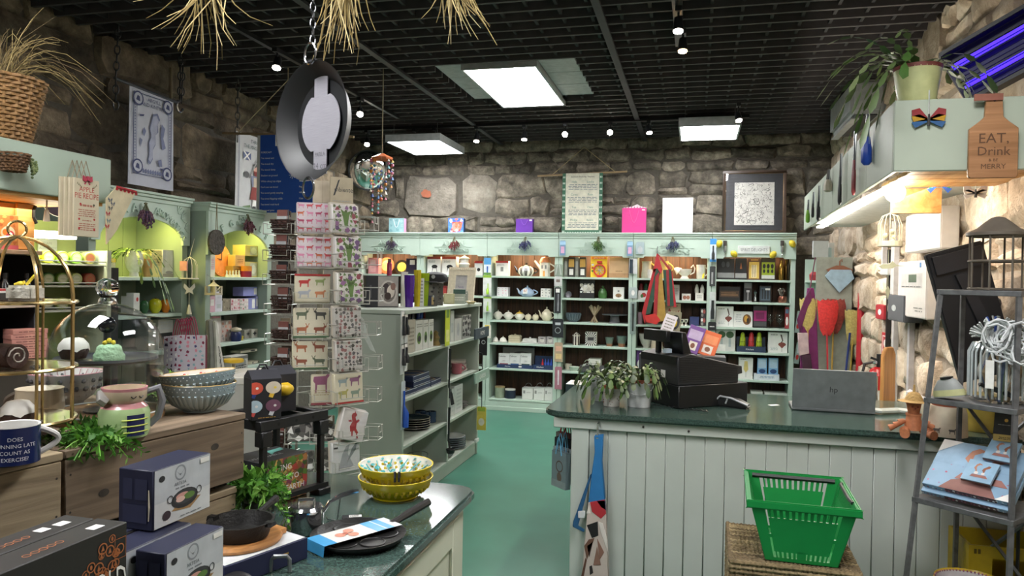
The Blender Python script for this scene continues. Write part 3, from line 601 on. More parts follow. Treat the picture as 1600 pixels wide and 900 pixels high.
loc,w,h=bk(893.5,906.5,519,3,.12);o=pot('striped circus tent canister, black and white',loc,[(0,0),(w*.42,0),(w*.42,h*.72),(0,h*.72)],'#e6e0d2','canister','canister',[(w*.48,h*.7),(w*.48,h*.76),(w*.1,h*.96),(0,h)],n=16)
g=G(m('#3a2622',.5))
for k in range(8):a=2*pi*k/8;g.add([(w*.43*cos(a+e),w*.43*sin(a+e),z) for e,z in ((-.19,0),(.19,0),(.19,h*.71),(-.19,h*.71))],[(0,1,2,3)]);g.add([(w*.49*cos(a-.19),w*.49*sin(a-.19),h*.765),(w*.49*cos(a+.19),w*.49*sin(a+.19),h*.765),(w*.105*cos(a),w*.105*sin(a),h*.965)],[(0,1,2)])
g.ob('stripes',par=o)
loc,w,h=bk(914,931,519,3);o=carton('white box with black sunburst rays',loc,w,.1,h,'#e6e3dc');g=G(BLK)
for k in range(20):
    a=2*pi*k/20;e=pi/40;q=[]
    for u,rr in ((a-e,.08),(a+e,.08),(a+e,2),(a-e,2)):
        cx,cz=rr*w*cos(u),rr*w*sin(u);s=min(1,(w*.5)/max(1e-6,abs(cx)),(h*.5)/max(1e-6,abs(cz)));q.append((cx*s,h/2+cz*s))
    g.poly(q,-.0008)
g.mat(m('#39373a'));g.poly([(-w*.28,h*.38),(w*.28,h*.38),(w*.28,h*.62),(-w*.28,h*.62)],-.0013);g.ob('printed_front',par=o)
for i,(a,b) in enumerate(((945,959),(963,979))):
    loc,w,h=bk(a,b,527-i*2,3,.12);g=G(m('#6f8278',.35,.2));g.lathe([(0,0),(w*.32,0),(w*.48,h),(w*.43,h*.98),(w*.3,h*.06),(0,h*.06)],18);g.mat(m('#9a6a4e',.4));g.lathe([(w*.33,0),(w*.37,h*.3)],18);o=g.ob('pail',loc,L=('small green metal pail without visible handle','green metal pail with hanging wire handle')[i],C='pail',smooth=True)
    if i:g=G(m('#77777a',.3,.8));g.tube([(-w*.48,0,h*.95)]+[(-w*.5*cos(pi*k/8),-w*.2,h*.9-h*.8*sin(pi*k/8)) for k in range(1,8)]+[(w*.48,0,h*.95)],.003,5);g.ob('wire_handle',par=o)
for i,(a,b,yt,n) in enumerate(((877,893.5,568.5,'largest cream dish on the fifth shelf'),(888.5,905,573,'pale green low bowl before the cream dishes'),(903.5,915,573.5,'small pinkish dish right of the pale green bowl'))):
    loc,w,h=bk(a,b,yt,4,(.2,.06,.18)[i]);bowl(n,loc,w/2,h,('#d6cdbb','#c3d0c0','#c9b3a3')[i],n=20,foot=.7)
bc('stack of white lidded boxes behind the trailing plant',919,938,561,4,.15,'#dcd9d0',[('r',0,.62,1,.66,g3),('r',0,.3,1,.33,g3)])
bc('dark teal box on the bottom shelf by the counter end',883,906,598,5,.15,'#263238',[('L',.3,.6,.6,.5,1,m('#8a9a80'))])
# bay five
def jug(L,loc,w,h,col,hcol,name='jug'):
    r=w*.3;g=G(m(col,.3));g.lathe([(0,0),(r*1.05,0),(r*1.1,h*.1),(r*.95,h*.5),(r*.9,h*.85),(r,h),(r*.9,h*.98),(r*.8,h*.1),(0,h*.1)],20);o=g.ob(name,loc,L=L,C='jug',smooth=True)
    g=G(m(hcol,.3));g.tube(handle_pts(r*.9,h*.3,h*.9,r*.9),r*.14,6);g.ob('handle',par=o,smooth=True);return o
loc,w,h=bk(994,1023,408.5,0,.1);jug('tall grey jug with yellow handle on the top shelf',loc,w,h,'#b9b39c','#d4b95a');loc,w,h=bk(1021,1050,408,0,.12);jug('yellow jug with yellow handle behind the hanging aprons',loc,w,h,'#d6b96a','#cbb05a')
loc,w,h=bk(1011,1020,421,0,.04);pot('tiny white pot between the two yellow handled jugs',loc,[(0,0),(w*.4,0),(w*.5,h*.5),(w*.4,h),(0,h)],'#ddd9d0','pot','pot')
loc,w,h=bk(1053,1086,414,0,.1);g=G(m('#e8e3d8',.25));g.lathe([(0,0),(w*.22,0),(w*.14,h*.2),(w*.3,h*.4),(w*.36,h*.7),(w*.32,h*.68),(0,h*.4)],20,sy=.6);o=g.ob('gravy_boat',loc,L='white gravy boat on the top shelf behind the till',C='gravy boat',smooth=True)
g=G(m('#e8e3d8',.25));g.tube([(-w*.26,0,h*.5),(-w*.4,0,h*.66),(-w*.5,0,h*.72)],[.05,.03,.012],8);g.ob('spout',par=o,smooth=True);g=G(m('#e8e3d8',.25));g.tube([(w*.26,0,h*.3),(w*.44,0,h*.45),(w*.47,0,h*.75),(w*.4,0,h),(w*.3,0,h*.8)],.009,6);g.ob('handle',par=o,smooth=True)
loc,w,h=bk(1086,1109,414,0,.1);o=mug('white mug with small leaf print, right of gravy boat',loc,w*.38,h,'#e3dfd6',flare=1.1);g=G(YEL);g.at(0,0,0);g.poly([(w*.1,0),(w*.3,.02),(w*.3,h*.45),(w*.12,h*.3)],-w*.43);g.ob('yellow_tag',par=o)
bc('white box with red berries picture behind the aprons',995,1015,454,1,.1,'#d6d4d1',[('o',.5,.5,.2,.25,RED),('o',.35,.4,.12,.2,m('#3c6a38'))])
for i,(x,c) in enumerate(((1001,'#9a3038'),(1009,'#2f6a48'))):loc,w,h=bk(x-4,x+4,443,1,.19);pot(('red','green')[i]+' ceramic apple jar peeping over the berry box',loc,[(0,0),(w*.5,0),(w*.5,h*.7),(w*.2,h),(0,h)],c,'jar','jar')
bc('tall grey white carton right of the hanging green apron',1049,1061,445,1,.1,'#bcbcb8',[('L',.15,.8,.85,.3,5,g3)])
bc('small white box with brown egg pictures',1065,1079,459,1,.08,'#e0ddd6',[('o',.32,.45,.2,.28,m('#a8705a')),('o',.7,.45,.2,.28,m('#a8705a'))])
loc,w,h=bk(1086,1099,458,1,.08);carton('white box of the salt and pepper set',loc,w,.07,h,'#dddad2',[('L',.2,.75,.8,.3,4,g3)])
for i in (0,1):pot(('left','right')[i]+' white shaker on the salt and pepper box',(loc[0]+(-.03,.03)[i],loc[1]+.035,loc[2]+h),[(0,0),(.022,0),(.024,.04),(.012,.09),(0,.1)],'#d7d3cb','shaker','shaker',n=12)
bc('navy box on the shelf under the salt and pepper set',1077,1092,495,2,.08,'#2a3560',[('r',.1,.1,.9,.9,m('#313d6c'))])
for i,x in enumerate((1065.5,1071.5)):
    loc,w,h=bk(x-3.4,x+3.4,498.5,2,.06);o=pot(('left','right')[i]+' of two black and white egg cups',loc,[(0,0),(w*.35,0),(w*.15,h*.35),(w*.45,h*.6),(w*.5,h),(w*.4,h),(0,h*.7)],'#e4ded2','egg_cup','egg cup',n=12);g=G(BLK);g.disc(0,h*.72,w*.2,h*.15,-w*.49);g.ob('spot',par=o)
for i,z in enumerate((0,1)):loc,w,h=bk(1094,1108,496,2,.07);carton(('lower','upper')[i]+' of two dark boxes with red flower stacked by the post',(loc[0],loc[1],loc[2]+z*(h+.001)),w,.09,h,'#3a3238',[('o',.3,.7,.2,.2,WH),('o',.7,.65,.25,.25,m('#b55a52')),('o',.35,.25,.22,.2,g3)],gr='stacked dark boxes')
loc,w,h=bk(1038,1063,474,2,.04);o=carton('natural canvas bag with red print beside the hanging aprons',loc,w,.02,h,'#b8a68c',[('t','Beef',.55,.5,.2,m('#7a2a28')),('L',.2,.95,.8,.82,1,m('#7a2a28')),('o',.3,.55,.08,.22,m('#8a3a34'))],cat='bag',name='canvas_bag')
loc,w,h=bk(993,1004,488,2,.08);pot('mauve glass tumbler at the left end of the third shelf',loc,[(0,0),(w*.42,0),(w*.5,h),(w*.44,h),(w*.38,.01),(0,.01)],'#8f7480','tumbler','glass')
# bay six
bc('black glassware box in the top left of the end unit',1120,1147,404,0,.1,'#1e1f21',[('o',.35,.72,.1,.14,m('#4a4c50')),('o',.62,.72,.1,.14,m('#4a4c50')),('r',0,.08,1,.32,m('#8a8b8c'))])
bc('black box with corkscrew picture on the top shelf',1148.5,1166,403.5,0,.1,'#202124',[('p',[(.4,.5),(.5,.8),(.6,.5)],m('#b06a3c')),('r',0,.08,1,.3,m('#a5a5a5'))])
bc('brown box with yellow window of skewers',1167.5,1188,404,0,.1,'#5a3a26',[('r',.12,.06,.88,.84,m('#d8b85a')),('r',.3,.1,.7,.7,m('#e6d6b0')),('r',.38,.12,.42,.7,m('#8a6a3a')),('r',.56,.12,.6,.7,m('#8a6a3a')),('L',.2,.98,.8,.88,1,GOLD)])
bc('black box with lime green panel of dark shapes',1188.5,1211,403,0,.1,'#2e2a20',[('r',.05,.22,.95,.8,m('#9aac28')),('r',.05,.06,.95,.22,m('#c9c9c4')),('o',.22,.62,.1,.11,BLK),('o',.5,.62,.1,.11,BLK),('o',.78,.62,.1,.11,BLK),('o',.22,.4,.08,.09,BLK),('o',.5,.4,.08,.09,BLK),('o',.78,.4,.08,.09,BLK)])
for i,(x,c) in enumerate(((1220,'#a8843e'),(1228,'#7a6030'),(1233,'#3c352c'))):
    loc,w,h=bk(x-4.5,x+4.5,406-2*i,0,(.06,.12,.06)[i]);pot(('gold cocktail shaker on the top shelf of the end unit','brass shaker behind the gold one','dark shaker against the end post')[i],loc,[(0,0),(w*.4,0),(w*.5,h*.55),(w*.35,h*.75),(w*.25,h*.85),(w*.25,h*.97),(0,h)],c,'cocktail_shaker','cocktail shaker',ro=.2,me=.9)
bc('wide black box with wood log picture',1123,1156,448,1,.1,'#171719',[('r',.05,.3,.95,.72,m('#4a3626')),('r',.1,.4,.9,.5,m('#7a5a3c')),('r',.1,.56,.8,.6,m('#8a6a48'))])
bc('small grey carton on clear corkscrew pack',1162,1174.5,440,1,.05,'#2f2f31',[('r',.05,.7,.95,.98,m('#6a6a6a')),('r',.45,.1,.55,.6,m('#b9bcbe',.3,.7)),('r',.3,.5,.7,.6,m('#b9bcbe',.3,.7)),('r',0,0,1,.06,m('#9a9a9a'))])
loc,w,h=bk(1176,1183.5,453,1,.08);pot('slim chrome bottle stopper in its pack',loc,[(0,0),(w*.4,0),(w*.4,h*.3),(w*.2,h*.5),(w*.4,h*.8),(0,h)],'#9fa3a6','bottle_stopper','stopper',ro=.2,me=.9,n=10)
bc('black box with pale blue strip panel',1186,1204.5,447,1,.09,'#1f2327',[('r',.1,.12,.9,.9,m('#4a5866')),('r',.2,.2,.35,.8,m('#22282e')),('r',.42,.2,.57,.8,m('#22282e')),('r',.65,.2,.8,.8,m('#22282e')),('r',.5,.75,.9,.86,WH)])
t=T('cocktail_tool_set','copper cocktail tools on a small rack, end unit','bar tools',bk(1209,1236,448,1,.1)[0]);w,h=bk(1209,1236,448,1,.1)[1:]
g=G(m('#a06a5a',.25,.9));g.lathe([(0,0),(w*.3,0),(w*.35,h*.2),(w*.3,h*.4),(0,h*.4)],12,w*.05);g.ob('copper_bowl',par=t,smooth=True)
for k in range(5):g=G(m('#b9a8a2',.25,.9));a=-.6+.3*k;g.tube([(0,0,h*.25),(w*.3*a,.01*k-.02,h*(.7+.1*(k % 2)))],.005,5);g.ball(w*.32*a,.01*k-.02,h*(.75+.1*(k % 2)),.014,8);g.ob('bar_spoon',par=t)
wine=lambda c:[('p',[(.62,.9),(.72,.6),(.6,.45),(.66,.45),(.78,.6),(.7,.9)],m('#5a4a44')),('o',.72,.42,.2,.1,m(c)),('p',[(.52,.42),(.92,.42),(.74,.24),(.7,.24)],m(c)),('r',.71,.06,.73,.26,g3),('L',.1,.92,.5,.84,1,g3),('L',.1,.3,.5,.12,3,LGR)]
bc('white box with red wine glass picture on the third shelf',1118.5,1145.5,479,2,.13,'#e7e6e3',wine('#7a4038'))
bc('low white box with fruit bowl picture',1146,1175.5,487,2,.1,'#e4e3df',[('o',.7,.5,.22,.34,m('#7a5230')),('o',.66,.55,.1,.2,m('#d49a3c')),('o',.76,.42,.08,.18,m('#3a2c1c')),('L',.08,.85,.4,.3,4,LGR)])
bc('black box with magenta panel on the third shelf',1176.5,1198,478,2,.1,'#1c1c1f',[('r',.04,.3,.96,.78,m('#a0246c')),('r',.04,.08,.96,.28,m('#4a4a4c')),('r',.2,.4,.8,.7,m('#7a1c56'))])
GLS=m('#f4f8f8',kind='glass')
for i,(x,y) in enumerate(((1203,491),(1217.5,491.5))):
    loc,w,h=bk(x-7,x+7,y,2,.1);g=G(GLS);g.lathe([(0,0),(w*.4,.003),(.004,.01),(.004,h*.35),(w*.4,h*.55),(w*.48,h*.75),(w*.4,h)],16);g.ob('wine_glass',loc,L=('left','right')[i]+' of two clear stemmed glasses on the third shelf',C='glass',smooth=True,gr='stemmed glasses on the end unit')
loc,w,h=bk(1226,1236,480,2,.06);hang_pack('red topped bag of baubles at the end post',loc,w,h,'#9a3036',[('o',.5,.35,.3,.2,WH),('r',.1,.7,.9,.9,m('#5a7a9a'))],cat='packet',name='packet')
bc('grey white carton printed with two potted trees',1118,1148.5,514,3,.1,'#cfcfca',[('o',.3,.76,.2,.16,m('#3c5a38')),('o',.72,.76,.2,.16,m('#3c5a38')),('r',.24,.2,.36,.6,m('#a5b0b0')),('r',.66,.2,.78,.6,m('#a5b0b0')),('r',0,0,.5,.3,WH)])
tray('navy tray holding green and red dotted bottles',1151,1196.5,541.5,3,'#24344e',.1,[('t','Kitchen',.45,.35,.3,WH)],back=.1)
for i,(x,c) in enumerate(((1160,'#a8bf2c'),(1173.5,'#c4343c'),(1185.5,'#a8bf2c'))):
    loc,w,h=bk(x-5.5,x+5.5,520,3,.09);o=pot(('left lime green water bottle in the navy tray','red water bottle between two lime ones','right lime green water bottle in the navy tray')[i],(loc[0],loc[1],loc[2]+.004),[(0,0),(w*.42,0),(w*.45,h*.2),(w*.4,h*.7),(w*.28,h*.8),(0,h*.8)],c,'water_bottle','bottle',[(w*.3,h*.78),(w*.3,h*.9),(w*.14,h),(0,h)],n=14)
    g=G(m('#5a6a1c' if i != 1 else '#8a2028'));
    for k in range(6):g.disc(-w*.25+w*.25*(k % 3),h*(.3+.22*(k//3)),.006,.008,-w*.46,8)
    g.ob('dots',par=o)
bc('white box with rose wine glass picture, fourth shelf end',1200,1230,519.5,3,.12,'#e6e5e1',wine('#8a4a40'))
bc('white box with white wine glass picture by the card reader',1154,1176,559.5,4,.12,'#e4e3df',[('p',[(.4,.85),(.62,.85),(.68,.45),(.5,.3),(.34,.45)],m('#d8c47a')),('r',.49,.08,.52,.32,g3),('L',.1,.97,.5,.9,1,g3)])
tray('white display tray of blue ice tube packs',1178,1217.5,585,4,'#cfd6dc',.1,[('L',.2,.7,.8,.3,2,m('#6a8aa8'))])
for i,(a,b) in enumerate(((1183,1198),(1200.5,1215.5))):bc(('left','right')[i]+' sky blue tall packet in the white tray',a,b,560,4,.05,'#7fb0da',[('r',.1,.55,.9,.95,m('#b9d3e8')),('o',.5,.4,.35,.1,m('#2a4a7a')),('r',.1,.05,.9,.2,m('#b9d3e8'))],dy=.07,gr='sky blue tall packets')
bc('low white box on the bottom shelf with twig picture',1173,1191,612,5,.15,'#d7d6d2',[('p',[(.2,.2),(.6,.8),(.64,.78),(.3,.2)],g3),('L',.5,.5,.9,.3,2,LGR)]);bc('long low white box on the bottom shelf, right end',1194,1230,614,5,.15,'#d9d8d4',[('L',.05,.8,.5,.4,2,LGR),('p',[(.5,.9),(.56,.9),(.85,.1),(.8,.1)],m('#5a4038'))])
# things on top of, and pinned to, the back units
ZT=CT+.032
def bt(x0,x1,yt,Y=8.8):a,b=at(x0,366,Y=Y),at(x1,366,Y=Y);t=at((x0+x1)/2,yt,Y=Y);return ((a.x+b.x)/2,Y,ZT),b.x-a.x,t.z-ZT
for L,x0,x1,yt,c,sd,hc,art,hl in (
    ('small teal gift bag with pink side on the cornice',607.5,631,341,'#8fb6bd','#d59ac0','#dfe6ea',[('s',10,[m('#a5c5ca'),m('#7aa5ae')],.5,0)],-.55),
    ('blue gift bag with red highland cow painting',700,724,341,'#3f6fc4','#2c3e5e','#3f6fc4',[('p',[(.15,.9),(.3,.75),(.7,.75),(.88,.95),(.85,.6),(.8,.1),(.2,.05),(.2,.55)],m('#c0403c')),('o',.5,.4,.28,.3,m('#d9857a')),('s',14,[m('#e8b8b0'),m('#a02c30'),m('#5a8ad8'),m('#d96a4e')],.7,0)],-.1),
    ('purple gift bag on the cornice',806,832,342,'#6a35a5','#4a2478','#8a55c5',[('r',.8,.85,.95,.95,WH)],-.35),
    ('tall bright pink gift bag on the cornice',971.5,1009,325,'#d8368a','#a8286c','#e455a0',[('r',.82,.9,.95,.95,WH)],-.5),
    ('tall white gift bag on the cornice',1034.5,1082,309,'#d6d4d6','#bcbabd','#f0eff0',[],-.42)):
    loc,w,h=bt(x0,x1,yt);o=gift_bag(L,loc,w,h,c,art,hcol=hc,side=sd,d=.08,hlen=hl)
    if 'bright pink' in L:
        g=G(m('#e8d9e2'));g.prism([(-w*.45,h*.9),(w*.45,h*.9),(w*.5,h*1.02),(w*.25,h*1.08),(w*.12,h*1.16),(-w*.1,h*1.06),(-w*.45,h*1.03)],.02,.03);g.mat(m('#c43a80'))
        for k in range(14):g.disc(-w*.36+w*.12*(k % 7),h*(1.01+.035*(k//7)),.006,.006,.0195,6)
        g.ob('tissue_paper',par=o)
loc,w,h=bt(1128,1228,265,8.85);o=T('framed_drawing','framed black and white line drawing on the cornice','picture',loc,rot=(radians(-4),0,0))
g=G(m('#4a3a30',.35));f=.03
for a in ((-w/2,w/2,0,f),(-w/2,w/2,h-f,h),(-w/2,-w/2+f,f,h-f),(w/2-f,w/2,f,h-f)):g.box(a[0],a[1],0,.025,a[2],a[3])
g.mat(m('#9a7a4a',.35,.5))
for a in ((-w/2+f,w/2-f,f,f+.006),(-w/2+f,w/2-f,h-f-.006,h-f),(w/2-f-.006,w/2-f,f,h-f),(-w/2+f,-w/2+f+.006,f,h-f)):g.box(a[0],a[1],.002,.02,a[2],a[3])
g.ob('frame',par=o,bev=.002);g=G(m('#3c3d41',.5));g.box(-w/2+f,w/2-f,.012,.02,f,h-f);g.ob('mount',par=o)
g=G(m('#d9d6cf'));x0,x1,z0,z1=-w*.31,w*.315,h*.135,h*.81;g.box(x0,x1,.008,.012,z0,z1);g.ob('drawing',par=o);g=G(m('#3a3836'))
for k in range(260):
    cx,cz=R(x0+.02,x1-.02),R(z0+.02,z1-.02);a0=R(0,6.3);r=R(.008,.028);L_=R(.8,2.8);q=[]
    for i in range(6):a=a0+L_*i/5;q.append((cx+r*cos(a),.0078,cz+r*sin(a)))
    g.tube([(max(x0,min(x1,x)),y,max(z0,min(z1,z))) for x,y,z in q],.0022,3)
g.ob('ink_lines',par=o);g=G(m('#ffffff',kind='glass'));g.box(-w/2+f,w/2-f,.003,.005,f,h-f);g.ob('glass',par=o)
# recipe towel on a rod
p0,p1=at(840,275,Y=8.93),at(980,268,Y=8.93);ap=at(913,230,Y=8.93);t=T('hanging_towel','cream recipe tea towel with green check border on a rod','tea towel',(0,8.93,0))
g=G(m('#a98f6c',.6));g.tube([(p0.x,0,p0.z),(p1.x,0,p1.z)],.012,8);g.ob('rod',par=t);g=G(m('#b8a67c',.7));q0,q1=at(862,274,Y=8.93),at(962,269,Y=8.93);g.tube([(q0.x,0,q0.z),(ap.x,0,ap.z),(q1.x,0,q1.z)],.005,5);g.ob('cord',par=t)
a,b,c=at(879,271,Y=8.9),at(942,269,Y=8.9),at(911,365,Y=8.9);w=b.x-a.x;h=a.z-c.z
g=G(m('#46705a',.8));g.box(-w/2,w/2,-.004,0,0,h);cl=g.ob('cloth',((a.x+b.x)/2,-.02,c.z),par=t);g=G();pr(g,w,h,-.0045,[('r',.085,.06,.915,1,m('#dcd8c6',.8)),('t','Scottish Holiday Report',.5,.93,.028,INK)])
y=-.007;g.mat(INK)
for k in range(4):
    zz=h*(.84-.21*k)
    for j in range(2):g.mat(m('#5a8a7a'));g.text(('Hills','Lochs','Cows','Rain','Tea','Oats','Midge','Boats')[k*2+j],w*(-.2+.4*j),zz,h*.035,y)
    g.mat(INK)
    for j in range(4):pr(g,w*.8,h,y+.001,[('L',.04,(zz-h*.02-j*h*.026)/h,.96,(zz-h*.02-j*h*.026)/h-.022,1,m('#6a7a80'))])
g.ob('printed_recipe',par=cl);g=G(m('#cfe0d2'))
for i in range(10):
    for j in (0,1):g.poly([(-w/2+.006+j*.017,h*(i*.1+.02)),(-w/2+.016+j*.017,h*(i*.1+.02)),(-w/2+.016+j*.017,h*(i*.1+.05)),(-w/2+.006+j*.017,h*(i*.1+.05))],-.0052);g.poly([(w/2-.006-j*.017,h*(i*.1+.02)),(w/2-.016-j*.017,h*(i*.1+.02)),(w/2-.016-j*.017,h*(i*.1+.05)),(w/2-.006-j*.017,h*(i*.1+.05))],-.0052)
for i in range(16):x=-w/2+w*(i+.5)/16;g.poly([(x-.006,.008),(x+.006,.008),(x+.006,.02),(x-.006,.02)],-.0052)
g.ob('check_border',par=cl)
# flower bunches tied along the frieze
for L,px,cols,dn in (('dark lavender and silver bunch hanging at left of the back frieze',612,('#4a3a5a','#6a6a70','#3a2c40'),0),('red heather bunch hanging on the back frieze',710,('#7a2a34','#5a3a2c','#8a3c42'),1),('violet lavender bunch below the purple bag',821,('#3a3f6a','#4a4a7a','#2c3050'),2),('green sprig bunch below the recipe towel',935,('#4a6a34','#5a7a3c','#3a5a2c'),3),('blue lavender bunch below the white bag',1051,('#3f4666','#565c80','#2c3350'),4)):
    p=at(px,371,Y=YU-.06);sprigs(L,(p.x,YU-.055,p.z),cols,.17,.075,30)
def fz(px,y1,y0,wpx,Y=YU-.035):a,b=at(px-wpx/2,y0,Y=Y),at(px+wpx/2,y0,Y=Y);return (b.x+a.x)/2,b.x-a.x,a.z,at(px,y1,Y=Y).z-a.z
def fp(L,px,y1,y0,wpx,card,art=(),tool=None,Y=YU-.035,**k):x,w,z,h=fz(px,y1,y0,wpx,Y);return hang_pack(L,(x,Y,z),w,h,card,art,tool,**k)
bl=[('r',0,.72,1,.95,m('#9fc4de')),('r',.2,.15,.8,.6,m('#d9a8c8'))]
fp('blue and pink wand pack between third and fourth units',879,376,399,9,'#6f8fae',bl);fp('blue and pink wand pack between fourth and fifth units',984,377,400,9,'#7a98b4',bl);fp('clear grey blister pack at left of the fifth frieze',1000,378,397,13,'#9fb0b4',[('o',.5,.35,.3,.3,LGR)])
yk=YU-.008
fp('blue topped thermometer pack on the post behind picture frames',761.5,403,429,11,'#d5dde4',[('r',0,.6,1,1,m('#4f94c8')),('r',.4,.1,.6,.5,BLUE),('r',0,0,1,.12,GREEN)],Y=yk);fp('green handled tool card, upper on the post',761,430,462,13,'#dcdedb',[('r',0,.88,1,1,m('#8fb63a'))],('#9ac62c',.1,.08,.6,.16,.05),Y=yk);fp('green handled tool card, lower on the post',761.5,464,488,12,'#dadcd8',[('r',0,.9,1,1,m('#8fb63a'))],('#8ab82a',.05,.1,.7,.15,.05),Y=yk)
fp('white and yellow card of small tools below green handled packs',761,507,528,12,'#dedcd2',[('r',.2,.7,.8,.95,YEL),('r',.3,.2,.7,.5,m('#8a7a70'))],Y=yk)
fp('silver whisk bundle pack on the post by the house teapot',872.5,413,431,13,'#8d9a8c',[('p',[(.3,.95),(.1,.1),(.25,.1),(.45,.95)],m('#c9cfca',.3,.6)),('p',[(.55,.95),(.7,.1),(.9,.1),(.68,.95)],m('#c9cfca',.3,.6))],Y=yk)
fp('white hang card below the whisk bundle',872,432,447,12,'#c9cac8',[('r',.25,.4,.75,.7,m('#7a6a64'))],Y=yk);fp('black handled peeler on the post',871,449,489,10,'#2b2d30',[('r',.2,.8,.8,.95,WH)],('#8e9296',.1,.08,.75,.12,.08),Y=yk)
fp('black card with round oven thermometer',871.5,498,527,17,'#1f2226',[('O',.5,.38,.28,m('#aeb2b4',.3,.7)),('o',.5,.38,.2,.13,BLK),('r',.25,.66,.75,.8,LGR)],Y=yk);fp('beige card with two cake tin labels',872.5,535,565,13,'#b09a80',[('r',.15,.55,.85,.8,m('#d9a890')),('r',.15,.15,.85,.42,m('#d9c08a'))],Y=yk);fp('dusty pink card with white tool stick',872,573,608,11,'#a8707e',[('r',.4,.2,.6,.85,m('#d9d3d6'))],Y=yk)
fp('black slicer with white card on the post left of jugs',989,404,428,13,'#cfd3d3',[],('#2c3a48',-.2,.05,.95,.22,.2),Y=yk);fp('grey blister pack on the post at second shelf',989,449,466,13,'#a8b2b2',[('o',.5,.5,.2,.25,WH)],Y=yk);fp('dark two pronged fork pack on the long post',988.5,472,522,9,'#8fa09a',[],('#3a3f3e',0,.1,.95,.14,.2),Y=yk)
fp('blue and white tool pack on the post under the cornice',1114,373,409,10,'#cfdce8',[('r',0,.75,1,1,m('#3f8cd0')),('r',0,0,1,.1,m('#3f8cd0'))],('#26282c',0,.1,.7,.24,.12),Y=YU-.034);fp('black grater pack on the post beside the white mug',1113,416,447,9,'#3a3c3e',[('r',.3,.1,.6,.7,m('#b9bcbe',.3,.8))],Y=yk);fp('long black tongs pack on the lower post',1113,456,500,10,'#c9cfcd',[],('#2a2d30',0,.05,.7,.3,.22),Y=yk);fp('black tag card with white print below the tongs',1112.5,503,516,13,'#202124',[('L',.2,.6,.8,.3,1,WH)],Y=yk)
for i,(px,py) in enumerate(((1124,381),(1147,397),(1208,398),(1238,381))):
    p=at(px,py,Y=YU-.05);g=G(m('#d6bd30',.5,bump=.2,sc=60));g.at(p.x,p.y,p.z,ry=(.3,-.8,.7,-.5)[i]);g.lathe([(0,-.048),(.008,-.042),(.026,-.03),(.034,-.005),(.033,.015),(.022,.034),(.008,.043),(0,.047)],14);o=g.ob('lemon',L=('lemon at the upper left of the end frieze','lemon left of the white sign','lemon right of the white sign','lemon at the upper right of the end frieze')[i],C='lemon',smooth=True)
for px,L in ((1132.5,'left'),(1222,'right')):
    x,w,z,h=fz(px,376,403,6);t=T('corkscrew',L+' chrome corkscrew hung on the end frieze','corkscrew',(x,YU-.03,z));g=G(m('#5a5450',.3,.6));g.tube([(0,0,h*.7),(0,0,h)],.02,8);g.ob('handle',par=t,smooth=True);g=G(m('#c4c8ca',.25,.9));g.tube([(0,0,h*.35),(0,0,h*.7)],.016,8);g.tube([(.008*cos(k),.008*sin(k),h*.35-h*.33*k/22) for k in range(22)],.003,4);g.ob('screw',par=t,smooth=True)
x,w,z,h=fz(1178,384,396.5,50);g=G(m('#cfd3d0',.5));g.box(-w/2,w/2,-.012,0,0,h);o=g.ob('wall_sign',(x,YU-.016,z),L='small white sign between lemons on the end frieze',C='sign',bev=.003);g=G(m('#6a6e72'));g.text('SPIRIT DELIGHTS',0,h*.33,h*.36,-.0125,w*.84);g.ob('lettering',par=o)
# aprons hanging before bay five
t=T('hanging_aprons','red, green and gold striped apron hanging before the fifth unit','apron',(at(1026,395,Y=8.5).x,8.5,at(1026,395,Y=8.5).z));Y0=8.5;b0=t.location
def strip(pts,col,par,name,th=.012):
    q=[at(x,y,Y=Y0) for x,y in pts];g=G(m(col,.85));g.prism([(p.x-b0.x,p.z-b0.z) for p in q],-th,th);return g.ob(name,par=par)
strip([(1021,420),(1033,420),(1016,490),(1008,491)],'#2f4a3c',t,'green_panel',.008);strip([(1030,425),(1034,425),(1041,500),(1024,505),(1021,492)],'#a8843e',t,'gold_panel',.004);strip([(1021,420),(1025,420),(1009,490),(1008,508),(1003,488)],'#a5282c',t,'red_strap');strip([(1024,432),(1030,425),(1026,505),(1010,503),(1012,492),(1021,492)],'#9a2a2e',t,'red_panel');strip([(1021,421),(1026,397),(1028,397),(1035,421),(1033,428),(1026,418),(1022,428)],'#b03036',t,'neck_strap');strip([(1007,493),(1024,490),(1032,500),(1026,507),(1010,503)],'#c23430',t,'pocket',.02)
t2=T('hanging_apron','green apron with red stripes right of the gold one','apron',(b0.x,b0.y,b0.z));Y0=8.5;strip([(1036,422),(1049,421),(1053,478),(1041,478)],'#27463a',t2,'green_panel');strip([(1041,422),(1045,422),(1047,478),(1043,478)],'#8f2a30',t2,'red_stripe',.014);strip([(1048,425),(1050,423),(1057,480),(1052,480)],'#a8282e',t2,'red_strap',.01)
strip([(1026,396),(1028,396),(1049,421),(1044,421)],'#8f2a30',t2,'neck_strap')
g=G(m('#8a8a8a',.3,.8));p=at(1027,388,Y=8.5);q=at(1027,396,Y=8.5);g.tube([(0,YU-.014-8.5,.02),(0,.02,.02),(0,0,0),(0,-.005,q.z-p.z)],.004,6);g.ob('apron_hook',p,L='steel hook holding the hanging aprons',C='hook')
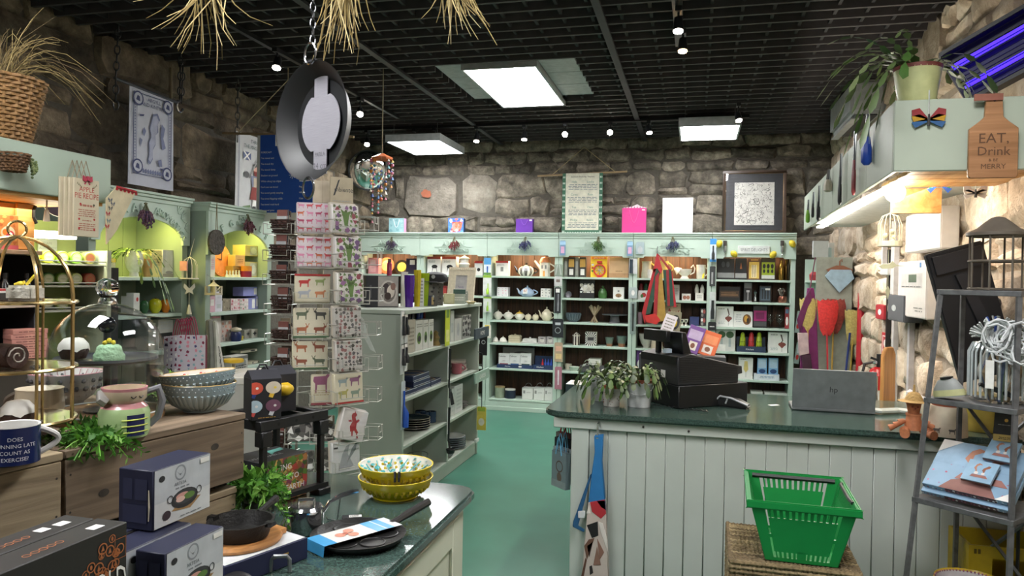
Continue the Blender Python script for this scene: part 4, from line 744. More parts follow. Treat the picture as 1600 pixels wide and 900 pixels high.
# ---------------------------------------------------------------- left wall units
def lk(x0,x1,yt,z,X):
    dx=abs(X)
    def yy(px):
        v=450.
        for _ in range(3):p=at(px,v,X=X);dd=(p-CAM).dot(_f);q=V((X,p.y,z))-CAM;v=450-F*q.dot(_u)/q.dot(_f)
        return v
    a,b=at(x0,yy(x0),X=X),at(x1,yy(x1),X=X)
    for xl,xh,ya_,yb_ in ((-3.9,-3.6,3.915,4.72),(-3.78,-3.51,4.88,5.64),(-2.2,-1.9,4.69,5.6),(-2.2,-1.9,5.66,6.43)):
        if xl < X < xh and ya_-.2 < (a.y+b.y)/2 < yb_+.02 and (X > -3 or ((a.y+b.y)/2 < 4.8) == (ya_ < 4.5)):a.y,b.y=max(a.y,ya_),min(b.y,yb_);break
    t=at((x0+x1)/2,yt,X=X)
    return (X,(a.y+b.y)/2,z+.001),abs(b.y-a.y),max(.02,t.z-z)
def lr(*a):
    l,w,h=lk(*a);return l,w*.67,h
def lc(L,x0,x1,yt,z,X,d,col,art=(),**k):loc,w,h=lk(x0,x1,yt,z,X);return carton(L,loc,w,d,h,col,art,rz=pi/2,**k)
X1,X2=-3.68,-3.55;SAGE=m('#8f9e86',.55,var=.06,sc=6);Z1=[1.568,1.307,1.04,.78,.5];Z2=[1.575,1.303,1.058,.84,.5]
sp1,ap1=at(278,379,X=X1).z,at(212,338,X=X1).z;sp2,ap2=at(414,399,X=X2).z,at(372,360,X=X2).z
u1=unit('green arched shelf unit with yellow lit niche and trailing plant',(X1,4.317,0),.93,pi/2,Z1,CT,.42,(ap1-sp1,sp1),CT-sp1,'arched green units on the left wall',[('A',-.31,1.90,.06,-.75),('R',-.25,1.955,.06,-.5),('R',-.18,1.99,.06,-.3),('A',-.1,2.005,.06,-.12),('N',-.02,2.01,.06,0),('A',.1,2.005,.05,.15),('R',.14,2.0,.05,.2),('O',.18,1.985,.05,.3),('M',.225,1.965,.05,.4),('A',.265,1.94,.05,.5),('T',.3,1.915,.05,.6),('I',.325,1.89,.05,.7),('C',.345,1.87,.05,.75),('S',.372,1.84,.05,.85)],6,SAGE,side=SHADEGRN,post=.06)
u2=unit('green arched shelf unit with orange clock in its niche',(X2,5.26,0),.885,pi/2,Z2,CT-.02,.42,(ap2-sp2,sp2),CT-.02-sp2,'arched green units on the left wall',[('F',-.27,1.93,.05,-.55),('G',-.16,1.97,.055,-.3),('FOOD',0,2.03,.035,0),('PROVISIONS',.02,1.985,.03,.03),('L',.22,1.955,.05,.4),('S',.3,1.9,.05,.6)],6,SAGE,side=SHADEGRN,post=.06)
def sprout(g,x,z,s,a):
    for k in range(5):b=a+(-.8+.4*k);g.prism([(x,z),(x+s*.5*cos(b-.15),z+s*.5*sin(b-.15)),(x+s*cos(b),z+s*sin(b)),(x+s*.5*cos(b+.15),z+s*.5*sin(b+.15))],-.02,-.013)
g=G(GRN);sprout(g,.36,2.0,.07,.3);sprout(g,.4,1.93,.06,.2);sprout(g,.33,2.03,.06,.9);g.ob('raised_leaf_carving',par=u1)
for y,x,c in ((4.317,X1,3.6),(5.26,X2,2.8)):
    l=lamp('AREA','niche_light',(x-.1,y,2.02),c,(1,.86,.2),size=.06,shape='RECTANGLE',size_y=.6);l.rotation_euler=(0,radians(-18),0)
    g=G(m('#fff0b0',.5,em=6));g.box(-.02,.02,-.28,.28,-.01,.01);g.ob('light_tube',(x-.07,y,2.04),L=('yellow tube light hidden in the plant niche' if c == 3.6 else 'yellow tube light hidden in the clock niche'),C='lamp')
for px,py,X,L in ((229,318,X1,'purple heather bunch tied on the frieze above the plant niche'),(388,336,X2,'dark red heather bunch tied on the frieze above the clock niche')):p=at(px,py,X=X+.06);sprigs(L,(X+.05,p.y,p.z),('#4a3458','#5a3a4a','#3a2c40','#6a4a5a') if X == X1 else ('#5a2c38','#4a2a3a','#6a4048'),.17,.075,36,rz=pi/2)
# trailing plants: every stem is a chain of flat leaf segments
def stemchain(par,p0,ang,out,up,g_,seg,wd,mats,name='stem',n=7):
    q=G(random.choice(mats));pts=[];tw=R(-.6,.6)
    for i in range(n+1):
        t=i/n;pts.append(V((p0[0]+cos(ang)*out*t,p0[1]+sin(ang)*out*t,p0[2]+up*t-g_*t*t)))
    for a,b in zip(pts,pts[1:]):
        d=(b-a);l=d.length;d.normalize();s=V((-sin(ang+tw),cos(ang+tw),R(-.3,.3)));s=(s-d*s.dot(d)).normalized();nn=d.cross(s)*wd*.18
        e=wd*R(.8,1.2);vs=[a,a+d*l*.3+s*e*.8,a+d*l*.75+s*e,b,a+d*l*.75-s*e,a+d*l*.3-s*e*.8,a+d*l*.5+nn,a+d*l*.5-nn]
        q.add(vs,[(i,(i+1) % 6,6) for i in range(6)]+[((i+1) % 6,i,7) for i in range(6)])
    return q.ob(name,par=par,smooth=True)
LEAF=[m(c,.45,var=.15,sc=30) for c in ('#3f5a24','#4a682c','#34501f','#5a7534')];DLEAF=[m(c,.4,var=.15,sc=30) for c in ('#4a5c34','#3c4f2c','#5a6a40','#6d7a52')]
loc,w,h=lk(196,222,392,Z1[0],X1-.13)
hd=T('face_planter','white face shaped planter with a trailing green cactus','plant pot',loc,pi/2);W5=m('#c9ccca',.5);g=G(W5)
q=h/.3;hd.scale=(q,q,q);h=.3;g.lathe([(0,0),(.055,0),(.05,.02),(.045,.05),(.075,.09),(.095,.15),(.1,.2),(.092,.25),(.085,h),(.075,h),(.07,h-.03),(0,h-.03)],22);g.ob('head_pot',par=hd,smooth=True)
g=G(W5);g.tube([(0,-.088,.205),(0,-.108,.165),(0,-.112,.15)],[.008,.013,.012],8);g.ob('nose',par=hd,smooth=True)
for sx in (-1,1):
    g=G(W5);g.tube([(sx*.05,-.083,.196),(sx*.033,-.092,.19),(sx*.015,-.095,.196)],.006,6);g.ob('eyelid',par=hd,smooth=True);g=G(W5);g.tube([(sx*.056,-.078,.216),(sx*.035,-.09,.224),(sx*.013,-.093,.212)],.005,6);g.ob('brow',par=hd,smooth=True)
g=G(W5);g.tube([(-.026,-.084,.118),(-.01,-.094,.123),(0,-.095,.12),(.01,-.094,.123),(.026,-.084,.118)],[.003,.007,.006,.007,.003],7);g.tube([(-.022,-.084,.115),(0,-.094,.108),(.022,-.084,.115)],[.003,.008,.003],7);g.ob('lips',par=hd,smooth=True)
for k in range(52):
    a=2*pi*k/52+R(-.1,.1);f=-sin(a)
    if f > .45 and k % 2:continue
    stemchain(hd,(.04*cos(a),.04*sin(a),h-.02),a,R(.32,.5) if f > .75 else R(.2,.5 if f > 0 else .3),(u_ := R(.1,.3)),R(.5,.95) if f > .75 else u_+R(0,h*.6),0,.013,LEAF)
lc('yellow topped card box at the left of the face planter',168,180.5,404,Z1[0],X1-.06,.08,'#b9b890',[('r',0,.78,1,1,YEL),('s',10,[m('#8a9a5a'),m('#d9d49a')],.4,0)])
loc,w,h=lr(222,238,405,Z1[0],X1-.12);pot('tan ceramic vase behind the plant strands',loc,[(0,0),(w*.3,0),(w*.45,h*.3),(w*.5,h*.8),(w*.45,h),(w*.38,h),(0,h*.3)],'#b08a5c','vase','vase')
lc('cream diffuser box beside the lilac box',236,254,391,Z1[0],X1-.09,.1,'#c9be84',[('L',.2,.7,.8,.4,3,m('#a89a62'))])
lc('grey lilac candle box with pillar picture',254,275,391,Z1[0],X1-.08,.1,'#b3b2b8',[('r',.25,.15,.95,.98,m('#c9c9d2')),('o',.6,.17,.35,.06,m('#8a8698')),('r',0,0,1,.12,m('#8e8890'))])
for i,(a,b,y) in enumerate(((200,209,463),(208.5,218,458))):lc(('low white box beside the green ceramic apple','white tag box with red heart on it')[i],a,b,y,Z1[1],X1-.07-.05*(1-i),.06,'#cfd0cb',[('o',.6,.7,.18,.1,RED)] if i else [])
def apple(L,a,b,yt,z,X,col,stem='#5a4a2a',sz=.8):
    loc,w,h=lr(a,b,yt,z,X);r=w/2;g=G(m(col,.18,var=.2,sc=25));g.lathe([(0,.01),(r*.5,0),(r*.9,h*.25),(r,h*.5),(r*.85,h*.8),(r*.45,h*.92),(r*.15,h*.86),(0,h*.84)],20);o=g.ob('ceramic_fruit',loc,L=L,C='ornament',smooth=True)
    g=G(m(stem,.6));g.tube([(0,0,h*.84),(.004,0,h*.98)],[.006,.008],6);g.ob('stem',par=o);return o
apple('dark green glass apple beside the yellow one',218,233,468,Z1[1],X1-.12,'#2f5a35');apple('yellow green ceramic apple on the second niche shelf',232.5,252.5,465,Z1[1],X1-.1,'#b5b41c');apple('orange ceramic pumpkin beside the yellow apple',250.5,274,466,Z1[1],X1-.1,'#cc7a20')
lc('white and black box with amber lamp picture',247,270,499,Z1[2],X1-.07,.12,'#b9b8b4',[('r',.05,.06,.95,.55,BLK),('o',.5,.28,.2,.15,m('#8a5a3c')),('L',.1,.95,.9,.65,3,LGR)])
lc('plain grey carton beside the amber lamp box',232,246,505,Z1[2],X1-.09,.1,'#8f8d86',[('r',.1,.1,.9,.9,m('#9d9b94'))])
for i,(a,b,y) in enumerate(((254,288,568),(284,309,566))):lc(('long dark box with handle slot below the gift bags','dark box with red spot beside the gift bags')[i],a,b,y,.84,(-3.35,-3.3)[i]+.2,.12,'#2c2b2d',[('L',.05,.95,.9,.75,1,WH),('r',.2,.95,.7,1,BLK)] if i == 0 else [('o',.4,.5,.25,.3,RED)])
g=G(m('#7e8a80',.6));g.box(-.42,.42,0,.4,0,.838);g.mat(m('#2f3330',.6)).box(-.42,.42,-.002,0,.02,.8);g.ob('storage_plinth',(-3.02,4.3,0),pi/2,L='low green plinth in front of the plant unit carrying dark boxes',C='plinth')
# unit two
t=T('wall_clock','orange stone clock leaning in the second niche','clock',lk(331,362,380,Z2[0],X2-.16)[0],rot=(radians(-8),0,pi/2));loc,w,h=lk(332,361,380,Z2[0],X2-.12);r=h/2
g=G(m('#c9763e',.6,var=.2,sc=14));g.at(0,0,r,rx=pi/2);g.lathe([(0,-.01),(r,-.01),(r,.01),(0,.01)],32);g.ob('clock_face',par=t);g=G(m('#e0a070'));g.at(0,-.0112,r);[g.prism([(r*.8*sin(a)-.004,r*.8*cos(a)-.004),(r*.8*sin(a)+.004,r*.8*cos(a)-.004),(r*.92*sin(a)+.004,r*.92*cos(a)),(r*.92*sin(a)-.004,r*.92*cos(a))],-.001,.001) for a in [2*pi*k/12 for k in range(12)]];g.ob('hour_marks',par=t)
for L_,a in ((.4,5.0),(.55,.25)):g=G(BLK);g.at(0,-.013,r);g.prism([(-.004*cos(a),.004*sin(a)),(.004*cos(a),-.004*sin(a)),(L_*r*sin(a)+.002,L_*r*cos(a)),(L_*r*sin(a)-.002,L_*r*cos(a))],-.001,.001);g.ob('clock_hand',par=t)
lc('tall white card leaning beside the orange clock',328,336,398,Z2[0],X2-.05,.02,'#d5cfc4',[('L',.2,.8,.8,.3,5,PNK)])
for k in range(5):
    loc,w,h=lr(352+k*4.8,356.5+k*4.8,422,Z2[0],X2-.05);pot('white chess piece shaped candle, %s of five before the orange clock' % ('first','second','third','fourth','last')[k],loc,[(0,0),(w*.5,0),(w*.45,h*.25),(w*.18,h*.5),(w*.3,h*.7),(w*.15,h*.85),(0,h)],'#d9d6cc','candle','candle',n=9,gr='small white candles before the clock')
lc('small tan soap box stacked on a brown one',367.5,382.5,399,1.655,X2-.09,.07,'#d0a866',[('L',.2,.7,.8,.3,3,m('#8a6a3a'))]);lc('brown box under the small tan soap box',364,381,416,Z2[0],X2-.09,.07,'#a8823e',[('L',.1,.8,.9,.4,2,m('#6a4f22'))])
bc2=lr(377,392,416,Z2[0],X2-.05);o=pot('orange and red candle glass in the clock niche',bc2[0],[(0,0),(bc2[1]*.5,0),(bc2[1]*.5,bc2[2]*.55)],'#8a1f3c','candle_glass','candle',n=14);g=G(m('#d9892e',.25));g.lathe([(bc2[1]*.5,bc2[2]*.55),(bc2[1]*.5,bc2[2]),(0,bc2[2]*.98)],14);g.ob('upper_glass',par=o,smooth=True)
for i,(z,y) in enumerate(((Z2[0],409.5),(Z2[0]+.178,384))):lc(('lower','upper')[i]+' of two kraft boxes with silver cloud panel',383,410,y,z,X2-.1,.12,'#bfae6e',[('r',.38,.08,.95,.92,m('#b5b3a8')),('o',.66,.5,.22,.3,m('#cfcec6'))],gr='kraft boxes with cloud panel')
g=G(m('#4d4740',.75,bump=.8,sc=45,var=.3));p=at(330,398,X=X2+.04);q=at(330,358,X=X2+.04);r=(q.z-p.z)/2;g.at(0,0,0,rx=pi/2);g.lathe([(0,-.008),(r,-.008),(r,.008),(0,.008)],28);o=g.ob('hanging_trivet',((X2+.045),at(330,378,X=X2).y,(p.z+q.z)/2),pi/2,L='round dark carved trivet hanging on the second unit',C='trivet');g=G(m('#8a7a5a'));g.tube([(-.01,0,r*.95),(0,0,r+.2),(.01,0,r*.95)],.003,4);g.ob('hanging_loop',par=o)
loc,w,h=lr(322,345,436,at(333,461,X=X2+.05).z,X2+.07);w=min(w,.09);t=T('hanging_lantern','small whitewashed wooden lantern with pointed roof','lantern',loc,pi/2)
for sx in (-1,1):
    for sy in (-1,1):g=G(m('#b5ab94',.7));g.box(sx*w*.4-.008,sx*w*.4+.008,sy*w*.4-.008,sy*w*.4+.008,.012,h*.55);g.ob('post',par=t)
g=G(m('#b5ab94',.7));g.box(-w/2,w/2,-w/2,w/2,0,.014);g.ob('floor_plate',par=t);g=G(m('#b5ab94',.7));g.lathe([(w*.62,h*.55),(w*.3,h*.68),(w*.1,h*.8),(.004,h),(0,h)],4);g.lathe([(0,h*.53),(w*.62,h*.55)],4);g.ob('roof',par=t);g=G(m('#cfc6ae',.7));g.tube([(-w*.4,-w*.4,.02),(w*.4,-w*.4,h*.53)],.004,4);g.tube([(w*.4,-w*.4,.02),(-w*.4,-w*.4,h*.53)],.004,4);g.tube([(w*.4,w*.4,.02),(w*.4,-w*.4,h*.53)],.004,4);g.ob('lattice',par=t)
g=G(m('#9a9a96',.4,.6));g.tube([(0,0,h),(-w*.9,-.0,h+.03),(-w*.9,0,h*.2)],.002,4);g.ob('wire',par=t)
for L,a,b,y,z,c,art,dx in (('pink candle box under the wooden lantern',327,336,463,Z2[1],'#c9a0ac',[('r',.2,.4,.8,.8,WH)],0),('tall white candle box, lower of two',336,347.5,470,Z2[1],'#cfccd6',[('r',.2,.3,.8,.7,LGR)],.02),
      ('brown trinket box left of the floral boxes',348,361,467,Z2[1],'#8f8472',[('s',8,[m('#b5a890'),m('#6a6050')],.4,0)],.05),('left of two pink floral boxes',361,374.5,467,Z2[1],'#d5c0c0',[('s',14,[m('#b04a5a'),m('#d98a9a'),WH],.45,0)],.04),('right of two pink floral boxes',375,388,467,Z2[1],'#d9c9c6',[('s',14,[m('#b04a5a'),m('#8aa08a'),WH],.45,0)],.04),('lower left lavender soap box',386,398.5,466,Z2[1],'#8f93c9',[('r',.6,.1,.95,.9,WH)],.05),('lower right lavender soap box',399.5,408,463,Z2[1],'#9a9dd0',[('r',.2,.2,.8,.8,WH)],.05),('lavender box lying on the two lower ones',380,405,448.5,1.415,'#8a8ec6',[('r',.75,.15,.95,.85,WH)],.06),
      ('tall pale box with oval bottle picture',328.5,345,493,Z2[2],'#c3b9b2',[('o',.5,.45,.3,.4,m('#d9d3ce')),('r',.1,.9,.9,.97,PNK)],.02),('floral carton behind the lidded jar',345,362,501,Z2[2],'#b8a8a0',[('s',16,[m('#a8584a'),m('#c98a7a'),WH,g3],.5,0)],.05),('dark grey panel box behind the floral carton',350,370,493,Z2[2],'#6e6a66',[('r',.1,.1,.9,.9,m('#77736e'))],.2),('grey box with black star, small',382,393,515,Z2[2],'#8f8b80',[('p',[(.5,.8),(.58,.58),(.8,.5),(.58,.42),(.5,.2),(.42,.42),(.2,.5),(.42,.58)],BLK)],.07),('grey box with black star, larger',393,406.5,514,Z2[2],'#a5a296',[('p',[(.5,.85),(.6,.6),(.85,.5),(.6,.4),(.5,.15),(.4,.4),(.15,.5),(.4,.6)],BLK)],.05),
      ('white carton with mask print on the lower shelf',361,387,556,.84,'#b5b4ac',[('o',.5,.5,.4,.3,m('#8a8a86')),('r',0,.75,1,.95,m('#6a6a66')),('L',.1,.4,.9,.1,2,BLK)],-.12),('upper dark framed cream box on the lower shelf',376,402,548,.945,'#b5ae98',[('r',.5,.1,.92,.9,m('#c9c2ae')),('o',.72,.5,.16,.3,BLK)],.03),('lower dark framed cream box on the lower shelf',385,408,565,.84,'#aaa48e',[('r',.45,.1,.92,.9,BLK),('r',.52,.2,.86,.8,m('#c9c2ae'))],.03)):
    lc(L,a,b,y,z,X2-.04-dx,.1,c,art)
lc('tall white candle box, upper of two',336.5,347,456,Z2[1]+.08,X2-.06,.1,'#d3d0da',[('L',.2,.8,.8,.3,3,LGR)])
loc,w,h=lr(361,376,511,Z2[2],X2-.04);o=pot('cream and navy lidded jar on the third shelf',loc,[(0,0),(w*.45,0),(w*.5,h*.3),(w*.45,h*.62),(w*.38,h*.7)],'#1f2c5a','jar','jar',[(w*.4,h*.68),(w*.52,h*.78),(w*.45,h*.9),(0,h)],'#c9bda4')
loc,w,h=lr(375,380,525,Z2[2],X2-.04);pot('tiny yellow pot beside the navy jar',loc,[(0,0),(w*.4,0),(w*.5,h),(0,h)],'#c9b04a','pot','pot')
# things hung between and before the left units
p=at(296,436,X=X1+.06);t=T('birdcage_garland','white wire birdcage garland with butterfly and cone','ornament',(p.x,p.y,p.z));CR=m('#cfcabb',.5);s=.055
g=G(CR);[g.tube([(s*cos(a),s*sin(a),0),(s*cos(a),s*sin(a),.1),(s*.7*cos(a),s*.7*sin(a),.14),(0,0,.165)],.0022,4) for a in [2*pi*k/10 for k in range(10)]];g.ob('cage_bars',par=t,kd='stuff');g=G(CR);g.lathe([(0,0),(s*1.2,0),(s*1.2,.008),(0,.008)],14);g.ob('cage_floor',par=t);g=G(m('#c98a86'));g.box(-.03,.03,-.07,-.06,.06,.13);g.ob('pink_card',par=t);g=G(CR);g.tube([(0,0,0),(0,0,-.24)],.0015,4);g.tube([(0,0,.165),(0,.05,.3)],.0015,4);g.ob('string',par=t)
g=G(CR);[g.prism([(0,-.07),(sx*.035,-.03),(sx*.04,-.06),(sx*.02,-.085),(sx*.03,-.115),(0,-.095)],-.002,.002) for sx in (-1,1)];g.ob('butterfly',par=t,rz=.7);g=G(CR);g.lathe([(0,-.19),(.006,-.19),(.02,-.26),(0,-.26)],10);g.ob('cone',par=t)
for i in range(4):
    x0=302-7*i;p0,p1=at(x0-24,580,D=4.1+.05*i),at(x0+16,585,D=4.1+.05*i);w=.155;h=.24
    c=at(x0-4,586,D=4.1+.05*i);gift_bag('gift bag of red blue butterfly print, %s in the hanging row' % ('front','second','third','rearmost')[i],(c.x,c.y,c.z-.08),w,h+.06,'#c3bcc4',[('s',48,[m('#a02c48'),m('#4a4a78'),m('#d98a9a'),m('#8ab0b8'),m('#7a2440')],.42,0)] if i == 0 else [('s',40,[m('#7a2440'),m('#3a2c48'),WH],.45,0)],rz=radians(18),d=.03,hcol='#a83a5a',side='#7a2440',hlen=.42)
g=G(m('#8a8a88',.4,.7));q=[at(298-7*i,586,D=4.1+.05*i)+V((-.005,.015,.318)) for i in range(4)];g.tube([(X1,q[3].y+.2,q[3].z+.02)]+q[::-1]+[q[0]+V((.01,-.03,.015))],.005,6);g.ob('bag_hook',L='long steel hook carrying the butterfly gift bags',C='hook')
p=at(327,500,X=X2+.013);t=T('folded_apron','grey and white apron hanging on the second unit post','apron',(p.x,p.y,p.z),pi/2);g=G(m('#77766f',.9));g.prism([(-.05,0),(.02,.01),(.03,-.15),(.05,-.45),(-.02,-.5),(-.03,-.2)],-.03,.0);g.ob('grey_fold',par=t,bev=.006);g=G(m('#c2beb4',.9));g.prism([(.0,0),(.03,-.02),(.1,-.25),(.15,-.42),(.04,-.5),(.02,-.2)],-.045,-.01);g.ob('white_fold',par=t,bev=.006);g=G(m('#4a4a4a',.8));[g.tube([(.05+.01*k,-.047,-.2-.05*k),(.07+.01*k,-.048,-.25-.05*k),(.06+.01*k,-.047,-.28-.05*k)],.002,3) for k in range(4)];g.ob('printed_marks',par=t)
# hanging tea towels and their hardware by the left wall
XT=-3.95
def towel(L,pts,X=None,Y=None,cols='#c9ccd6',name='tea_towel',dark=None):
    q=[at(x,y,X=X,Y=Y) for x,y in pts];w=(q[1]-q[0]).length;h=(q[0].z+q[1].z-q[2].z-q[3].z)/2;c=(q[2]+q[3])/2
    rz=pi/2 if X else 0;g=G(m(cols,.85,var=.04));n=10;vs=[]
    for j in range(n+1):
        for i in range(n+1):u=i/n-.5;vv=j/n;vs.append((u*w*(1+.02*(1-vv)),.006*sin(u*9+1)*(1-vv)-.002,vv*h))
    fs=[(j*(n+1)+i,j*(n+1)+i+1,(j+1)*(n+1)+i+1,(j+1)*(n+1)+i) for j in range(n) for i in range(n)]
    g.add(vs,fs);g.add([(x,y+.004,z) for x,y,z in vs],[f[::-1] for f in fs]);o=g.ob(name,c,rz,L=L,C='tea towel',smooth=True);return o,w,h
o,w,h=towel('white towel printed with a blue map of Argyll and Kintyre',[(202,131),(270,160),(267,298),(203,288)],X=XT,cols='#c6c9d6')
B1=m('#4a5078',.8);B2=m('#7f86a8',.8);g=G();y=-.0105
pr(g,w,h,y,[('r',.06,.12,.075,.96,B1),('r',.925,.12,.94,.96,B1),('r',.06,.955,.94,.962,B1),('r',.06,.118,.94,.125,B1),('r',.13,.16,.14,.93,B2),('r',.86,.16,.87,.93,B2),('t','ARGYLL',.52,.895,.038,B1),('t','AND KINTYRE',.5,.84,.038,B1)])
for cx,cz in ((.16,.9),(.84,.9),(.16,.2),(.84,.17)):pr(g,w,h,y-.002,[('o',cx,cz,.11,.062,m('#c6c9d6',.8)),('O',cx,cz,.115,B1),('p',[(cx-.05,cz-.02),(cx-.02,cz+.03),(cx+.03,cz+.02),(cx+.04,cz-.03)],B1)])
land=[(.5,.78),(.6,.8),(.66,.74),(.6,.68),(.62,.6),(.55,.56),(.56,.46),(.5,.4),(.5,.3),(.44,.24),(.38,.26),(.42,.36),(.4,.46),(.46,.54),(.42,.62),(.46,.7)]
pr(g,w,h,y-.001,[('p',land,B2),('p',[(.5+(a-.5)*.82,.53+(b-.53)*.9) for a,b in land],m('#b0b5cc',.8)),('p',[(.7,.7),(.78,.66),(.74,.55),(.8,.45),(.72,.42),(.68,.55)],B2),('p',[(.3,.62),(.34,.58),(.3,.52),(.26,.56)],B2),('p',[(.2,.74),(.3,.75),(.28,.73),(.2,.72)],B1),('p',[(.62,.3),(.7,.32),(.72,.24),(.64,.24)],B2),('p',[(.2,.5),(.26,.48),(.22,.4)],B2),('p',[(.66,.22),(.76,.22),(.74,.205),(.68,.205)],B1)])
for k in range(26):pr(g,w,h,y,[('p',[(.085,.16+.03*k),(.12,.165+.03*k),(.1,.18+.03*k)],B2),('p',[(.88,.16+.03*k),(.915,.165+.03*k),(.9,.18+.03*k)],B2)])
for k in range(9):pr(g,w,h,y,[('p',[(.28+.055*k,.135),(.26+.055*k,.17),(.3+.055*k,.19),(.32+.055*k,.15)],B2)])
g.ob('printed_map',par=o)
a,b=at(179,122,X=XT),at(276,160,X=XT);g=G(m('#6a6c70',.3,.7));g.tube([a,b],.012,8);g.ob('towel_bar',L='steel bar carrying the map towel',C='bar')
g=G(m('#4a4c50',.4,.8));p=at(185,66,X=XT);q=at(181,122,X=XT);r=at(181,170,X=XT);chain(g,(p.x,p.y,ZC+.05),q,.017,.005);chain(g,q,r,.017,.005);g.ob('hanging_chain',L='thin steel chain holding the left end of the towel bar',C='chain')
g=G(m('#4a4c50',.4,.8));p=at(282,100,X=XT);q=at(281,160,X=XT);chain(g,(p.x,p.y,ZC+.05),q,.017,.005);chain(g,(q.x,q.y+.02,q.z),(p.x,p.y+.03,p.z),.017,.005);g.ob('hanging_chain',L='doubled steel chain at the right end of the towel bar',C='chain')
p=at(281,166,X=XT);g=G(m('#c4c6ca',.2,.9));g.tube([(p.x,p.y+.035*cos(a)+.0,p.z+.045*sin(a)) for a in [1.4+4.6*k/12 for k in range(13)]],.011,7);g.ob('steel_hook',L='shiny steel hook below the doubled chain',C='hook',smooth=True)
p,q=at(267,106,X=-4.16),at(267,326,X=-4.16);g=G(m('#7f7057',.7));g.tube([q,p],.012,6);g.ob('wooden_pole',L='thin wooden pole upright against the wall behind the map towel',C='pole')
o,w,h=towel('white towel with piper drawing, half behind the blue towel',[(366,199),(424,226),(424,348),(369,327)],X=XT,cols='#c9c9cb')
g=G();RD=m('#8a3a36',.8);pr(g,w,h,-.0105,[('r',.05,.06,.06,.96,B1),('r',.05,.06,.95,.067,B1),('t','THROUGH',.55,.9,.045,m('#2c4a44')),('t','THE MAGGIE MILL',.5,.83,.045,m('#2c4a44')),('r',.16,.68,.36,.78,m('#3a4a7a')),('p',[(.16,.68),(.2,.68),(.36,.78),(.32,.78)],WH),('p',[(.32,.68),(.36,.68),(.2,.78),(.16,.78)],WH),
   ('p',[(.42,.64),(.5,.67),(.62,.63),(.6,.6),(.46,.6)],BLK),('o',.53,.56,.09,.06,m('#c9907a')),('p',[(.44,.56),(.62,.56),(.6,.48),(.54,.45),(.47,.48)],RD),('p',[(.36,.5),(.7,.5),(.72,.36),(.4,.36)],m('#6a6f8a')),('p',[(.44,.48),(.66,.48),(.7,.34),(.44,.34)],m('#b0a08a')),('p',[(.4,.36),(.7,.36),(.78,.2),(.34,.2)],RD),('p',[(.42,.2),(.5,.2),(.5,.09),(.4,.09)],WH),('p',[(.6,.2),(.68,.2),(.7,.09),(.58,.09)],WH),('p',[(.38,.08),(.5,.08),(.5,.12),(.42,.12)],BLK),('p',[(.58,.08),(.72,.08),(.68,.12),(.58,.12)],BLK),('p',[(.3,.46),(.33,.46),(.62,.78),(.6,.79)],g3),('o',.25,.5,.07,.04,BLK),('p',[(.15,.1),(.35,.13),(.36,.1),(.2,.075)],m('#5a7a4a'))])
g.ob('printed_drawing',par=o)
YT=5.55;o,w,h=towel('blue weather forecast tea towel hanging behind the big pan',[(401,209),(492,212),(492,346),(401,346)],Y=YT,cols='#c2c2bd')
FB=m('#1f4a9c',.85,var=.05);g=G();L1=['FORECAST','Tea towel wet','Tea towel dry','Tea towel damp','Shadow on ground','White along top edges',"Can't see tea towel",'Tea towel gently swaying','Tea towel flapping wildly','Tea towel rock hard','Tea towel gone'];L2=['','Rain','Dry','Drizzle','Sunny','Snow','Fog','Windy','Gale','Frost','Hurricane']
pr(g,w,h,-.0105,[('r',.06,.1,.97,1,FB),('r',.32,.87,.5,1,WH)]);g.mat(WH)
def ltext(g,s,x,z,hh,y):vs,fs=textgeo(s);k=hh/.7;x0=min(v[0] for v in vs);g.add([(x+(a-x0)*k,y,z+b*k) for a,b in vs],fs)
for k,s in enumerate(L1):ltext(g,s,w*(-.42),h*(.79-.067*k),h*.02,-.012)
for k,s in enumerate(L2):
    if s:ltext(g,s,w*.24,h*(.79-.067*k),h*.02,-.012)
for k in range(8):a=2*pi*k/8;g.tube([(w*.12+.014*cos(a),-.0125,h*.53+.014*sin(a)),(w*.12+.03*cos(a),-.0125,h*.53+.03*sin(a))],.0025,3)
g.disc(w*.12,h*.53,.011,.011,-.0125);g.ob('printed_forecast',par=o)
a,b=at(348,208,Y=YT),at(553,214,Y=YT);c=at(450,125,Y=YT);g=G(m('#8a7355',.7));g.tube([a,b],.011,7);o=g.ob('towel_rod',L='wooden rod carrying the blue forecast towel',C='rod');g=G(m('#a89a7a',.8));a2,b2=at(372,206,Y=YT),at(541,213,Y=YT);g.tube([a2,c,b2],.005,5);g.tube([c,(c.x,c.y,ZC+.05)],.004,5);g.ob('cord',par=o)
p=at(371,200,X=XT);g=G(m('#5a5a58',.4,.7));chain(g,(p.x,p.y,ZC+.05),(p.x,p.y,p.z-.12),.02,.005);g.ob('hanging_chain',L='dark chain beside the piper towel',C='chain')
# convex mirror, sign, bead mobile
c=at(576,266,Y=8.45);r=31/F*(c-CAM).dot(_f);t=T('convex_mirror','round convex safety mirror in the far left corner','mirror',c);t.rotation_euler=(V((CAM.x+.6,2,.9))-c).to_track_quat('Z','Y').to_euler()
g=G(m('#e8ecee',.02,1.,var=0));n=8;g.lathe([(0,r*.3)]+[(r*.97*sin(pi/2*k/n*.98),r*.3*cos(pi/2*k/n)) for k in range(1,n+1)],36);g.ob('mirror_glass',par=t,smooth=True);g=G(m('#2a2a2c',.5));g.tube([(r*cos(a),r*sin(a),0) for a in [2*pi*k/32 for k in range(32)]],r*.04,6,True);g.ob('rim',par=t,smooth=True);g=G(m('#4a4a4a',.5));g.lathe([(0,-.02),(r*.95,-.01),(r*.95,0)],28);g.tube([(0,0,-.02),(-.1,.05,-.5)],.02,6);g.ob('bracket',par=t)
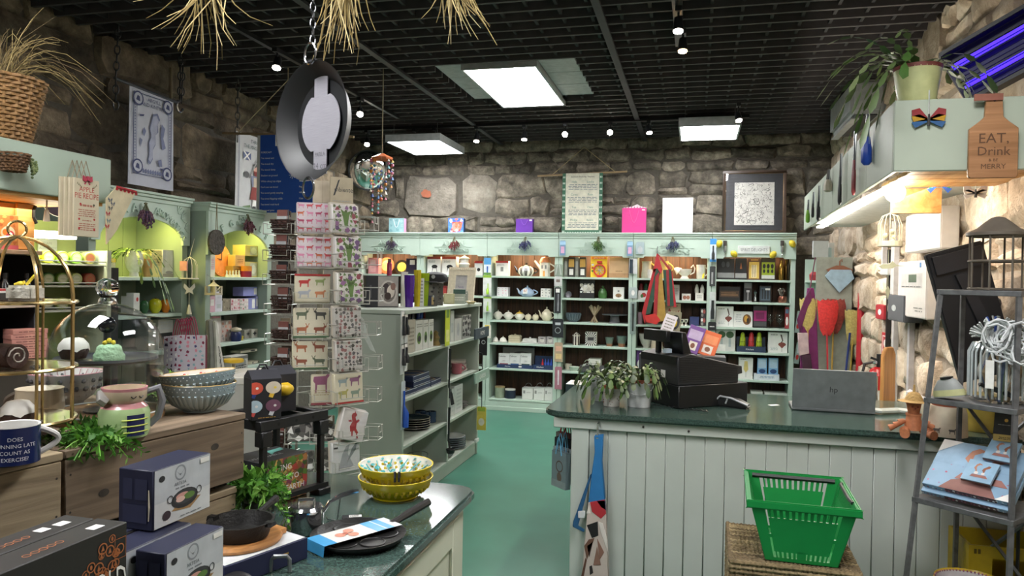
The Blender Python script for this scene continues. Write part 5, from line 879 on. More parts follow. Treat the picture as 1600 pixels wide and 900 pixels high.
YM=5.7;c=at(597,246,Y=YM);t=T('bead_mobile','hanging mobile of coloured beads and fabric stars','mobile',c);r=.095
g=G(m('#8a8068',.8));g.tube([(0,0,.03),(0,0,ZC+.05-c.z)],.005,5);g.ob('hanging_cord',par=t)
g=G(m('#c96a3a',.5));g.lathe([(0,.035),(.02,.03),(r,-.005),(r*.97,-.02),(.02,.015),(0,.02)],8);g.ob('orange_canopy',par=t)
bc_=('#c9603a','#3a6fb0','#d98a3a','#c96a86','#5aa0a8','#e0b84a','#8a3a4a','#d9d0c0','#2f4f9a')
for k in range(9):
    a=2*pi*k/9+.2;x,y=r*.93*cos(a),r*.93*sin(a);l=(.2,.26,.33,.46,.56,.3,.24,.36,.18)[k];g=G(m('#c9c0a8'));g.tube([(x,y,0),(x,y,-l)],.0012,3)
    z=-.03-.09*(l > .3)
    while z > -l:g.mat(m(random.choice(bc_),.5));s=R(.009,.017);(g.ball(x,y,z,s,6) if random.random() < .5 else g.lathe([(0,s),(s*.5,s*.3),(s*1.2,-s),(0,-s)],5,x,y,z));z -= s*1.8+R(.004,.02)
    g.ob('bead_string',par=t)
# ---------------------------------------------------------------- island shelving in the middle
def face(c):return atan2(c[1],c[0])-pi/2
def tp(x0,x1,yb,yt,Z):
    c=at((x0+x1)/2,yb,Z=Z);D=(c-CAM).dot(_f);return (c.x,c.y,Z+.001),(x1-x0)/F*D,(yb-yt)/F*D,face(c)
def tc(L,x0,x1,yb,yt,Z,d,col,art=(),da=0,**k):loc,w,h,rz=tp(x0,x1,yb,yt,Z);return carton(L,loc,w,d,h,col,art,rz=rz+da,**k)
XI,IY0,IY1,IT=-1.9,4.66,6.47,1.376;IS=[1.068,.766,.445,.12];IG=m('#a3ab9f',.45,var=.05,sc=4)
o=T('island_shelving','low grey green island shelving with wide end panel','shelf unit',(-2.14,IY0,0));ln=IY1-IY0
for nm,b in (('end_panel',(-.24,.24,0,.03,0,IT-.03)),('end_panel',(-.24,.24,ln-.03,ln,0,IT-.03)),('back_panel',(-.08,-.06,.03,ln-.03,0,IT-.03)),('divider',(-.06,.235,.955,.99,.1,IT-.03)),('plinth',(-.06,.225,.03,ln-.03,0,.1)),('top_board',(-.255,.255,-.012,ln+.012,IT-.03,IT))):
    g=G(IG);g.box(*b);g.ob(nm,par=o,bev=.004)
for z in IS:
    for a,b in ((.03,.955),(.99,ln-.03)):g=G(IG);g.box(-.06,.235,a,b,z-.022,z);g.ob('shelf',par=o,bev=.002)
g=G(m('#c9cfc8',.3));g.prism([(-.12,1.22),(-.08,1.33),(-.05,1.3),(-.02,1.2),(.04,1.08),(.0,1.1),(-.06,1.2),(-.09,1.1)],-.0025,-.001);g.ob('torn_sticker_mark',par=o)
XS=XI-.03
def ic(L,a,b,y,s,d,col,art=(),dx=0,**k):loc,w,h=lk(a,b,y,IS[s],XS-dx);return carton(L,loc,w,d,h,col,art,rz=pi/2,**k)
ic('beige utensil box with knives behind, island top shelf',636,648.5,500,0,.12,'#b5aea0',[('L',.15,.8,.85,.2,5,m('#8a8276'))])
for i,(a,b) in enumerate(((649,660),(661,668.5),(669.5,677))):ic('white box with green pan picture, %s in island row' % ('first','second','third')[i],a,b,501-i,0,.1,'#d0d0cb',[('o',.5,.4,.3,.2,m('#6a8a4a')),('o',.5,.38,.2,.1,BLK),('L',.1,.9,.9,.75,2,g3)],dx=.01)
for i,(x,c) in enumerate(((638,'#2a2c3a'),(643,'#3a3c4e'),(652,'#24408c'),(657,'#2c56b0'),(664,'#8a2434'),(672,'#22242c'))):
    loc,w,h=lk(x-3.2,x+3.2,488,IS[0],XS-.17);bottle(('black','slate','deep blue','bright blue','crimson','ink black')[i]+' topped bottle standing behind the island boxes',loc,w/2,h,c,c)
loc,w,h=lk(677.5,683.5,516,IS[0],XS-.03);pot('small brass figurine on the island top shelf',loc,[(0,0),(w*.5,0),(w*.3,h*.3),(w*.4,h*.5),(w*.2,h*.7),(w*.28,h*.85),(0,h)],'#8a7548','figurine','ornament',n=10)
for i,(a,b,z,n) in enumerate(((628,651,0,'bottom left'),(647,672,0,'bottom middle'),(646,672,.042,'second tier'),(644,671,.084,'topmost'),(672.5,690,0,'right end'))):
    loc,w,h=lk(a,b,600,IS[1],XS-.01);carton(n+' flat navy box on the island',(loc[0],loc[1],loc[2]+z),w,.17,.04,'#1e2748',[('r',.02,.1,.98,.2,LGR),('r',.02,.85,.98,.95,LGR)],rz=pi/2+.02*i-.04,top=[('O',.5,.5,.3,GOLD),('r',.08,.1,.92,.13,LGR)])
lk1=lk(626,669,684,IS[2],XS-.12)
for k in range(5):plate('black blue rimmed plate, %s of the island stack' % ('lowest','second','middle','fourth','top')[k],(XI-.16,lk1[0][1],IS[2]+.001+.017*k),.125,'#1a222c','#8f8a7a',gr='stack of black plates',h=.018)
for i,(x,z,X,c) in enumerate(((657,0,-.16,'#22304a'),(667,0,-.12,'#2a3c58'),(672,.0,-.21,'#33455e'))):
    loc,w,h=lk(x-7.5,x+7.5,647,IS[2],XI+X);c0=(XI+X,min(5.55,loc[1]+.1+.03*i),IS[2]+.001);mug(('dark blue glazed mug next to the black plates','patterned navy mug in front row','slate blue mug at the back')[i],c0,.042,.088,c,hd=0,inner='#1a2433')
for k in range(2):plate(('lower','upper')[k]+' small dark dish at the island front post',(XI-.1,4.755,IS[3]+.175+.016*k+.125),.065,'#3a4250','#9a9a98',h=.016)
# far bay of the island
for L,a,b,y,s,c,art,dx in (('tall white carton beside the island divider',703.5,709,486,0,'#c9cac6',[('r',.2,.3,.8,.6,LGR)],.02),('white carton with grey oval picture, island',710,721,498,0,'#cdcec9',[('o',.5,.5,.2,.3,LGR)],.02),('white black floral packet on the island',722.5,735.5,492,0,'#c5c5c0',[('s',22,[BLK,m('#4a4a4c')],.55,0)],.03),
    ('slim grey white carton on the lower island shelf',704,709.5,608,2,'#c5c8c5',[('L',.2,.9,.8,.1,5,LGR)],.02),('tall white carton on the lower island shelf',710,722.5,602,2,'#d0d3d1',[('L',.2,.9,.8,.1,6,LGR)],.02)):ic(L,a,b,y,s,.1,c,art,dx=dx)
loc,w,h=lk(705.5,721,567,IS[1],XS-.07);mug('pink mug standing on the second island shelf',loc,.045,.09,'#a8606a',rz=.4,inner='#c9a9a6')
for k in range(5):carton('patterned napkin pack, %s of the island pile' % ('lowest','second','third','fourth','top')[k],(XS-.04,lk(714,733,570,IS[1],XS-.04)[0][1]+.06,IS[1]+.001+.021*k),.13,.13,.02,('#b8b2a8','#8f8a86','#c9c4ba','#9a8f8a','#c4beb4')[k],[('s',8,[BLK,m('#8a5a5a'),g3],.4,0)],rz=pi/2+.06*k,gr='napkin pile on the island')
for k in range(3):plate('grey plate in the small stack of three, %s' % ('lowest','middle','top')[k],(XI-.12,6.25,IS[2]+.001+.018*k),.085,'#a9a8a4','#6a6a6a',h=.018)
for (x,z,r,n,nm) in ((6.12,IS[3],.13,6,'large white blue edged plate'),(5.78,IS[3],.075,4,'small striped side plate')):
    for k in range(n):plate('%s, number %s from the bottom' % (nm,('one','two','three','four','five','six')[k]),(XI-.14 if r > .1 else XI-.085,x,z+.001+.017*k),r,'#b9bcb8','#5a6a7a',gr=nm+'s',h=.017)
t=T('glass_jar_rack','wire rack holding small clear glasses on the lowest shelf','rack',(XI-.14,5.3,IS[3]));g=G(m('#9a9da0',.25,.8));[g.tube([(.08*cos(a),.12*sin(a),.0),(.08*cos(a),.12*sin(a),.12)],.003,4) for a in [2*pi*k/8 for k in range(8)]];[g.tube([(.08*cos(a),.12*sin(a),z) for a in [2*pi*k/20 for k in range(20)]],.003,4,True) for z in (.004,.12)];g.ob('wire_frame',par=t)
# things hung on the island posts
XP=XI+.008
def ip(L,px,y1,y0,wpx,card,art=(),tool=None):
    a,b=at(px-wpx/2,y0,X=XP),at(px+wpx/2,y0,X=XP);p=at(px,y0,X=XP);h=at(px,y1,X=XP).z-p.z;return hang_pack(L,(XP,p.y,p.z),max(.03,(b.y-a.y)),h,card,art,tool,rz=pi/2)
for i,(px,y1,y0) in enumerate(((628.5,486,540),(633.5,488,538),(628,538,585),(633,536,580))):ip(('upper left','upper right','lower left','lower right')[i]+' carded knife on the island front post',px,y1,y0,6,'#c5c8c8',[('r',.2,.85,.8,.97,WH)],('#202226',0,.3,.85,.2,.12))
ip('blue silicone brush hung on the island front post',629,596,671,6,'#b9c0c4',[],('#2456b8',0,.05,.8,.3,.1));ip('yellow green packet on the island divider',698.5,478,540,7,'#b9c42c',[('r',.2,.7,.8,.9,m('#5a7a2c')),('r',.2,.1,.8,.4,m('#d9d98a'))])
for L,px,y1,y0,head in (('black pasta server hung on the island divider',701,545,632,1),('black slotted ladle hung below the pasta server',700,637,712,0)):
    p,q=at(px,y0,X=XP+.01),at(px,y1,X=XP+.01);t=T('kitchen_utensil',L,'utensil',p,pi/2);h=q.z-p.z;K=m('#17181a',.35)
    g=G(K);g.tube([(0,0,h*.3),(0,-.006,h)],[.007,.011],8);g.ob('handle',par=t,smooth=True);g=G(K)
    if head:[g.tube([(.0,0,h*.32),(-.025+.0125*k,-.02,h*.18),(-.028+.014*k,-.035,0)],.004,5) for k in range(5)];g.prism([(-.028,h*.12),(.028,h*.12),(.02,h*.28),(-.02,h*.28)],-.016,-.01)
    else:g.lathe([(0,0),(.03,.015),(.038,.045),(.035,.05),(.026,.02),(0,.006)],14,0,-.02,h*.02);g.tube([(0,0,h*.32),(0,-.02,h*.1)],.006,6)
    g.ob('server_head' if head else 'ladle_head',par=t,smooth=True);g=G(m('#d0d3d4'));g.box(-.03,.02,.002,.004,h*.45,h*.98);g.ob('backing_card',par=t)
for L,y0,y1,c,tx in (('dark wooden arrow sign at the island end',534,518,'#39444c','HOME'),('pale green wooden arrow sign at the island end',601,580,'#8fa698','GARDEN')):
    a,b=at(743,y0,D=6.3),at(764,y0-12,D=6.75);w=(b-a).length;h=.09;carton(L,(a+b)/2,w,.015,h,c,[('t',tx,.5,.3,.4,WH)],cat='sign',name='hanging_sign',rz=atan2(b.y-a.y,b.x-a.x))
a=at(752,672,D=6.6);hang_pack('yellow round timer pack hung low at the island end',(a.x,a.y,a.z),.085,.21,'#d4c052',[('o',.5,.35,.32,.16,m('#d9d6c4')),('r',.1,.8,.9,.98,m('#9ab03a'))]);g=G(m('#3a3c40',.4,.6));g.tube([(XI-.02,IY1+.0,.93),(a.x,a.y,.93),(a.x,a.y,a.z+.2)],.004,5);g.ob('display_hook',L='dark wire hook holding the yellow timer pack',C='hook');g=G(m('#c9cac6'));g.box(-.01,.01,0,.08,0,.03);g.ob('price_rail_end',(XI,6.4,.11),L='white price rail end with black clip low on the island',C='price rail')
p=at(757,545,D=6.7);hang_pack('black card with round pocket torch at the island end',(p.x-.01,p.y,p.z-.06),.07,.2,'#1c1d20',[('o',.5,.6,.28,.1,LGR),('o',.5,.6,.18,.06,BLK)])
# things on the island top
o=tc('black hamper box with food platter picture on the island top',571,624,480,431,IT,.13,'#1c2028',(),da=.33);loc,w,h,rz=tp(571,624,480,431,IT);w0=w
g=G();pr(g,w,h,-.0003,[('r',.36,.02,.98,.98,m('#a9a4a0')),('o',.68,.48,.27,.38,m('#c9c5c0')),('o',.68,.48,.22,.32,m('#77706c')),('o',.6,.6,.1,.16,m('#3a3034')),('o',.75,.5,.12,.2,m('#d9d0c6')),('o',.66,.35,.1,.12,m('#3a2c28')),('o',.82,.66,.08,.12,m('#8a6a62')),('r',.1,.3,.16,.7,m('#4a4a50'))]);g.ob('printed_front',par=o)
p=at(601,432,D=5.0);pot('magenta drinks bottle standing on the black hamper box',(o.location.x+.02,o.location.y+.07,IT+h+.002),[(0,0),(.018,0),(.018,.09),(.012,.1),(0,.1)],'#a01c52','drinks_bottle','bottle',[(.014,.1),(.014,.125),(0,.126)],'#6a5a50',n=12)
tc('white envelope folder leaning beside the purple tumblers',624,640,478,425,IT,.01,'#d2cfca',[('p',[(0,1),(1,1),(.7,.7)],m('#c0bdb8'))],da=.9)
def tumblers(L,x0,x1,yb,yt,col,lid=None):
    loc,w,h,rz=tp(x0,x1,yb,yt,IT);t=T('tumbler_stack',L,'glass',loc,rz);r=w*.46;M_=m(col,.15)
    for k in range(4):g=G(M_);g.lathe([(r*.72,h*.06*k),(r,h*(.82+.06*k)),(r*.94,h*(.82+.06*k)),(r*.68,h*(.06*k+.02)),(0,h*(.06*k+.02))],9);g.ob('tumbler',par=t)
    return t
tumblers('stack of purple faceted tumblers on the island',630,648,480,430,'#4a1f86');tumblers('first stack of lime yellow tumblers on the island',645,658,479,422,'#c9b81c');tumblers('second stack of lime green tumblers on the island',655,671,478,427,'#9aba1c')
tc('white price label standing before the lime tumblers',655,662,479,435,IT,.003,'#d9d9d4',[('L',.2,.95,.8,.1,7,g3)],da=-.1)
cpb=tc('dark tall display box carrying the black cap',668,683,478,441,IT,.2,'#55524e',[('r',.1,.1,.5,.9,m('#77736c')),('s',6,[LGR,BLK],.4,0)])
t=T('peaked_cap','black peaked cap with badge above the lime tumblers','cap',(cpb.location.x,cpb.location.y+.05,max(v.co.z for v in cpb.data.vertices)+IT+.003),.2);K=m('#17181c',.7);g=G(K);g.lathe([(.1,0),(.105,.03),(.09,.06),(.05,.075),(0,.08)],20,sy=.8);g.ob('crown',par=t,smooth=True);g=G(K);g.prism([(-.1,-.0),(-.06,-.0),(.0,.0),(.06,0),(.1,0),(.07,.004),(-.07,.004)],-.16,-.07);g.ob('peak',par=t);g=G(LGR);g.disc(0,.04,.015,.015,-.087);g.ob('badge',par=t)
tc('small navy gold box on the island top',667,680,478,462,IT,.06,'#2a3048',[('r',.55,.1,.95,.9,m('#b8a06a'))],da=.2)
tc('grey candle box on the island top',680,692,477,442,IT,.07,'#68645e',[('s',8,[m('#8a867c'),BLK],.4,0)])
for i,(a,b,yt) in enumerate(((696,741,417),(704,746,418),(712,750,419),(720,754,420))):
    loc,w,h,rz=tp(a,b,473-i*.5,yt,IT);loc=(loc[0]-.004*i,min(6.33,loc[1])+.03*i,loc[2]);t=T('picture_frame','cream bead edged picture frame, %s of the leaning row' % ('front','second','third','last')[i],'picture frame',loc,rot=(radians(-9),0,-.12));f=w*.28;CRM=m('#cfc3ac',.6,var=.1,sc=40)
    g=G(CRM)
    for q in ((-w/2,w/2,0,f),(-w/2,w/2,h-f,h),(-w/2,-w/2+f,f,h-f),(w/2-f,w/2,f,h-f)):g.box(q[0],q[1],0,.014,q[2],q[3])
    for k in range(12):g.ball(-w/2+f*.2+(w-f*.4)*k/11,-.002,f*.25,.006,5);g.ball(-w/2+f*.2+(w-f*.4)*k/11,-.002,h-f*.25,.006,5)
    g.ob('frame',par=t);g=G(m('#a8a4a4'));g.box(-w/2+f,w/2-f,.004,.01,f,h-f);g.ob('mount_card',par=t)
    if i == 0:g=G(m('#5a4a80'));g.text('Family',0,h*.42,.016,.003,w*.36);g.ob('lettering',par=t)
for L,x0,x1,yb,yt,c,art,d in (('small glass keepsake box before the frames',693,710,475,459,'#b5ae86',[('r',.1,.1,.9,.9,m('#c9c4a0'))],.05),('pale green glass box with dark lid band',708,727,475,452,'#a9b0a4',[('r',0,.68,1,.98,m('#3f5a52')),('L',.1,.5,.9,.2,2,WH)],.06),('black white floral cube before the frames',722,731,474,455,'#8f9088',[('s',8,[BLK,WH],.5,0)],.05)):tc(L,x0,x1,yb,yt,IT,d,c,art)
loc,w,h,rz=tp(746,757,471,446,IT);loc=(loc[0]-.05,min(6.4,loc[1]),loc[2]);pot('grey seated figurine at the far island corner',loc,[(0,0),(w*.5,0),(w*.5,h*.2),(w*.3,h*.4),(w*.38,h*.6),(w*.16,h*.72),(w*.26,h*.86),(0,h)],'#55555a','figurine','ornament',n=10)
loc,w,h,rz=tp(728,744,475,467,IT);plate('small shell dish before the picture frames',loc,w/2,'#c9b48a',h=.02)
# ---------------------------------------------------------------- napkin spinner
cs=at(500,500,D=3.5);SX,SY=cs.x,cs.y;rb=face(cs);sp=T('napkin_spinner','tall white wire spinner rack of paper napkins','display rack',(SX,SY,0),rb);WIRE=m('#b9b8b0',.3,.5)
g=G(WIRE);g.tube([(0,0,.03),(0,0,1.9)],.016,10);g.ob('centre_pole',par=sp);g=G(WIRE);[g.tube([(0,0,.04),(.24*cos(a),.24*sin(a),.02)],.012,6) for a in (0,1.57,3.14,4.71)];g.tube([(.24*cos(a),.24*sin(a),.02) for a in [2*pi*k/24 for k in range(24)]],.01,6,True);g.ob('base',par=sp)
for sx,sy in ((-.1,-.1),(.1,-.1),(.1,.1),(-.1,.1)):g=G(WIRE);g.tube([(sx,sy,.06),(sx,sy,1.88)],.004,5);g.ob('upright_wire',par=sp)
for k in range(9):g=G(WIRE);z=.3+.19*k;g.tube([(-.1,-.1,z),(.1,-.1,z),(.1,.1,z),(-.1,.1,z)],.003,4,True);g.tube([(0,0,z),(.1,.1,z)],.003,4);g.tube([(0,0,z),(-.1,-.1,z)],.003,4);g.ob('cross_wires',par=sp)
QP=[(-.5,.1),(-.45,.28),(.25,.3),(.33,.45),(.5,.42),(.48,.3),(.36,.2),(.33,-.05),(.33,-.4),(.25,-.4),(.24,-.05),(-.25,-.05),(-.3,-.4),(-.38,-.4),(-.38,0)]
def beast(cx,cz,s,mt,fl=1,horn=0):
    r=[('p',[(cx+fl*x*s,cz+z*s) for x,z in QP],mt)]
    if horn:r += [('p',[(cx+fl*s*x,cz+s*z) for x,z in ((.36,.42),(.24,.62),(.3,.68),(.4,.45))],mt),('p',[(cx+fl*s*x,cz+s*z) for x,z in ((.44,.42),(.52,.66),(.58,.64),(.48,.42))],mt)]
    return r
def grid(cs_,n,s,horn=0):return [q for i in range(n) for j in range(n) for q in beast((i+.5)/n,(j+.5)/n,s/n,random.choice(cs_),random.choice((-1,1)),horn)]
PK1=[m(c,.5) for c in ('#c9525a','#d98aa8','#c96a4a','#b84a6a')];DEER=[m(c,.5) for c in ('#3a3a34','#8a4a34','#a8603c','#55604a')]
CREAM='#cfc7ae'
def pocket(p,w,rz,h=.05,q=.03):
    g=G(WIRE);g.tube([(-w/2,.06,0),(-w/2,-q,0),(-w/2,-q,h),(-w/2+.02,-q,h),(-w/2+.02,-q,h*.5),(w/2-.02,-q,h*.5),(w/2-.02,-q,h),(w/2,-q,h),(w/2,-q,0),(w/2,.06,0)],.0022,5);g.tube([(-w/2,-q,0),(w/2,-q,0)],.0022,5);g.tube([(-w/2,.06,h),(-w/2,-q,h)],.002,4);g.tube([(w/2,.06,h),(w/2,-q,h)],.002,4)
    o=g.ob('wire_pocket',par=sp);d=M.Rotation(-rb,4,'Z') @ (V(p)-V((SX,SY,0)));o.location=d;o.rotation_euler=(0,0,rz-rb);return o
def pack(L,cx,y0,y1,D,w,yaw,col,art,tilt=-.1,roll=0,gr=None,d=.03,name='napkin_pack'):
    p=at(cx,y1,D=D);h=at(cx,y0,D=D).z-p.z;rz=rb+yaw
    o=carton(L,p,w,d,h,col,art,cat='napkins',name=name,bev=.004,gr=gr,rot=(tilt,roll,rz))
    g=G(m('#ffffff',kind='glass'));g.box(-w/2-.001,w/2+.001,-.002,-.0015,0,h*1.02);g.ob('clear_wrapper',par=o);return o
tn=('top','second','third','fourth','fifth','sixth','seventh','lowest')
FR=((491,316,364,'#d0c4c8',lambda:grid(PK1,4,.8),'pink and red animal napkins'),(491,369,418,'#d3c8ca',lambda:grid(PK1,4,.82),'pink and orange animal napkins'),(488,428,473,CREAM,lambda:beast(.28,.68,.34,RED)+beast(.72,.72,.3,m('#8a9a5a'))+beast(.28,.3,.36,m('#a5a9b0'))+beast(.72,.3,.32,m('#b8734a'))+[('r',0,.93,1,1,RED)],'cream red cow napkins'),
      (486,481,528,CREAM,lambda:grid(DEER,2,.72,1)+[('r',0,0,1,.07,m('#5a7a5a'))],'four deer napkins'),(484,533,577,CREAM,lambda:grid(DEER,2,.72,1)+[('r',0,0,1,.06,m('#4a6a4a'))],'stags on cream napkins'),(502,585,633,CREAM,lambda:beast(.5,.7,.8,m('#8a4a6a'))+[('r',0,0,1,.08,m('#9a3a4a')),('L',.1,.5,.9,.3,3,m('#a89a7a'))],'purple bull napkins'))
for k,(cx,y0,y1,col,art,L) in enumerate(FR):
    w=.155 if k < 5 else .09;pack(L+', '+tn[k]+' tier of the spinner front',cx,y0,y1,3.3,w,.06,col,art());p=at(cx,y1+1,D=3.31);pocket(p,w+.012,rb+.06)
TH=[m(c,.5) for c in ('#5a7a3c','#4a5a34','#6a8a4a')];PU=[m(c,.5) for c in ('#6a4a7a','#8a5a8a','#8a3a4a')];DK=[m(c,.5) for c in ('#4a4a50','#6a6a66','#3a3a34','#8a5a5a','#b5b5b0')]
thist=lambda:[('s',30,TH,.5,0),('s',14,PU,.5,0),('p',[(.45,.2),(.55,.2),(.62,.6),(.7,.8),(.5,.72),(.3,.85),(.38,.6)],TH[0])]
def unic():
    b=[(.42,.28),(.36,.45),(.42,.6),(.34,.78),(.36,.86),(.44,.9),(.42,.98),(.48,.9),(.55,.84),(.5,.76),(.56,.66),(.64,.72),(.7,.68),(.6,.58),(.62,.42),(.74,.3),(.7,.26),(.78,.12),(.72,.12),(.66,.26),(.56,.34),(.52,.3),(.56,.14),(.5,.14),(.46,.3)]
    return [('p',b,m('#a02c34')),('p',[(.36,.66),(.26,.62),(.2,.7),(.28,.58),(.4,.6)],m('#a02c34'))]
RT=((541,320,364,.12,'#cfcac8',thist,'thistle napkins',.0),(546,370,418,.12,'#d3cfcc',thist,'white thistle garland napkins',0),(549,426,474,.12,'#d0cdc6',thist,'thistle wreath napkins',0),(545,480,527,.12,'#b9b5b0',lambda:[('s',60,DK,.6,0)],'dark woodland napkins',0),(547,532,580,.12,'#bdb8b2',lambda:[('s',60,DK,.6,0)],'grey woodland napkins',0),
      (546,583,630,.13,CREAM,lambda:beast(.3,.7,.35,m('#8a9a9a'))+beast(.72,.72,.4,m('#8a5a7a'))+beast(.3,.32,.35,m('#a5a05a'))+beast(.72,.3,.35,m('#7a8a7a'))+[('r',0,0,1,.06,RED)],'four highland cow napkins',0),(547,640,689,.12,'#cbc7c3',unic,'tilted red unicorn napkins',.3),(542,690,738,.125,'#c2c3c2',lambda:[('p',[(.2,.1),(.35,.6),(.5,.85),(.62,.9),(.55,.6),(.75,.2),(.6,.1)],m('#9a9c9e')),('p',[(.5,.3),(.85,.7),(.9,.95),(.7,.75)],m('#7d8082')),('r',.05,.8,.2,.86,BLK)],'grey heron napkins',0))
for k,(cx,y0,y1,w,col,art,L,ro) in enumerate(RT):
    for b in range(3):
        ar=art() if b == 0 else ();y=(y0-b*1.5,y1-b*1.5);D=3.27+.035*b
        pack('%s, %s in the %s right pocket' % (L,('front','middle','rear')[b],tn[k]),cx-1.6*b,y[0],y[1],D,w*1.12,.52,col if b == 0 else '#c4bcae',ar,-.08,ro,d=.025)
    p=at(cx,y1+1,D=3.28);pocket(p,w+.03,rb+.52,.06);p2=at(cx+37,y1-4,D=3.36);pocket(p2,.07,rb+1.2,.06)
# wicker baskets on the left side
def wicker(name,r0,r1,h,rows,col,par=None,sq=0,nseg=28,rope=.006,amp=.004,**k):
    g=G(m(col,.7,var=.3,sc=60))
    for i in range(rows+1):
        t=i/rows;r=r0+(r1-r0)*t;pts=[]
        for j in range(nseg):
            a=2*pi*j/nseg;q=r/max(abs(cos(a)),abs(sin(a)))*.9 if sq else r;q += amp*(1 if (i+j) % 2 else -1);pts.append((q*cos(a),q*sin(a),h*t))
        g.tube(pts,rope,5,True)
    for j in range(0,nseg,2):
        a=2*pi*j/nseg;f=.9/max(abs(cos(a)),abs(sin(a))) if sq else 1;g.tube([(r0*f*cos(a),r0*f*sin(a),0),(r1*f*cos(a),r1*f*sin(a),h)],rope*.7,4)
    g.lathe([(0,.002),(r0*.98,.002)],12);return g.ob(name,par=par,**k)
for k,(cx,y0,y1) in enumerate(((443,345,363),(442,384,404),(442,424,441),(444,463,487),(445,515,533),(444,558,576),(438,672,700))):
    p=at(cx,y1,D=3.55);h=at(cx,y0,D=3.55).z-p.z;L='dark wicker basket of small packets, %s on the spinner side' % tn[k]
    o=wicker('wicker_basket',.042,.054,h,5,'#3a241c',sq=1,rope=.005,L=L,C='basket',loc=p,rz=rb-.4)
    for j in range(4):carton('%s %s packet in the %s side basket' % (('red striped','dark grey','cream','brown banded')[j],('first','second','third','fourth')[j],tn[k]),(p.x-(-.02+.012*j)*sin(rb-.4)+.002*(j % 2),p.y+(-.02+.012*j)*cos(rb-.4),p.z+.006),.05,.009,h+R(.02,.05),('#7a4a44','#3a3c44','#a59a86','#5a4a40')[j],[('r',0,.5,1,.7,(LGR,LGR,BLK,WH)[j])],rot=(0,0,rb-.4),cat='packet',name='packet')
    pocket((p.x,p.y,p.z-.012),.14,rb-.4,.05,.066)
for i,(x0,x1,yb,yt,a,tx) in enumerate(((489,519,320,282,'#b0a38e',''),(516,552,319,277,'#a0947c','Ambiente'))):
    c=at((x0+x1)/2,yb,D=3.42+.02*(1-i));w=(x1-x0)/F*3.42;h=(yb-yt)/F*3.42;g=G(m(a,.6));g.box(-w/2,w/2,0,.006,0,h);ob_=g.ob('header_card',par=sp);ob_.location=M.Rotation(-rb,4,'Z') @ (V(c)-V((SX,SY,0)));ob_.rotation_euler=(-.05,0,.05+.2*i)
    g=G();pr(g,w,h,-.0004,[('p',[(.12,.3),(.2,.32),(.42,.92),(.34,.88)],BLK),('t','mbiente',.58,.46,.17,BLK),('L',.08,.14,.92,.08,1,g3)] if i else [('r',.48,0,.5,1,m('#948874'))]);g.ob('printed_front',par=ob_)
for k,(cx,y0,y1,w) in enumerate(((472,655,690,.13),(505,650,690,.1),(470,705,738,.12),(508,700,736,.08))):
    pack('clear bag of dark napkins, %s on the lower spinner front' % ('upper left','upper right','lower left','lower right')[k],cx,y0,y1,3.34,w,.05,'#5a5654',[('s',14,[m('#a8a49e'),WH,BLK],.6,0)],name='bagged_napkins');pocket(at(cx,y1+1,D=3.34),w+.02,rb+.05)
# ---------------------------------------------------------------- front counter on the left
CZ=.92;TOPM=m('#1f2d29',.12,var=.55,sc=140,co='#4a5f58');CREAMP=m('#c5c6b4',.4,var=.05,sc=4)
def slab(name,pts,z0,z1,par):  # worktop outline in plan
    a=sum(pts[i][0]*pts[(i+1) % len(pts)][1]-pts[(i+1) % len(pts)][0]*pts[i][1] for i in range(len(pts)))
    if a < 0:pts=pts[::-1]
    n=len(pts);g=G(TOPM);g.add([(x,y,z) for z in (z0,z1) for x,y in pts],[tuple(range(n))[::-1],tuple(range(n,2*n))]+[(i,(i+1) % n,(i+1) % n+n,i+n) for i in range(n)]);return g.ob(name,par=par,bev=.008)
fc=T('front_counter','cream panelled counter with dark green stone top, front left','counter',(0,0,0))
ce=[(-2.6,-.2),(-.67,-.2),(-.67,2.2)]+[(-.74+.07*cos(a),2.245+.07*sin(a)) for a in (.3,.8,1.3)]+[(-.78,2.32),(-2.6,2.32)]
slab('worktop',ce,CZ-.032,CZ,fc)
g=G(CREAMP);g.box(-2.55,-.71,-.15,2.27,0,CZ-.033);g.ob('cabinet',par=fc,bev=.004)
for y0,y1 in ((.1,.72),(.76,1.42),(1.46,2.2)):
    for b in ((y0,y0+.07,.1,.86),(y1-.07,y1,.1,.86),(y0+.07,y1-.07,.1,.18),(y0+.07,y1-.07,.78,.86)):g=G(CREAMP);g.box(-.711,-.698,b[0],b[1],b[2],b[3]);g.ob('panel_frame',par=fc,bev=.003)
# wooden crates
WO=wood_mat('weathered_crate_wood','#4f4234','#8a7660',0,.75,2.2);WO2=wood_mat('pale_crate_wood','#7a6a54','#a89678',0,.75,2.2)
ux,uy=.182,.983;CRZ=atan2(uy,ux)
def crate(L,s0,s1,z0,z1,dep,mt,push=0):
    o=T('wooden_crate',L,'crate',(-1.184+ux*s0+push,1.182+uy*s0,z0),CRZ);w=s1-s0;h=z1-z0;t=.016
    for nm,b in (('front_plank',(0,w,0,t,.0,h-t-.002)),('end_plank',(w-t,w,t+.001,dep-t,0,h-t-.002)),('end_plank',(0,t,t+.001,dep-t,0,h-t-.002)),('back_plank',(0,w,dep-t,dep,0,h-t-.002))):g=G(mt);g.box(*b);g.ob(nm,par=o,bev=.002)
    for k in range(4):g=G(mt);g.box(-.002,w+.002,-.004+k*(dep/4)+.002,(k+1)*dep/4-.001,h-t,h);g.ob('top_plank',par=o,bev=.002)
    g=G(m('#3a332b',.7,var=.3,sc=40))
    for k in range(3):g.disc(w*(.2+.3*k)+R(-.03,.03),h*R(.3,.6),.012,.008,-.0006)
    for x in (.01,w-.01):g.disc(x,h*.25,.0025,.0025,-.0006,6);g.disc(x,h*.7,.0025,.0025,-.0006,6)
    g.ob('knots_and_nails',par=o);return o
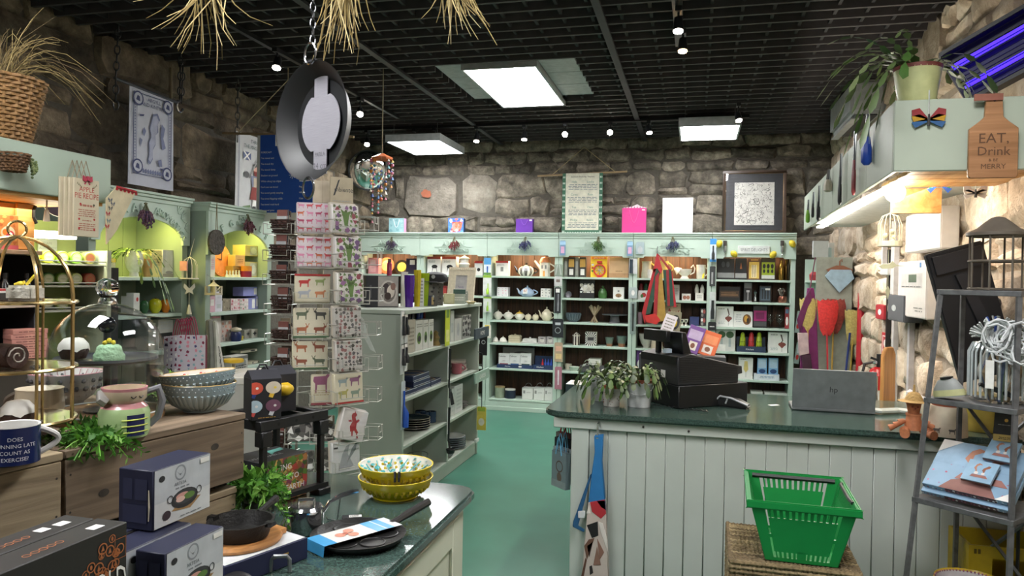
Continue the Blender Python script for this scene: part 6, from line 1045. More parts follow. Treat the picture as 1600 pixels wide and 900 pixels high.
crate('weathered wooden crate carrying bowls and glass dome',.004,.474,1.085,1.25,.56,WO);crate('weathered wooden crate under the navy mug',-.62,-.004,1.085,1.249,.56,WO2)
crate('pale lower crate under the crate with bowls',-.05,.46,CZ+.001,1.066,.54,WO2,-.01);crate('lower crate under the crate with navy mug',-.64,-.06,CZ+.001,1.066,.54,WO2,-.012)
for s in (.03,.44,-.1,-.58):g=G(m('#2a241e',.8));g.box(-.02,.02,.02,.5,1.066,1.085);g.ob('spacer_batten',(-1.184+ux*s-.02,1.182+uy*s,0),CRZ,L=('dark batten between the crates at the bowl end','dark batten between the crates, far end','dark batten under the mug crate','dark batten under the mug crate, near end')[0 if s == .03 else 1 if s == .44 else 2 if s == -.1 else 3],C='batten')
ZT2=1.25
# leafy sprays
def herb(L,loc,n,ln,cols,up=.6,droop=.5,lw=.006,ll=.03,rz=0,spread=6.28,a0=0,cat='plant',name='leafy_plant'):
    t=T(name,L,cat,loc,rz);ms=[m(c,.5,var=.15,sc=40) for c in cols]
    for i in range(n):
        g=G(random.choice(ms));a=a0+spread*(i+R(0,.8))/n;l=ln*R(.6,1.05);el=R(.15,1.0);pts=[V((cos(a)*l*q*(1-.35*el),sin(a)*l*q*(1-.35*el),l*(up*el*2*q-droop*q*q*(1.4-el)))) for q in (0,.25,.5,.75,1)]
        g.tube(pts,.0012,3)
        for k in range(16):
            q=.2+.8*k/15;f=q*4;j=min(3,int(f));p=pts[j].lerp(pts[j+1],f-j);d=(pts[j+1]-pts[j]).normalized();s=d.orthogonal();s.rotate(M.Rotation(R(0,6.28),3,d));e=(d*.7+s*.8).normalized()*ll*R(.7,1.1);u=d.cross(e).normalized()*lw
            g.add([p,p+e*.5+u,p+e,p+e*.5-u],[(0,1,2,3)])
        g.ob('leafy_stem',par=t)
    return t
GR=('#4f8a2c','#66a23a','#3c7024','#82b54e')
c=at(150,690,Z=ZT2);herb('bright green artificial spray on the crate before the lady jug',(c.x,c.y,c.z+.01),46,.1,GR,.25,.4,.0035,.02)
c=at(112,690,Z=ZT2);herb('darker green spray under the cake stand',(c.x,c.y,c.z+.005),20,.07,('#3a5a24','#2f4a1e','#4f7a2c'),.2,.25,.003,.018)
c=at(262,632,Z=ZT2);herb('yellow green spray behind the glass dome',(c.x-.02,c.y+.04,c.z),18,.085,('#7aa23a','#9ab84e','#5a8a2c'),.8,.1,.0035,.02)
# navy mug with white lettering
def cyl_text(g,rows,r,a0,h,y=0):
    for s,z in rows:
        vs,fs=textgeo(s);k=h/.7;g.add([((r+.0004)*sin(a0+x*k/r),-(r+.0004)*cos(a0+x*k/r),z+b*k) for x,b in vs],fs)
c=at(22,724,Z=ZT2);rz=face(c);r,h=.041,.07;mg=mug('navy enamel mug asking does running late count as exercise',(c.x,c.y,ZT2+.001),r,h,'#1a2450',rz=rz+.15,hd=1,inner='#d8d6d2',hcol='#d4d2ce')
g=G(m('#d8d6d2',.3));g.lathe([(r*1.01,h*.985),(r,h*1.015),(r*.94,h*.99)],24);g.ob('white_rim',par=mg,smooth=True);g=G(m('#c9ccd8'));cyl_text(g,(('DOES',h*.66),('RUNNING LATE',h*.49),('COUNT AS',h*.32),('EXERCISE?',h*.15)),r,-.12,.0066);g.ob('lettering',par=mg)
c=at(-25,662,Z=1.28);t=bowl('white ridged dish behind the navy mug',(c.x,c.y+.02,ZT2+.03),.06,.02,'#d5d0c8',n=24);g=G(m('#cfcac2'));g.lathe([(0,-.03),(.04,-.03),(.03,-.001),(0,-.001)],18);g.ob('foot',par=t)
# gold tiered cake stand with pretend cakes
c=at(24,690,Z=ZT2);csx,csy=c.x,c.y;GO=m('#b39a68',.22,.8,var=.05);st=T('tiered_cake_stand','gold birdcage shaped three tier cake stand','cake stand',(csx,csy,ZT2),face(c));SR=.107
for z in (.045,.152,.286):g=G(GO);g.tube([(SR*cos(a),SR*sin(a),z) for a in [2*pi*k/40 for k in range(40)]],.004,6,True);g.ob('tier_ring',par=st,smooth=True);g=G(m('#b5a08a',.08,.9,var=0));g.lathe([(0,z-.002),(SR-.003,z),(SR-.003,z+.003),(0,z+.002)],40);g.ob('tier_plate',par=st,smooth=True)
for k in range(8):a=2*pi*k/8+.32;g=G(GO);g.tube([(SR*cos(a),SR*sin(a),0),(SR*cos(a),SR*sin(a),.3)]+[(SR*cos(a)*cos(q),SR*sin(a)*cos(q),.3+.118*sin(q)) for q in (.25,.5,.75,1.,1.25,1.5)],.0034,6);g.ob('cage_wire',par=st,smooth=True)
g=G(GO);g.tube([(.016*cos(a),0,.434+.016*sin(a)) for a in [2*pi*k/20 for k in range(20)]],.003,6,True);g.ob('ring_handle',par=st)
def oncs(px,z,dy=0):p=at(px,500,D=1.55);d=V((csx,csy,0))+V((p.x-csx,p.y-csy,0));return (csx+(px-24)/F*1.6*cos(YAW)+.02*dy,csy+(px-24)/F*1.6*sin(YAW)-.02*dy,ZT2+z)
WHI=m('#cfcabb',.6,bump=.4,sc=90)
t=T('cake_slice','white iced pretend cake with yellow decorations on the top tier','cake',oncs(37,.29,1.5),.2);g=G(WHI);g.box(-.027,.027,-.02,.025,0,.03);g.ob('iced_cake',par=t,bev=.005);g=G(YEL);g.ball(-.008,0,.034,.008,6,.6);g.tube([(.004,0,.032),(.02,.0,.05)],.003,5);g.tube([(-.02,0,.032),(.0,0,.037)],.003,5);g.ob('decoration',par=t)
t=T('dark_cake_slice','dark iced cake with red and white edge on the top tier','cake',oncs(-2,.29,1),.2);g=G(BLK);g.box(-.02,.012,-.015,.02,0,.014);g.mat(WH).box(-.02,.013,-.016,.02,.014,.018);g.mat(RED).box(-.02,.012,-.015,.02,.018,.022);g.ob('cake',par=t)
CHO=m('#3a221a',.6,bump=.3,sc=80);t=T('chocolate_roll','chocolate swiss roll with white swirl on the middle tier','cake',oncs(12,.156,1.6),-.05);g=G(CHO);g.at(0,0,.024,ry=pi/2);g.lathe([(0,-.03),(.024,-.03),(.024,.03),(0,.03)],20);g.ob('roll',par=t,smooth=True);g=G(m('#d8cfc4'));g.tube([(.0305,(.003+.0022*k*.45)*cos(k*.55),.024+(.003+.0022*k*.45)*sin(k*.55)) for k in range(18)],.0016,4);g.ob('swirl',par=t);t.rotation_euler=(0,0,face(c)-.9)
def pudding(L,loc,r,name='pudding'):
    t=T(name,L,'cake',loc,.3);g=G(CHO);g.lathe([(0,0),(r*.8,0),(r,r*.5),(r*.92,r*1.0),(r*.6,r*1.4),(0,r*1.5)],20);g.ob('sponge',par=t,smooth=True);g=G(m('#ddd8cf',.4));n=28;vs=[]
    for i,(rr,zz) in enumerate(((.3,1.5),(.62,1.42),(.95,1.02),(1.03,.7))):
        for k in range(n):dz=(-.22*max(0,sin(5*2*pi*k/n))) if i == 3 else 0;vs.append(((rr+.02)*r*cos(2*pi*k/n),(rr+.02)*r*sin(2*pi*k/n),(zz+dz)*r+.0015))
    g.add(vs+[(0,0,r*1.53)],[(i*n+k,i*n+n+k,i*n+n+(k+1) % n,i*n+(k+1) % n) for i in range(3) for k in range(n)]+[(k,(k+1) % n,4*n) for k in range(n)]);g.ob('icing',par=t,smooth=True);return t
pudding('chocolate pudding with dripping white icing on the lowest tier',oncs(30,.049,2.4),.03)
for k,(px,z) in enumerate(((54,.156),(58,.049))):t=T('silver_star',('silver star bead cluster on the middle tier','silver star bead on the lowest tier')[k],'ornament',oncs(px,z+.001,2.5));g=G(m('#c9ccd0',.15,.9));[g.ball(.006*cos(a),.006*sin(a),.004,.004,6) for a in (0,1.3,2.6,3.9,5.2)];g.ob('beads',par=t)
c=at(78,618,Z=ZT2+.06);c=V((csx-.14,csy+.19,ZT2+.001));t=T('milk_jug','cream ceramic jug with striped handle behind the cake stand','jug',c,.3);g=G(m('#c9bca4',.3));g.lathe([(0,0),(.04,0),(.052,.03),(.048,.07),(.05,.075),(.042,.07),(0,.02)],20);g.ob('jug_body',par=t,smooth=True);g=G(m('#4a4038',.4));g.tube(handle_pts(-.045,.02,.065,-.03),.007,6);g.ob('striped_handle',par=t,smooth=True)
# glass dome with puddings
c=at(166,653,Z=ZT2);dm=T('glass_dome','clear glass cloche with round knob on a wooden base','glass dome',(c.x,c.y,ZT2+.001),face(c));g=G(wood_mat('turned_base_wood','#7a5a3c','#a88660',0,.5));g.lathe([(0,0),(.127,0),(.129,.008),(.127,.016),(0,.016)],36);g.ob('wooden_base',par=dm,smooth=True)
GL=m('#fbfdfd',kind='glass');KN=m('#e9eded',.02,var=0,kind='solid');pf=[(.124,.018),(.124,.16)]+[(.124*cos(a),.16+.115*sin(a)) for a in (.25,.5,.75,1.,1.25,1.45)];g=G(GL);g.lathe(pf+[(0,.276)],44);g.ob('dome',par=dm,smooth=True);g=G(GL);g.lathe([(r_-.003,z_) for r_,z_ in pf]+[(0,.272)],44);g.ob('inner_surface',par=dm,smooth=True)
g=G(KN);g.lathe([(.022,.273),(.018,.284),(.014,.288),(.022,.296),(.026,.31),(.022,.325),(.01,.333),(0,.334)],24);g.ob('knob',par=dm,smooth=True);g=G(m('#dfe6e6',.1));g.tube([(.1245*cos(a),.1245*sin(a),.019) for a in [2*pi*k/44 for k in range(44)]],.0016,5,True);g.ob('ground_rim',par=dm)
dx,dy,dz=dm.location;t=T('dark_tier_plate','dark slate tier plate on a post inside the glass dome','cake stand',(dx,dy,ZT2+.018));SL=m('#3a3c40',.35);g=G(SL);g.lathe([(0,.118),(.1,.118),(.112,.124),(.11,.13),(.1,.124),(0,.123)],32);g.ob('tier_plate',par=t,smooth=True);g=G(SL);g.lathe([(.05,0),(.05,.004),(.008,.01),(.008,.2),(0,.2)],14);g.ob('post',par=t,smooth=True);g=G(m('#1b1c1f',.08));g.ball(0,0,.205,.02,18);g.ob('ball_knob',par=t,smooth=True)
pudding('chocolate pudding with icing and holly inside the dome',(dx-.055*cos(YAW),dy-.055*sin(YAW)-.03,ZT2+.145),.032);g=G(m('#2f5a34'));[g.prism([(0,0),(.006,.004),(.014,0),(.006,-.004)],-.001,.001) for k in range(1)];g.ob('holly_leaf',(dx-.055*cos(YAW),dy-.055*sin(YAW)-.03,ZT2+.196),rot=(1.2,.3,.5),L='green holly leaf on the domed pudding',C='leaf')
t=T('green_cake','mint green iced cake with yellow topping inside the dome','cake',(dx+.04*cos(YAW),dy+.04*sin(YAW)-.045,ZT2+.143));g=G(m('#a5c9a0',.6,bump=.4,sc=90));g.lathe([(0,0),(.033,0),(.034,.012),(.028,.022),(.026,.032),(.02,.037),(0,.038)],20);g.ob('iced_cake',par=t,smooth=True);g=G(YEL);[g.ball(.012*cos(a),.012*sin(a),.042,.005,6) for a in (0,1.5,3,4.5)];g.ball(0,0,.047,.006,6);g.ob('topping',par=t)
c=V((dx-.23,dy+.115,ZT2+.001));t=bowl('white bowl patterned inside with a black floral outside',c,.088,.085,'#a8a4a4','#cfc9c4','#b0707a',n=32);g=G(m('#3c383c',.5))
for k in range(20):
    a=2*pi*k/20
    for z,s in ((.03,.006),(.048,.009),(.068,.007)):rr=(.06,.0745,.0845)[(z > .03)+(z > .05)];g.ball(rr*cos(a+z*9),rr*sin(a+z*9),z,s,6,.9,.9)
g.ob('floral_pattern',par=t)
g=G(m('#8a5a5a'));[g.tube([(.08*cos(a),.08*sin(a),.084),(.055*cos(a),.055*sin(a),.045)],.0012,3) for a in [2*pi*k/26 for k in range(26)]];g.ob('inner_lines',par=t)
# lady jug
c=at(194,681,Z=ZT2);lj=T('lady_jug','green and pink face jug with grey handle and closed eyes','jug',(c.x,c.y,ZT2+.001),face(c)+.15);g=G(m('#a8c08a',.2));g.lathe([(0,0),(.046,0),(.05,.012),(.05,.052),(.046,.062)],28);g.mat(m('#c98e90',.2));g.lathe([(.046,.062),(.038,.069),(.036,.072)],28);g.ob('body',par=lj,smooth=True)
g=G(m('#cdb9a0',.2));g.lathe([(.036,.072),(.043,.08),(.044,.098)],28);g.mat(m('#c98a8e',.2));g.lathe([(.044,.098),(.045,.104),(.041,.104)],28);g.mat(m('#bfae96',.25));g.lathe([(.041,.104),(.038,.08),(0,.075)],28);g.ob('head',par=lj,smooth=True);g=G(m('#7c7c80',.25));g.tube([(.04,0,.09),(.066,0,.098),(.074,0,.07),(.066,0,.035),(.048,0,.018)],[.007,.009,.009,.008,.007],8);g.ob('handle',par=lj,smooth=True);g=G(m('#8f8b86',.3));g.tube([(-.036,-.02,.076),(-.046,-.018,.084),(-.05,-.012,.1)],[.012,.012,.005],8);g.ob('spout',par=lj,smooth=True)
g=G(m('#1f2450',.25));n=8;g.add([(.0508*sin(a),-.0508*cos(a),z) for z in (.006,.05) for a in [-.05+.75*k/n for k in range(n+1)]],[(k,k+1,k+n+2,k+n+1) for k in range(n)]);g.ob('navy_panel',par=lj);g=G(m('#c9cf6a',.3));[g.tube([(.0515*sin(a),-.0515*cos(a),z) for a in [-.25+1.15*k/n for k in range(n+1)]],.0014,4) for z in (.014,.027,.04)];g.ob('stripes',par=lj)
g=G(m('#2a1f1c',.4));[g.tube([(.0445*sin(a0+a),-.0445*cos(a0+a),.088-.004*sin(pi*(k/5))) for k,a in enumerate([-.12+.24*q/5 for q in range(6)])],.0011,4) for a0 in (.25,.65)];g.ob('closed_eyes',par=lj)
# blue bowls
c=at(312,642,Z=ZT2);LB=m('#a5b5bb',.3)
b1=bowl('lower of two stacked blue grey fluted bowls',(c.x,c.y,ZT2+.001),.088,.072,'#9fb0b8','#b8b0a4','#c0a060',n=40,gr='stacked blue fluted bowls');b2=bowl('upper blue fluted bowl with red flowers painted inside',(c.x,c.y,ZT2+.033),.09,.066,'#98aab3','#cdc6bb','#c0a060',n=40,rot=(.0,-.1,0),gr='stacked blue fluted bowls')
for b,rr,hh in ((b1,.088,.072),(b2,.09,.066)):
    g=G(m('#a9b5b9',.3))
    for k in range(36):a=2*pi*k/36;g.ball(rr*.965*cos(a),rr*.965*sin(a),hh*.8,.0018,5);g.ball(rr*.985*cos(a+.09),rr*.985*sin(a+.09),hh*.9,.0018,5)
    g.ob('dotted_band',par=b);g=G(LB);[g.tube([(rr*.46*cos(a),rr*.46*sin(a),hh*.1),(rr*.74*cos(a),rr*.74*sin(a),hh*.3),(rr*.93*cos(a),rr*.93*sin(a),hh*.66)],.0035,5) for a in [2*pi*k/36 for k in range(36)]];g.ob('flutes',par=b,smooth=True)
g=G(m('#b8443c',.4));H_=.066
for k in range(12):
    a=2*pi*k/12;px,py,pz=.078*cos(a),.078*sin(a),H_*.76
    for q in range(5):g.ball(px+.008*cos(a+pi/2)*cos(q*1.257),py+.008*sin(a+pi/2)*cos(q*1.257),pz+.007*sin(q*1.257),.0042,5)
g.ob('painted_flowers',par=b2);g=G(m('#9a9ca0',.2,.9));g.tube([(-.085,-.03,.058),(-.095,-.036,.062),(-.088,-.034,.05)],.004,5);g.ob('hanging_clip',par=b1)
# navy cookware cartons
def pan_art():return [('r',0,0,1,1,m('#b9bdc2')),('r',0,0,1,.42,m('#c9cbcc')),('p',[(.36,.9),(.44,.78),(.52,.9),(.46,.82),(.42,.82)],m('#7a7e84')),('O',.44,.84,.1,m('#8a8e94')),('t','ARTESA',.44,.62,.06,m('#5a5e64')),('L',.3,.6,.6,.54,1,m('#7a7e84')),('o',.12,.83,.05,.055,INK),('p',[(.28,.2),(.62,.14),(.82,.3),(.5,.36)],m('#9a7a50')),('o',.52,.36,.24,.17,INK),('o',.52,.39,.2,.13,m('#3a3c3e')),('o',.48,.41,.12,.06,m('#c9968a')),('o',.6,.38,.1,.06,m('#5a7a3c')),('o',.44,.36,.08,.05,m('#d9b5a8')),('O',.78,.42,.05,INK),('O',.26,.42,.05,INK),('o',.2,.17,.07,.08,m('#3a2c34')),('r',.8,.88,.97,.97,WH),('L',.4,.08,.85,.04,1,m('#7a7e84'))]
def navybox(L,p0,p1,dep,zb,h):
    a,b=V(p0),V(p1);w=(b-a).to_2d().length;rz=atan2(b.y-a.y,b.x-a.x);mid=(a+b)/2
    o=carton(L,(mid.x,mid.y,zb),w,dep,h,'#181b33',[],rz=rz,bev=.0015);g=G();pr(g,w*.97,h*.97,-.0004,pan_art());g.ob('printed_front',par=o,loc=(w*.01,0,h*.015))
    g=G();g.at(-w/2,dep/2,0,rz=-pi/2);pr(g,dep,h,-.0004,[('r',.15,.5,.42,.85,m('#252842')),('r',.5,.5,.85,.85,m('#252842')),('r',.15,.12,.85,.42,m('#252842'))]);g.ob('printed_side',par=o);return o
zb=1.138;P0,P1=at(238,832,Z=zb),at(327.5,793,Z=zb)
navybox('top navy cookware carton with white pan picture front, worn corner',P0,P1,.075,zb+.001,.108)
P2,P3=at(258,866,Z=zb-.001),at(349,822,Z=zb-.001);navybox('navy cookware carton in front, lower row',P2,P3,.06,zb-.109,.108)
d_=V((-(P3-P2).y,(P3-P2).x,0)).normalized();P4,P5=P2+d_*.068-(P3-P2)*.12,P3+d_*.068-(P3-P2)*.02;navybox('navy cookware carton behind the front one, lower row',P4,P5,.06,zb-.109,.108)
P6,P7=P4+d_*.068+(P3-P2)*.25,P5+d_*.068+(P3-P2)*.3;navybox('navy cookware carton at the back with sticker peeping out',P6,P7,.055,zb-.109,.11)
for i,(a,b) in enumerate(((P2,P3),(P4,P5),(P6,P7))):navybox('navy carton in the bottom row, %s' % ('front','middle','back')[i],a,b,.055,CZ+.001,.107)
g=G(m('#c9c0a8',.8));g.tube([(P0.x-.006,P0.y-.003,zb+.02),(P0.x-.004,P0.y-.004,zb+.045),(P0.x-.006,P0.y-.003,zb+.075)],[.001,.002,.001],4);g.ob('torn_edge',L='torn paper edge on the top navy carton',C='paper')
# black world food boxes
zt=1.215;Q0,Q1=at(-60,921,Z=zt),at(199,815,Z=zt);w=(Q1-Q0).length;rz=atan2((Q1-Q0).y,(Q1-Q0).x);dd=V((-sin(rz),cos(rz),0))
OR2=m('#a8643a',.5)
def worldbox(L,off,zs,art):
    mid=(Q0+Q1)/2+dd*off;o=carton(L,(mid.x,mid.y,zt-.17),w*(.98 if off else 1),.056,.17,'#252322',art,rz=rz,top=[('r',.82,.3,.9,.6,WH)]+([('r',.7,.35,.77,.65,WH)] if off else [])+[('O',.4+.05*k,.35,.022,OR2) for k in range(5)],bev=.0015);return o
ic_=[]
for k in range(34):
    x,z=R(.62,.95),R(.58,.95)
    if z > .62+(x-.6)*1.1:continue
    ic_ += [('O',x,z,R(.02,.036),OR2)]+([('p',[(x-.012,z-.02),(x+.012,z-.02),(x,z+.03)],OR2)] if k % 2 else [('o',x,z,.008,.02,OR2)])
ic_ += [('r',.9,.7,.985,.705,OR2),('r',.9,.88,.985,.885,OR2),('r',.9,.7,.903,.885,OR2),('r',.982,.7,.985,.885,OR2),('O',.94,.79,.03,OR2),('t','WORLD',.78,.4,.24,WH)]
worldbox('black carton with orange food icons and white lettering, front',0,0,ic_);worldbox('black carton with orange icons behind the front one',.06,0,[])
mid=(Q0+Q1)/2+dd*.03;carton('brown carton under the black food cartons',(mid.x,mid.y,CZ+.001),w,.115,zt-.172-CZ,'#4a3c30',rz=rz)
# low navy box, board, skillet
n0,n1=at(350,886,Z=.972),at(481,839,Z=.972);w=(n1-n0).length;rz=atan2((n1-n0).y,(n1-n0).x);mid=(n0+n1)/2;lb=carton('low navy carton with white inside carrying the skillet board',(mid.x,mid.y,CZ+.001),w,.17,.05,'#1b2040',[('L',.5,.7,.75,.5,1,GOLD)],rz=rz);g=G(m('#c5c7c8'));g.box(-w*.48,w*.48,.004,.166,.0505,.0512);g.ob('white_top',par=lb)
c=at(405,852,Z=.99);WB=wood_mat('acacia_board','#8a5a30','#c08a52',0,.45,3);c=V((mid.x-.085*sin(rz),mid.y+.085*cos(rz),.9735));bd=T('serving_board','round wooden serving board under the small skillet','board',c,rz);g=G(WB);g.lathe([(0,0),(.088,0),(.092,.007),(.088,.014),(0,.014)],30,sy=.8);g.box(.06,.1,-.025,.025,.001,.013);g.ob('board',par=bd,smooth=True)
IRON=m('#1d1c1b',.5,.3,var=.1,bump=.15,sc=120);sk=T('cast_iron_skillet','small black cast iron skillet on the wooden board','skillet',(c.x-.01,c.y,.989),rz+.35);g=G(IRON);g.lathe([(0,0),(.062,0),(.072,.034),(.076,.038),(.07,.038),(.058,.006),(0,.006)],34);g.ob('pan',par=sk,smooth=True);g=G(IRON);g.tube([(.07,0,.032),(.1,0,.036),(.15,0,.045)],[.008,.008,.01],8);g.ob('handle',par=sk,smooth=True);g=G(IRON);g.prism([(-.012,.03),(.012,.03),(.008,.04),(-.008,.04)],-.085,-.066);g.prism([(-.012,.03),(.012,.03),(.008,.04),(-.008,.04)],.066,.085);g.ob('pouring_lip',par=sk)
# steel butter pan with chrome handle
CHR=m('#b9bbbd',.12,.95,var=0);c=at(473,838,Z=CZ);pn=T('steel_saucepan','small steel saucepan with glass lid and long chrome handle','saucepan',(c.x-.01,c.y+.035,CZ+.001),.5);g=G(CHR);g.lathe([(0,0),(.042,0),(.045,.004),(.045,.06),(.047,.062),(.043,.06),(.042,.006),(0,.006)],28);g.ob('pan',par=pn,smooth=True);g=G(CHR);g.lathe([(.046,.062),(.04,.069),(0,.072)],28);g.ob('lid',par=pn,smooth=True);g=G(CHR);g.tube([(-.02,0,.07),(-.02,0,.085),(.02,0,.085),(.02,0,.07)],.0045,6);g.ob('lid_handle',par=pn,smooth=True)
g=G(CHR);g.tube([(.044,0,.05),(.06,.0,.075),(.09,.0,.09),(.12,0,.098),(.135,0,.1)],[.004,.005,.007,.007,.005],8);g.ob('pan_handle',par=pn,smooth=True)
c=at(527,815,Z=CZ);g=G(CHR);q=at(532,776,D=(c-CAM).dot(_f));g.tube([(c.x-.03,c.y,CZ+.003),(c.x,c.y,CZ+.003),q,(q.x-.01,q.y,q.z+.004)],.0022,5);g.tube([(c.x-.03,c.y,CZ+.003),(c.x-.035,c.y,CZ+.014)],.0022,5);g.tube([(c.x-.015,c.y-.02,CZ+.003),(c.x+.02,c.y+.02,CZ+.003)],.0022,5);g.ob('wire_easel',L='thin chrome wire easel beside the saucepan',C='wire stand')
c=at(558,807,Z=CZ);carton('black card tag with white barcode lying on the counter',(c.x,c.y-.03,CZ+.001),.055,.035,.003,'#202124',rz=.5,cat='tag',name='card_tag',top=[('r',.35,.25,.98,.8,WH)]+[('r',.4+.05*k,.3,.42+.05*k,.7,BLK) for k in range(9)])
# dimpled pan with sleeve
c=at(560,846,Z=CZ);dp=T('dimple_pan','black cast iron dimpled pancake pan in blue card sleeve','pan',(c.x,c.y,CZ+.001),face(c));g=G(IRON);g.lathe([(0,0),(.1,0),(.118,.016),(.121,.022),(.115,.021),(.105,.015),(0,.015)],44);g.ob('pan',par=dp,smooth=True)
for k in range(7):a=2*pi*k/6;x,y=(0,0) if k == 6 else (.068*cos(a),.068*sin(a));g=G(m('#100f0f',.45));g.lathe([(.03,.0165),(.027,.0158),(.022,.0152),(0,.0152)],20,x,y);g.tube([(x+.031*cos(q),y+.031*sin(q),.0158) for q in [2*pi*j/20 for j in range(20)]],.0022,5,True);g.ob('dimple',par=dp,smooth=True)
g=G(m('#2f2d2c',.4));g.at(0,0,0,rz=.62);g.tube([(.105,0,.018),(.13,0,.026),(.16,0,.034),(.235,0,.052)],[.012,.009,.011,.011],8);g.ob('handle',par=dp,smooth=True)
sl=G();sl.at(0,0,.0,rz=.62+pi);SLE=[(-.13,0,.026),(-.12,.0,.03),(.06,0,.03),(.125,0,.0265),(.128,0,.003)]
def strip3(g,x0,x1,y0,y1,z0,z1,mt):g.mat(mt);g.add([(x0,y0,z0),(x1,y0,z1),(x1,y1,z1),(x0,y1,z0)],[(0,1,2,3)])
SBL=m('#3f93c4',.35);strip3(sl,-.11,.126,-.04,.04,.0265,.0285,m('#d5d3ce',.35));strip3(sl,-.06,-.11,-.04,.04,.0275,.0266,m('#c9cdd0'));strip3(sl,-.085,-.03,-.0402,.0402,.0272,.0278,SBL);strip3(sl,.09,.1265,-.0402,.0402,.0286,.0287,SBL);strip3(sl,.1265,.129,-.0402,.0402,.0287,.002,SBL);g=sl;g.mat(m('#c98a74'));[g.lathe([(0,.0291),(.014,.0289)],12,.035+.02*cos(k),.018*sin(k)) for k in (0,2,4)];g.mat(m('#b0604a'));g.lathe([(0,.0294),(.008,.0293)],10,.04,0);sl.ob('card_sleeve',par=dp)
# yellow bowls
c=at(616,776,Z=CZ);YB_=m('#d9c21c',.25)
for k in range(2):
    b=bowl(('lower','upper')[k]+' of two stacked yellow bowls, '+('plain textured outside','turquoise pattern inside')[k],(c.x,c.y+.01,CZ+.001+.038*k),.116,.062,'#dcc51a','#d5d3c8','#d8c040',n=44,foot=.6,gr='stacked yellow bowls');g=G(m('#b8a014',.3))
    for j in range(30):
        a=2*pi*j/30
        for rr,z in ((.088,.024),(.1,.035)):g.ball(rr*cos(a+z*3),rr*sin(a+z*3),z,.0065,4,1.3)
    g.ob('diamond_relief',par=b)
g=G(m('#4a9a9a',.3))
for j in range(12):
    a=2*pi*j/12
    for rr,z,s in ((.045,.0125,.009),(.066,.0215,.008),(.082,.0335,.009),(.094,.043,.007),(.104,.0525,.006)):g.at(rr*cos(a+rr*8),rr*sin(a+rr*8),z+.002,ry=-.5*cos(a),rx=.5*sin(a));g.lathe([(0,.002),(s,0)],7)
    g.at();g.tube([(.03*cos(a),.03*sin(a),.0125),(.07*cos(a+.2),.07*sin(a+.2),.026),(.1*cos(a),.1*sin(a),.052)],.0022,4)
g.ob('turquoise_pattern',par=b);g=G(BLK);g.at(0,0,0,rz=-1.2);g.tube([(.118,0,.066),(.122,.0,.05),(.114,0,.036)],.004,5);g.tube([(.117,.012,.066),(.121,.012,.05),(.113,.012,.036)],.004,5);g.ob('clip_strap',par=b)
# black riser stand with patterned boxes, cookery box
rA,rB=at(410,800,Z=CZ),at(500,771,Z=CZ);ax=(rB-rA);ax.z=0;w=ax.length;rz=atan2(ax.y,ax.x);RS=T('riser_stand','black riser stand with holes in its rail','stand',(rA.x,rA.y,CZ),rz);K=m('#161618',.45);hh=.262;dp_=.2
for x in (0,w):
    for y in (0,dp_):g=G(K);g.box(x-.009,x+.009,y-.009,y+.009,.02,hh-.03);g.ob('post',par=RS,bev=.002);g=G(K);g.box(x-.024,x+.024,y-.024,y+.024,0,.022);g.ob('foot',par=RS,bev=.003);g=G(K);g.box(x-.018,x+.018,y-.018,y+.018,hh-.075,hh-.03);g.ob('corner_block',par=RS,bev=.003)
for b in ((-.02,w+.02,-.012,.012),(-.02,w+.02,dp_-.012,dp_+.012),(-.012,.012,.012,dp_-.012),(w-.012,w+.012,.012,dp_-.012)):g=G(K);g.box(b[0],b[1],b[2],b[3],hh-.03,hh);g.ob('top_rail',par=RS,bev=.002)
for b in ((-.02,w+.02,-.016,.006,.022,.036),(w*.3,w*.36,.012,dp_-.012,hh-.03,hh-.002),(w*.7,w*.76,.012,dp_-.012,hh-.03,hh-.002)):g=G(K);g.box(*b);g.ob('cross_bar',par=RS)
g=G(m('#060606',.8));[g.disc(w*(.2+.3*k),hh-.015,.005,.005,-.0125,10) for k in range(3)];g.ob('rail_holes',par=RS)
def onr(x,y):return (rA.x+x*cos(rz)-y*sin(rz),rA.y+x*sin(rz)+y*cos(rz),CZ+hh+.001)
DOT=((.12,.78,'#c9503c','#2c3a7a'),(.72,.78,'#cfc2ae','#d9b03a'),(.1,.34,'#a9bfc9','#c9504a'),(.72,.34,'#6a4458','#c9ccd0'))
def dots():
    r=[]
    for x,z,a,b in DOT:r += [('p',[(x-.16,z-.22),(x-.02,z-.25),(x+.06,z-.12),(x-.08,z-.08)],m(b)),('o',x,z,.26,.15,m(a)),('o',x+.06,z,.05,.03,m('#e0c24a' if a == '#cfc2ae' else '#d9d6d0'))]
    return r+[('L',.2,.08,.8,.04,1,GOLD)]
def giftbox(L,loc,w,h,d,rz,open_=0):
    o=carton(L,loc,w,d,h,'#1d1d22',dots() if not open_ else [],rz=rz,side=[('o',.5,.75,.3,.12,RED),('o',.5,.35,.3,.14,m('#5a6a7a'))]);g=G(m('#2a2a30',.5));g.add([(-w/2,0,h),(w/2,0,h),(w/2,d,h),(-w/2,d,h),(-w*.5,d*.46,h+.022),(w*.5,d*.46,h+.022),(w*.5,d*.54,h+.022),(-w*.5,d*.54,h+.022)],[(0,1,5,4),(2,3,7,6),(4,5,6,7),(0,4,7,3),(1,2,6,5)]);g.ob('peaked_lid',par=o);g=G(BLK);g.tube([(-w*.2,d/2,h+.02),(-w*.1,d/2,h+.036),(w*.1,d/2,h+.036),(w*.2,d/2,h+.02)],.003,4);g.ob('carry_handle',par=o)
    return o
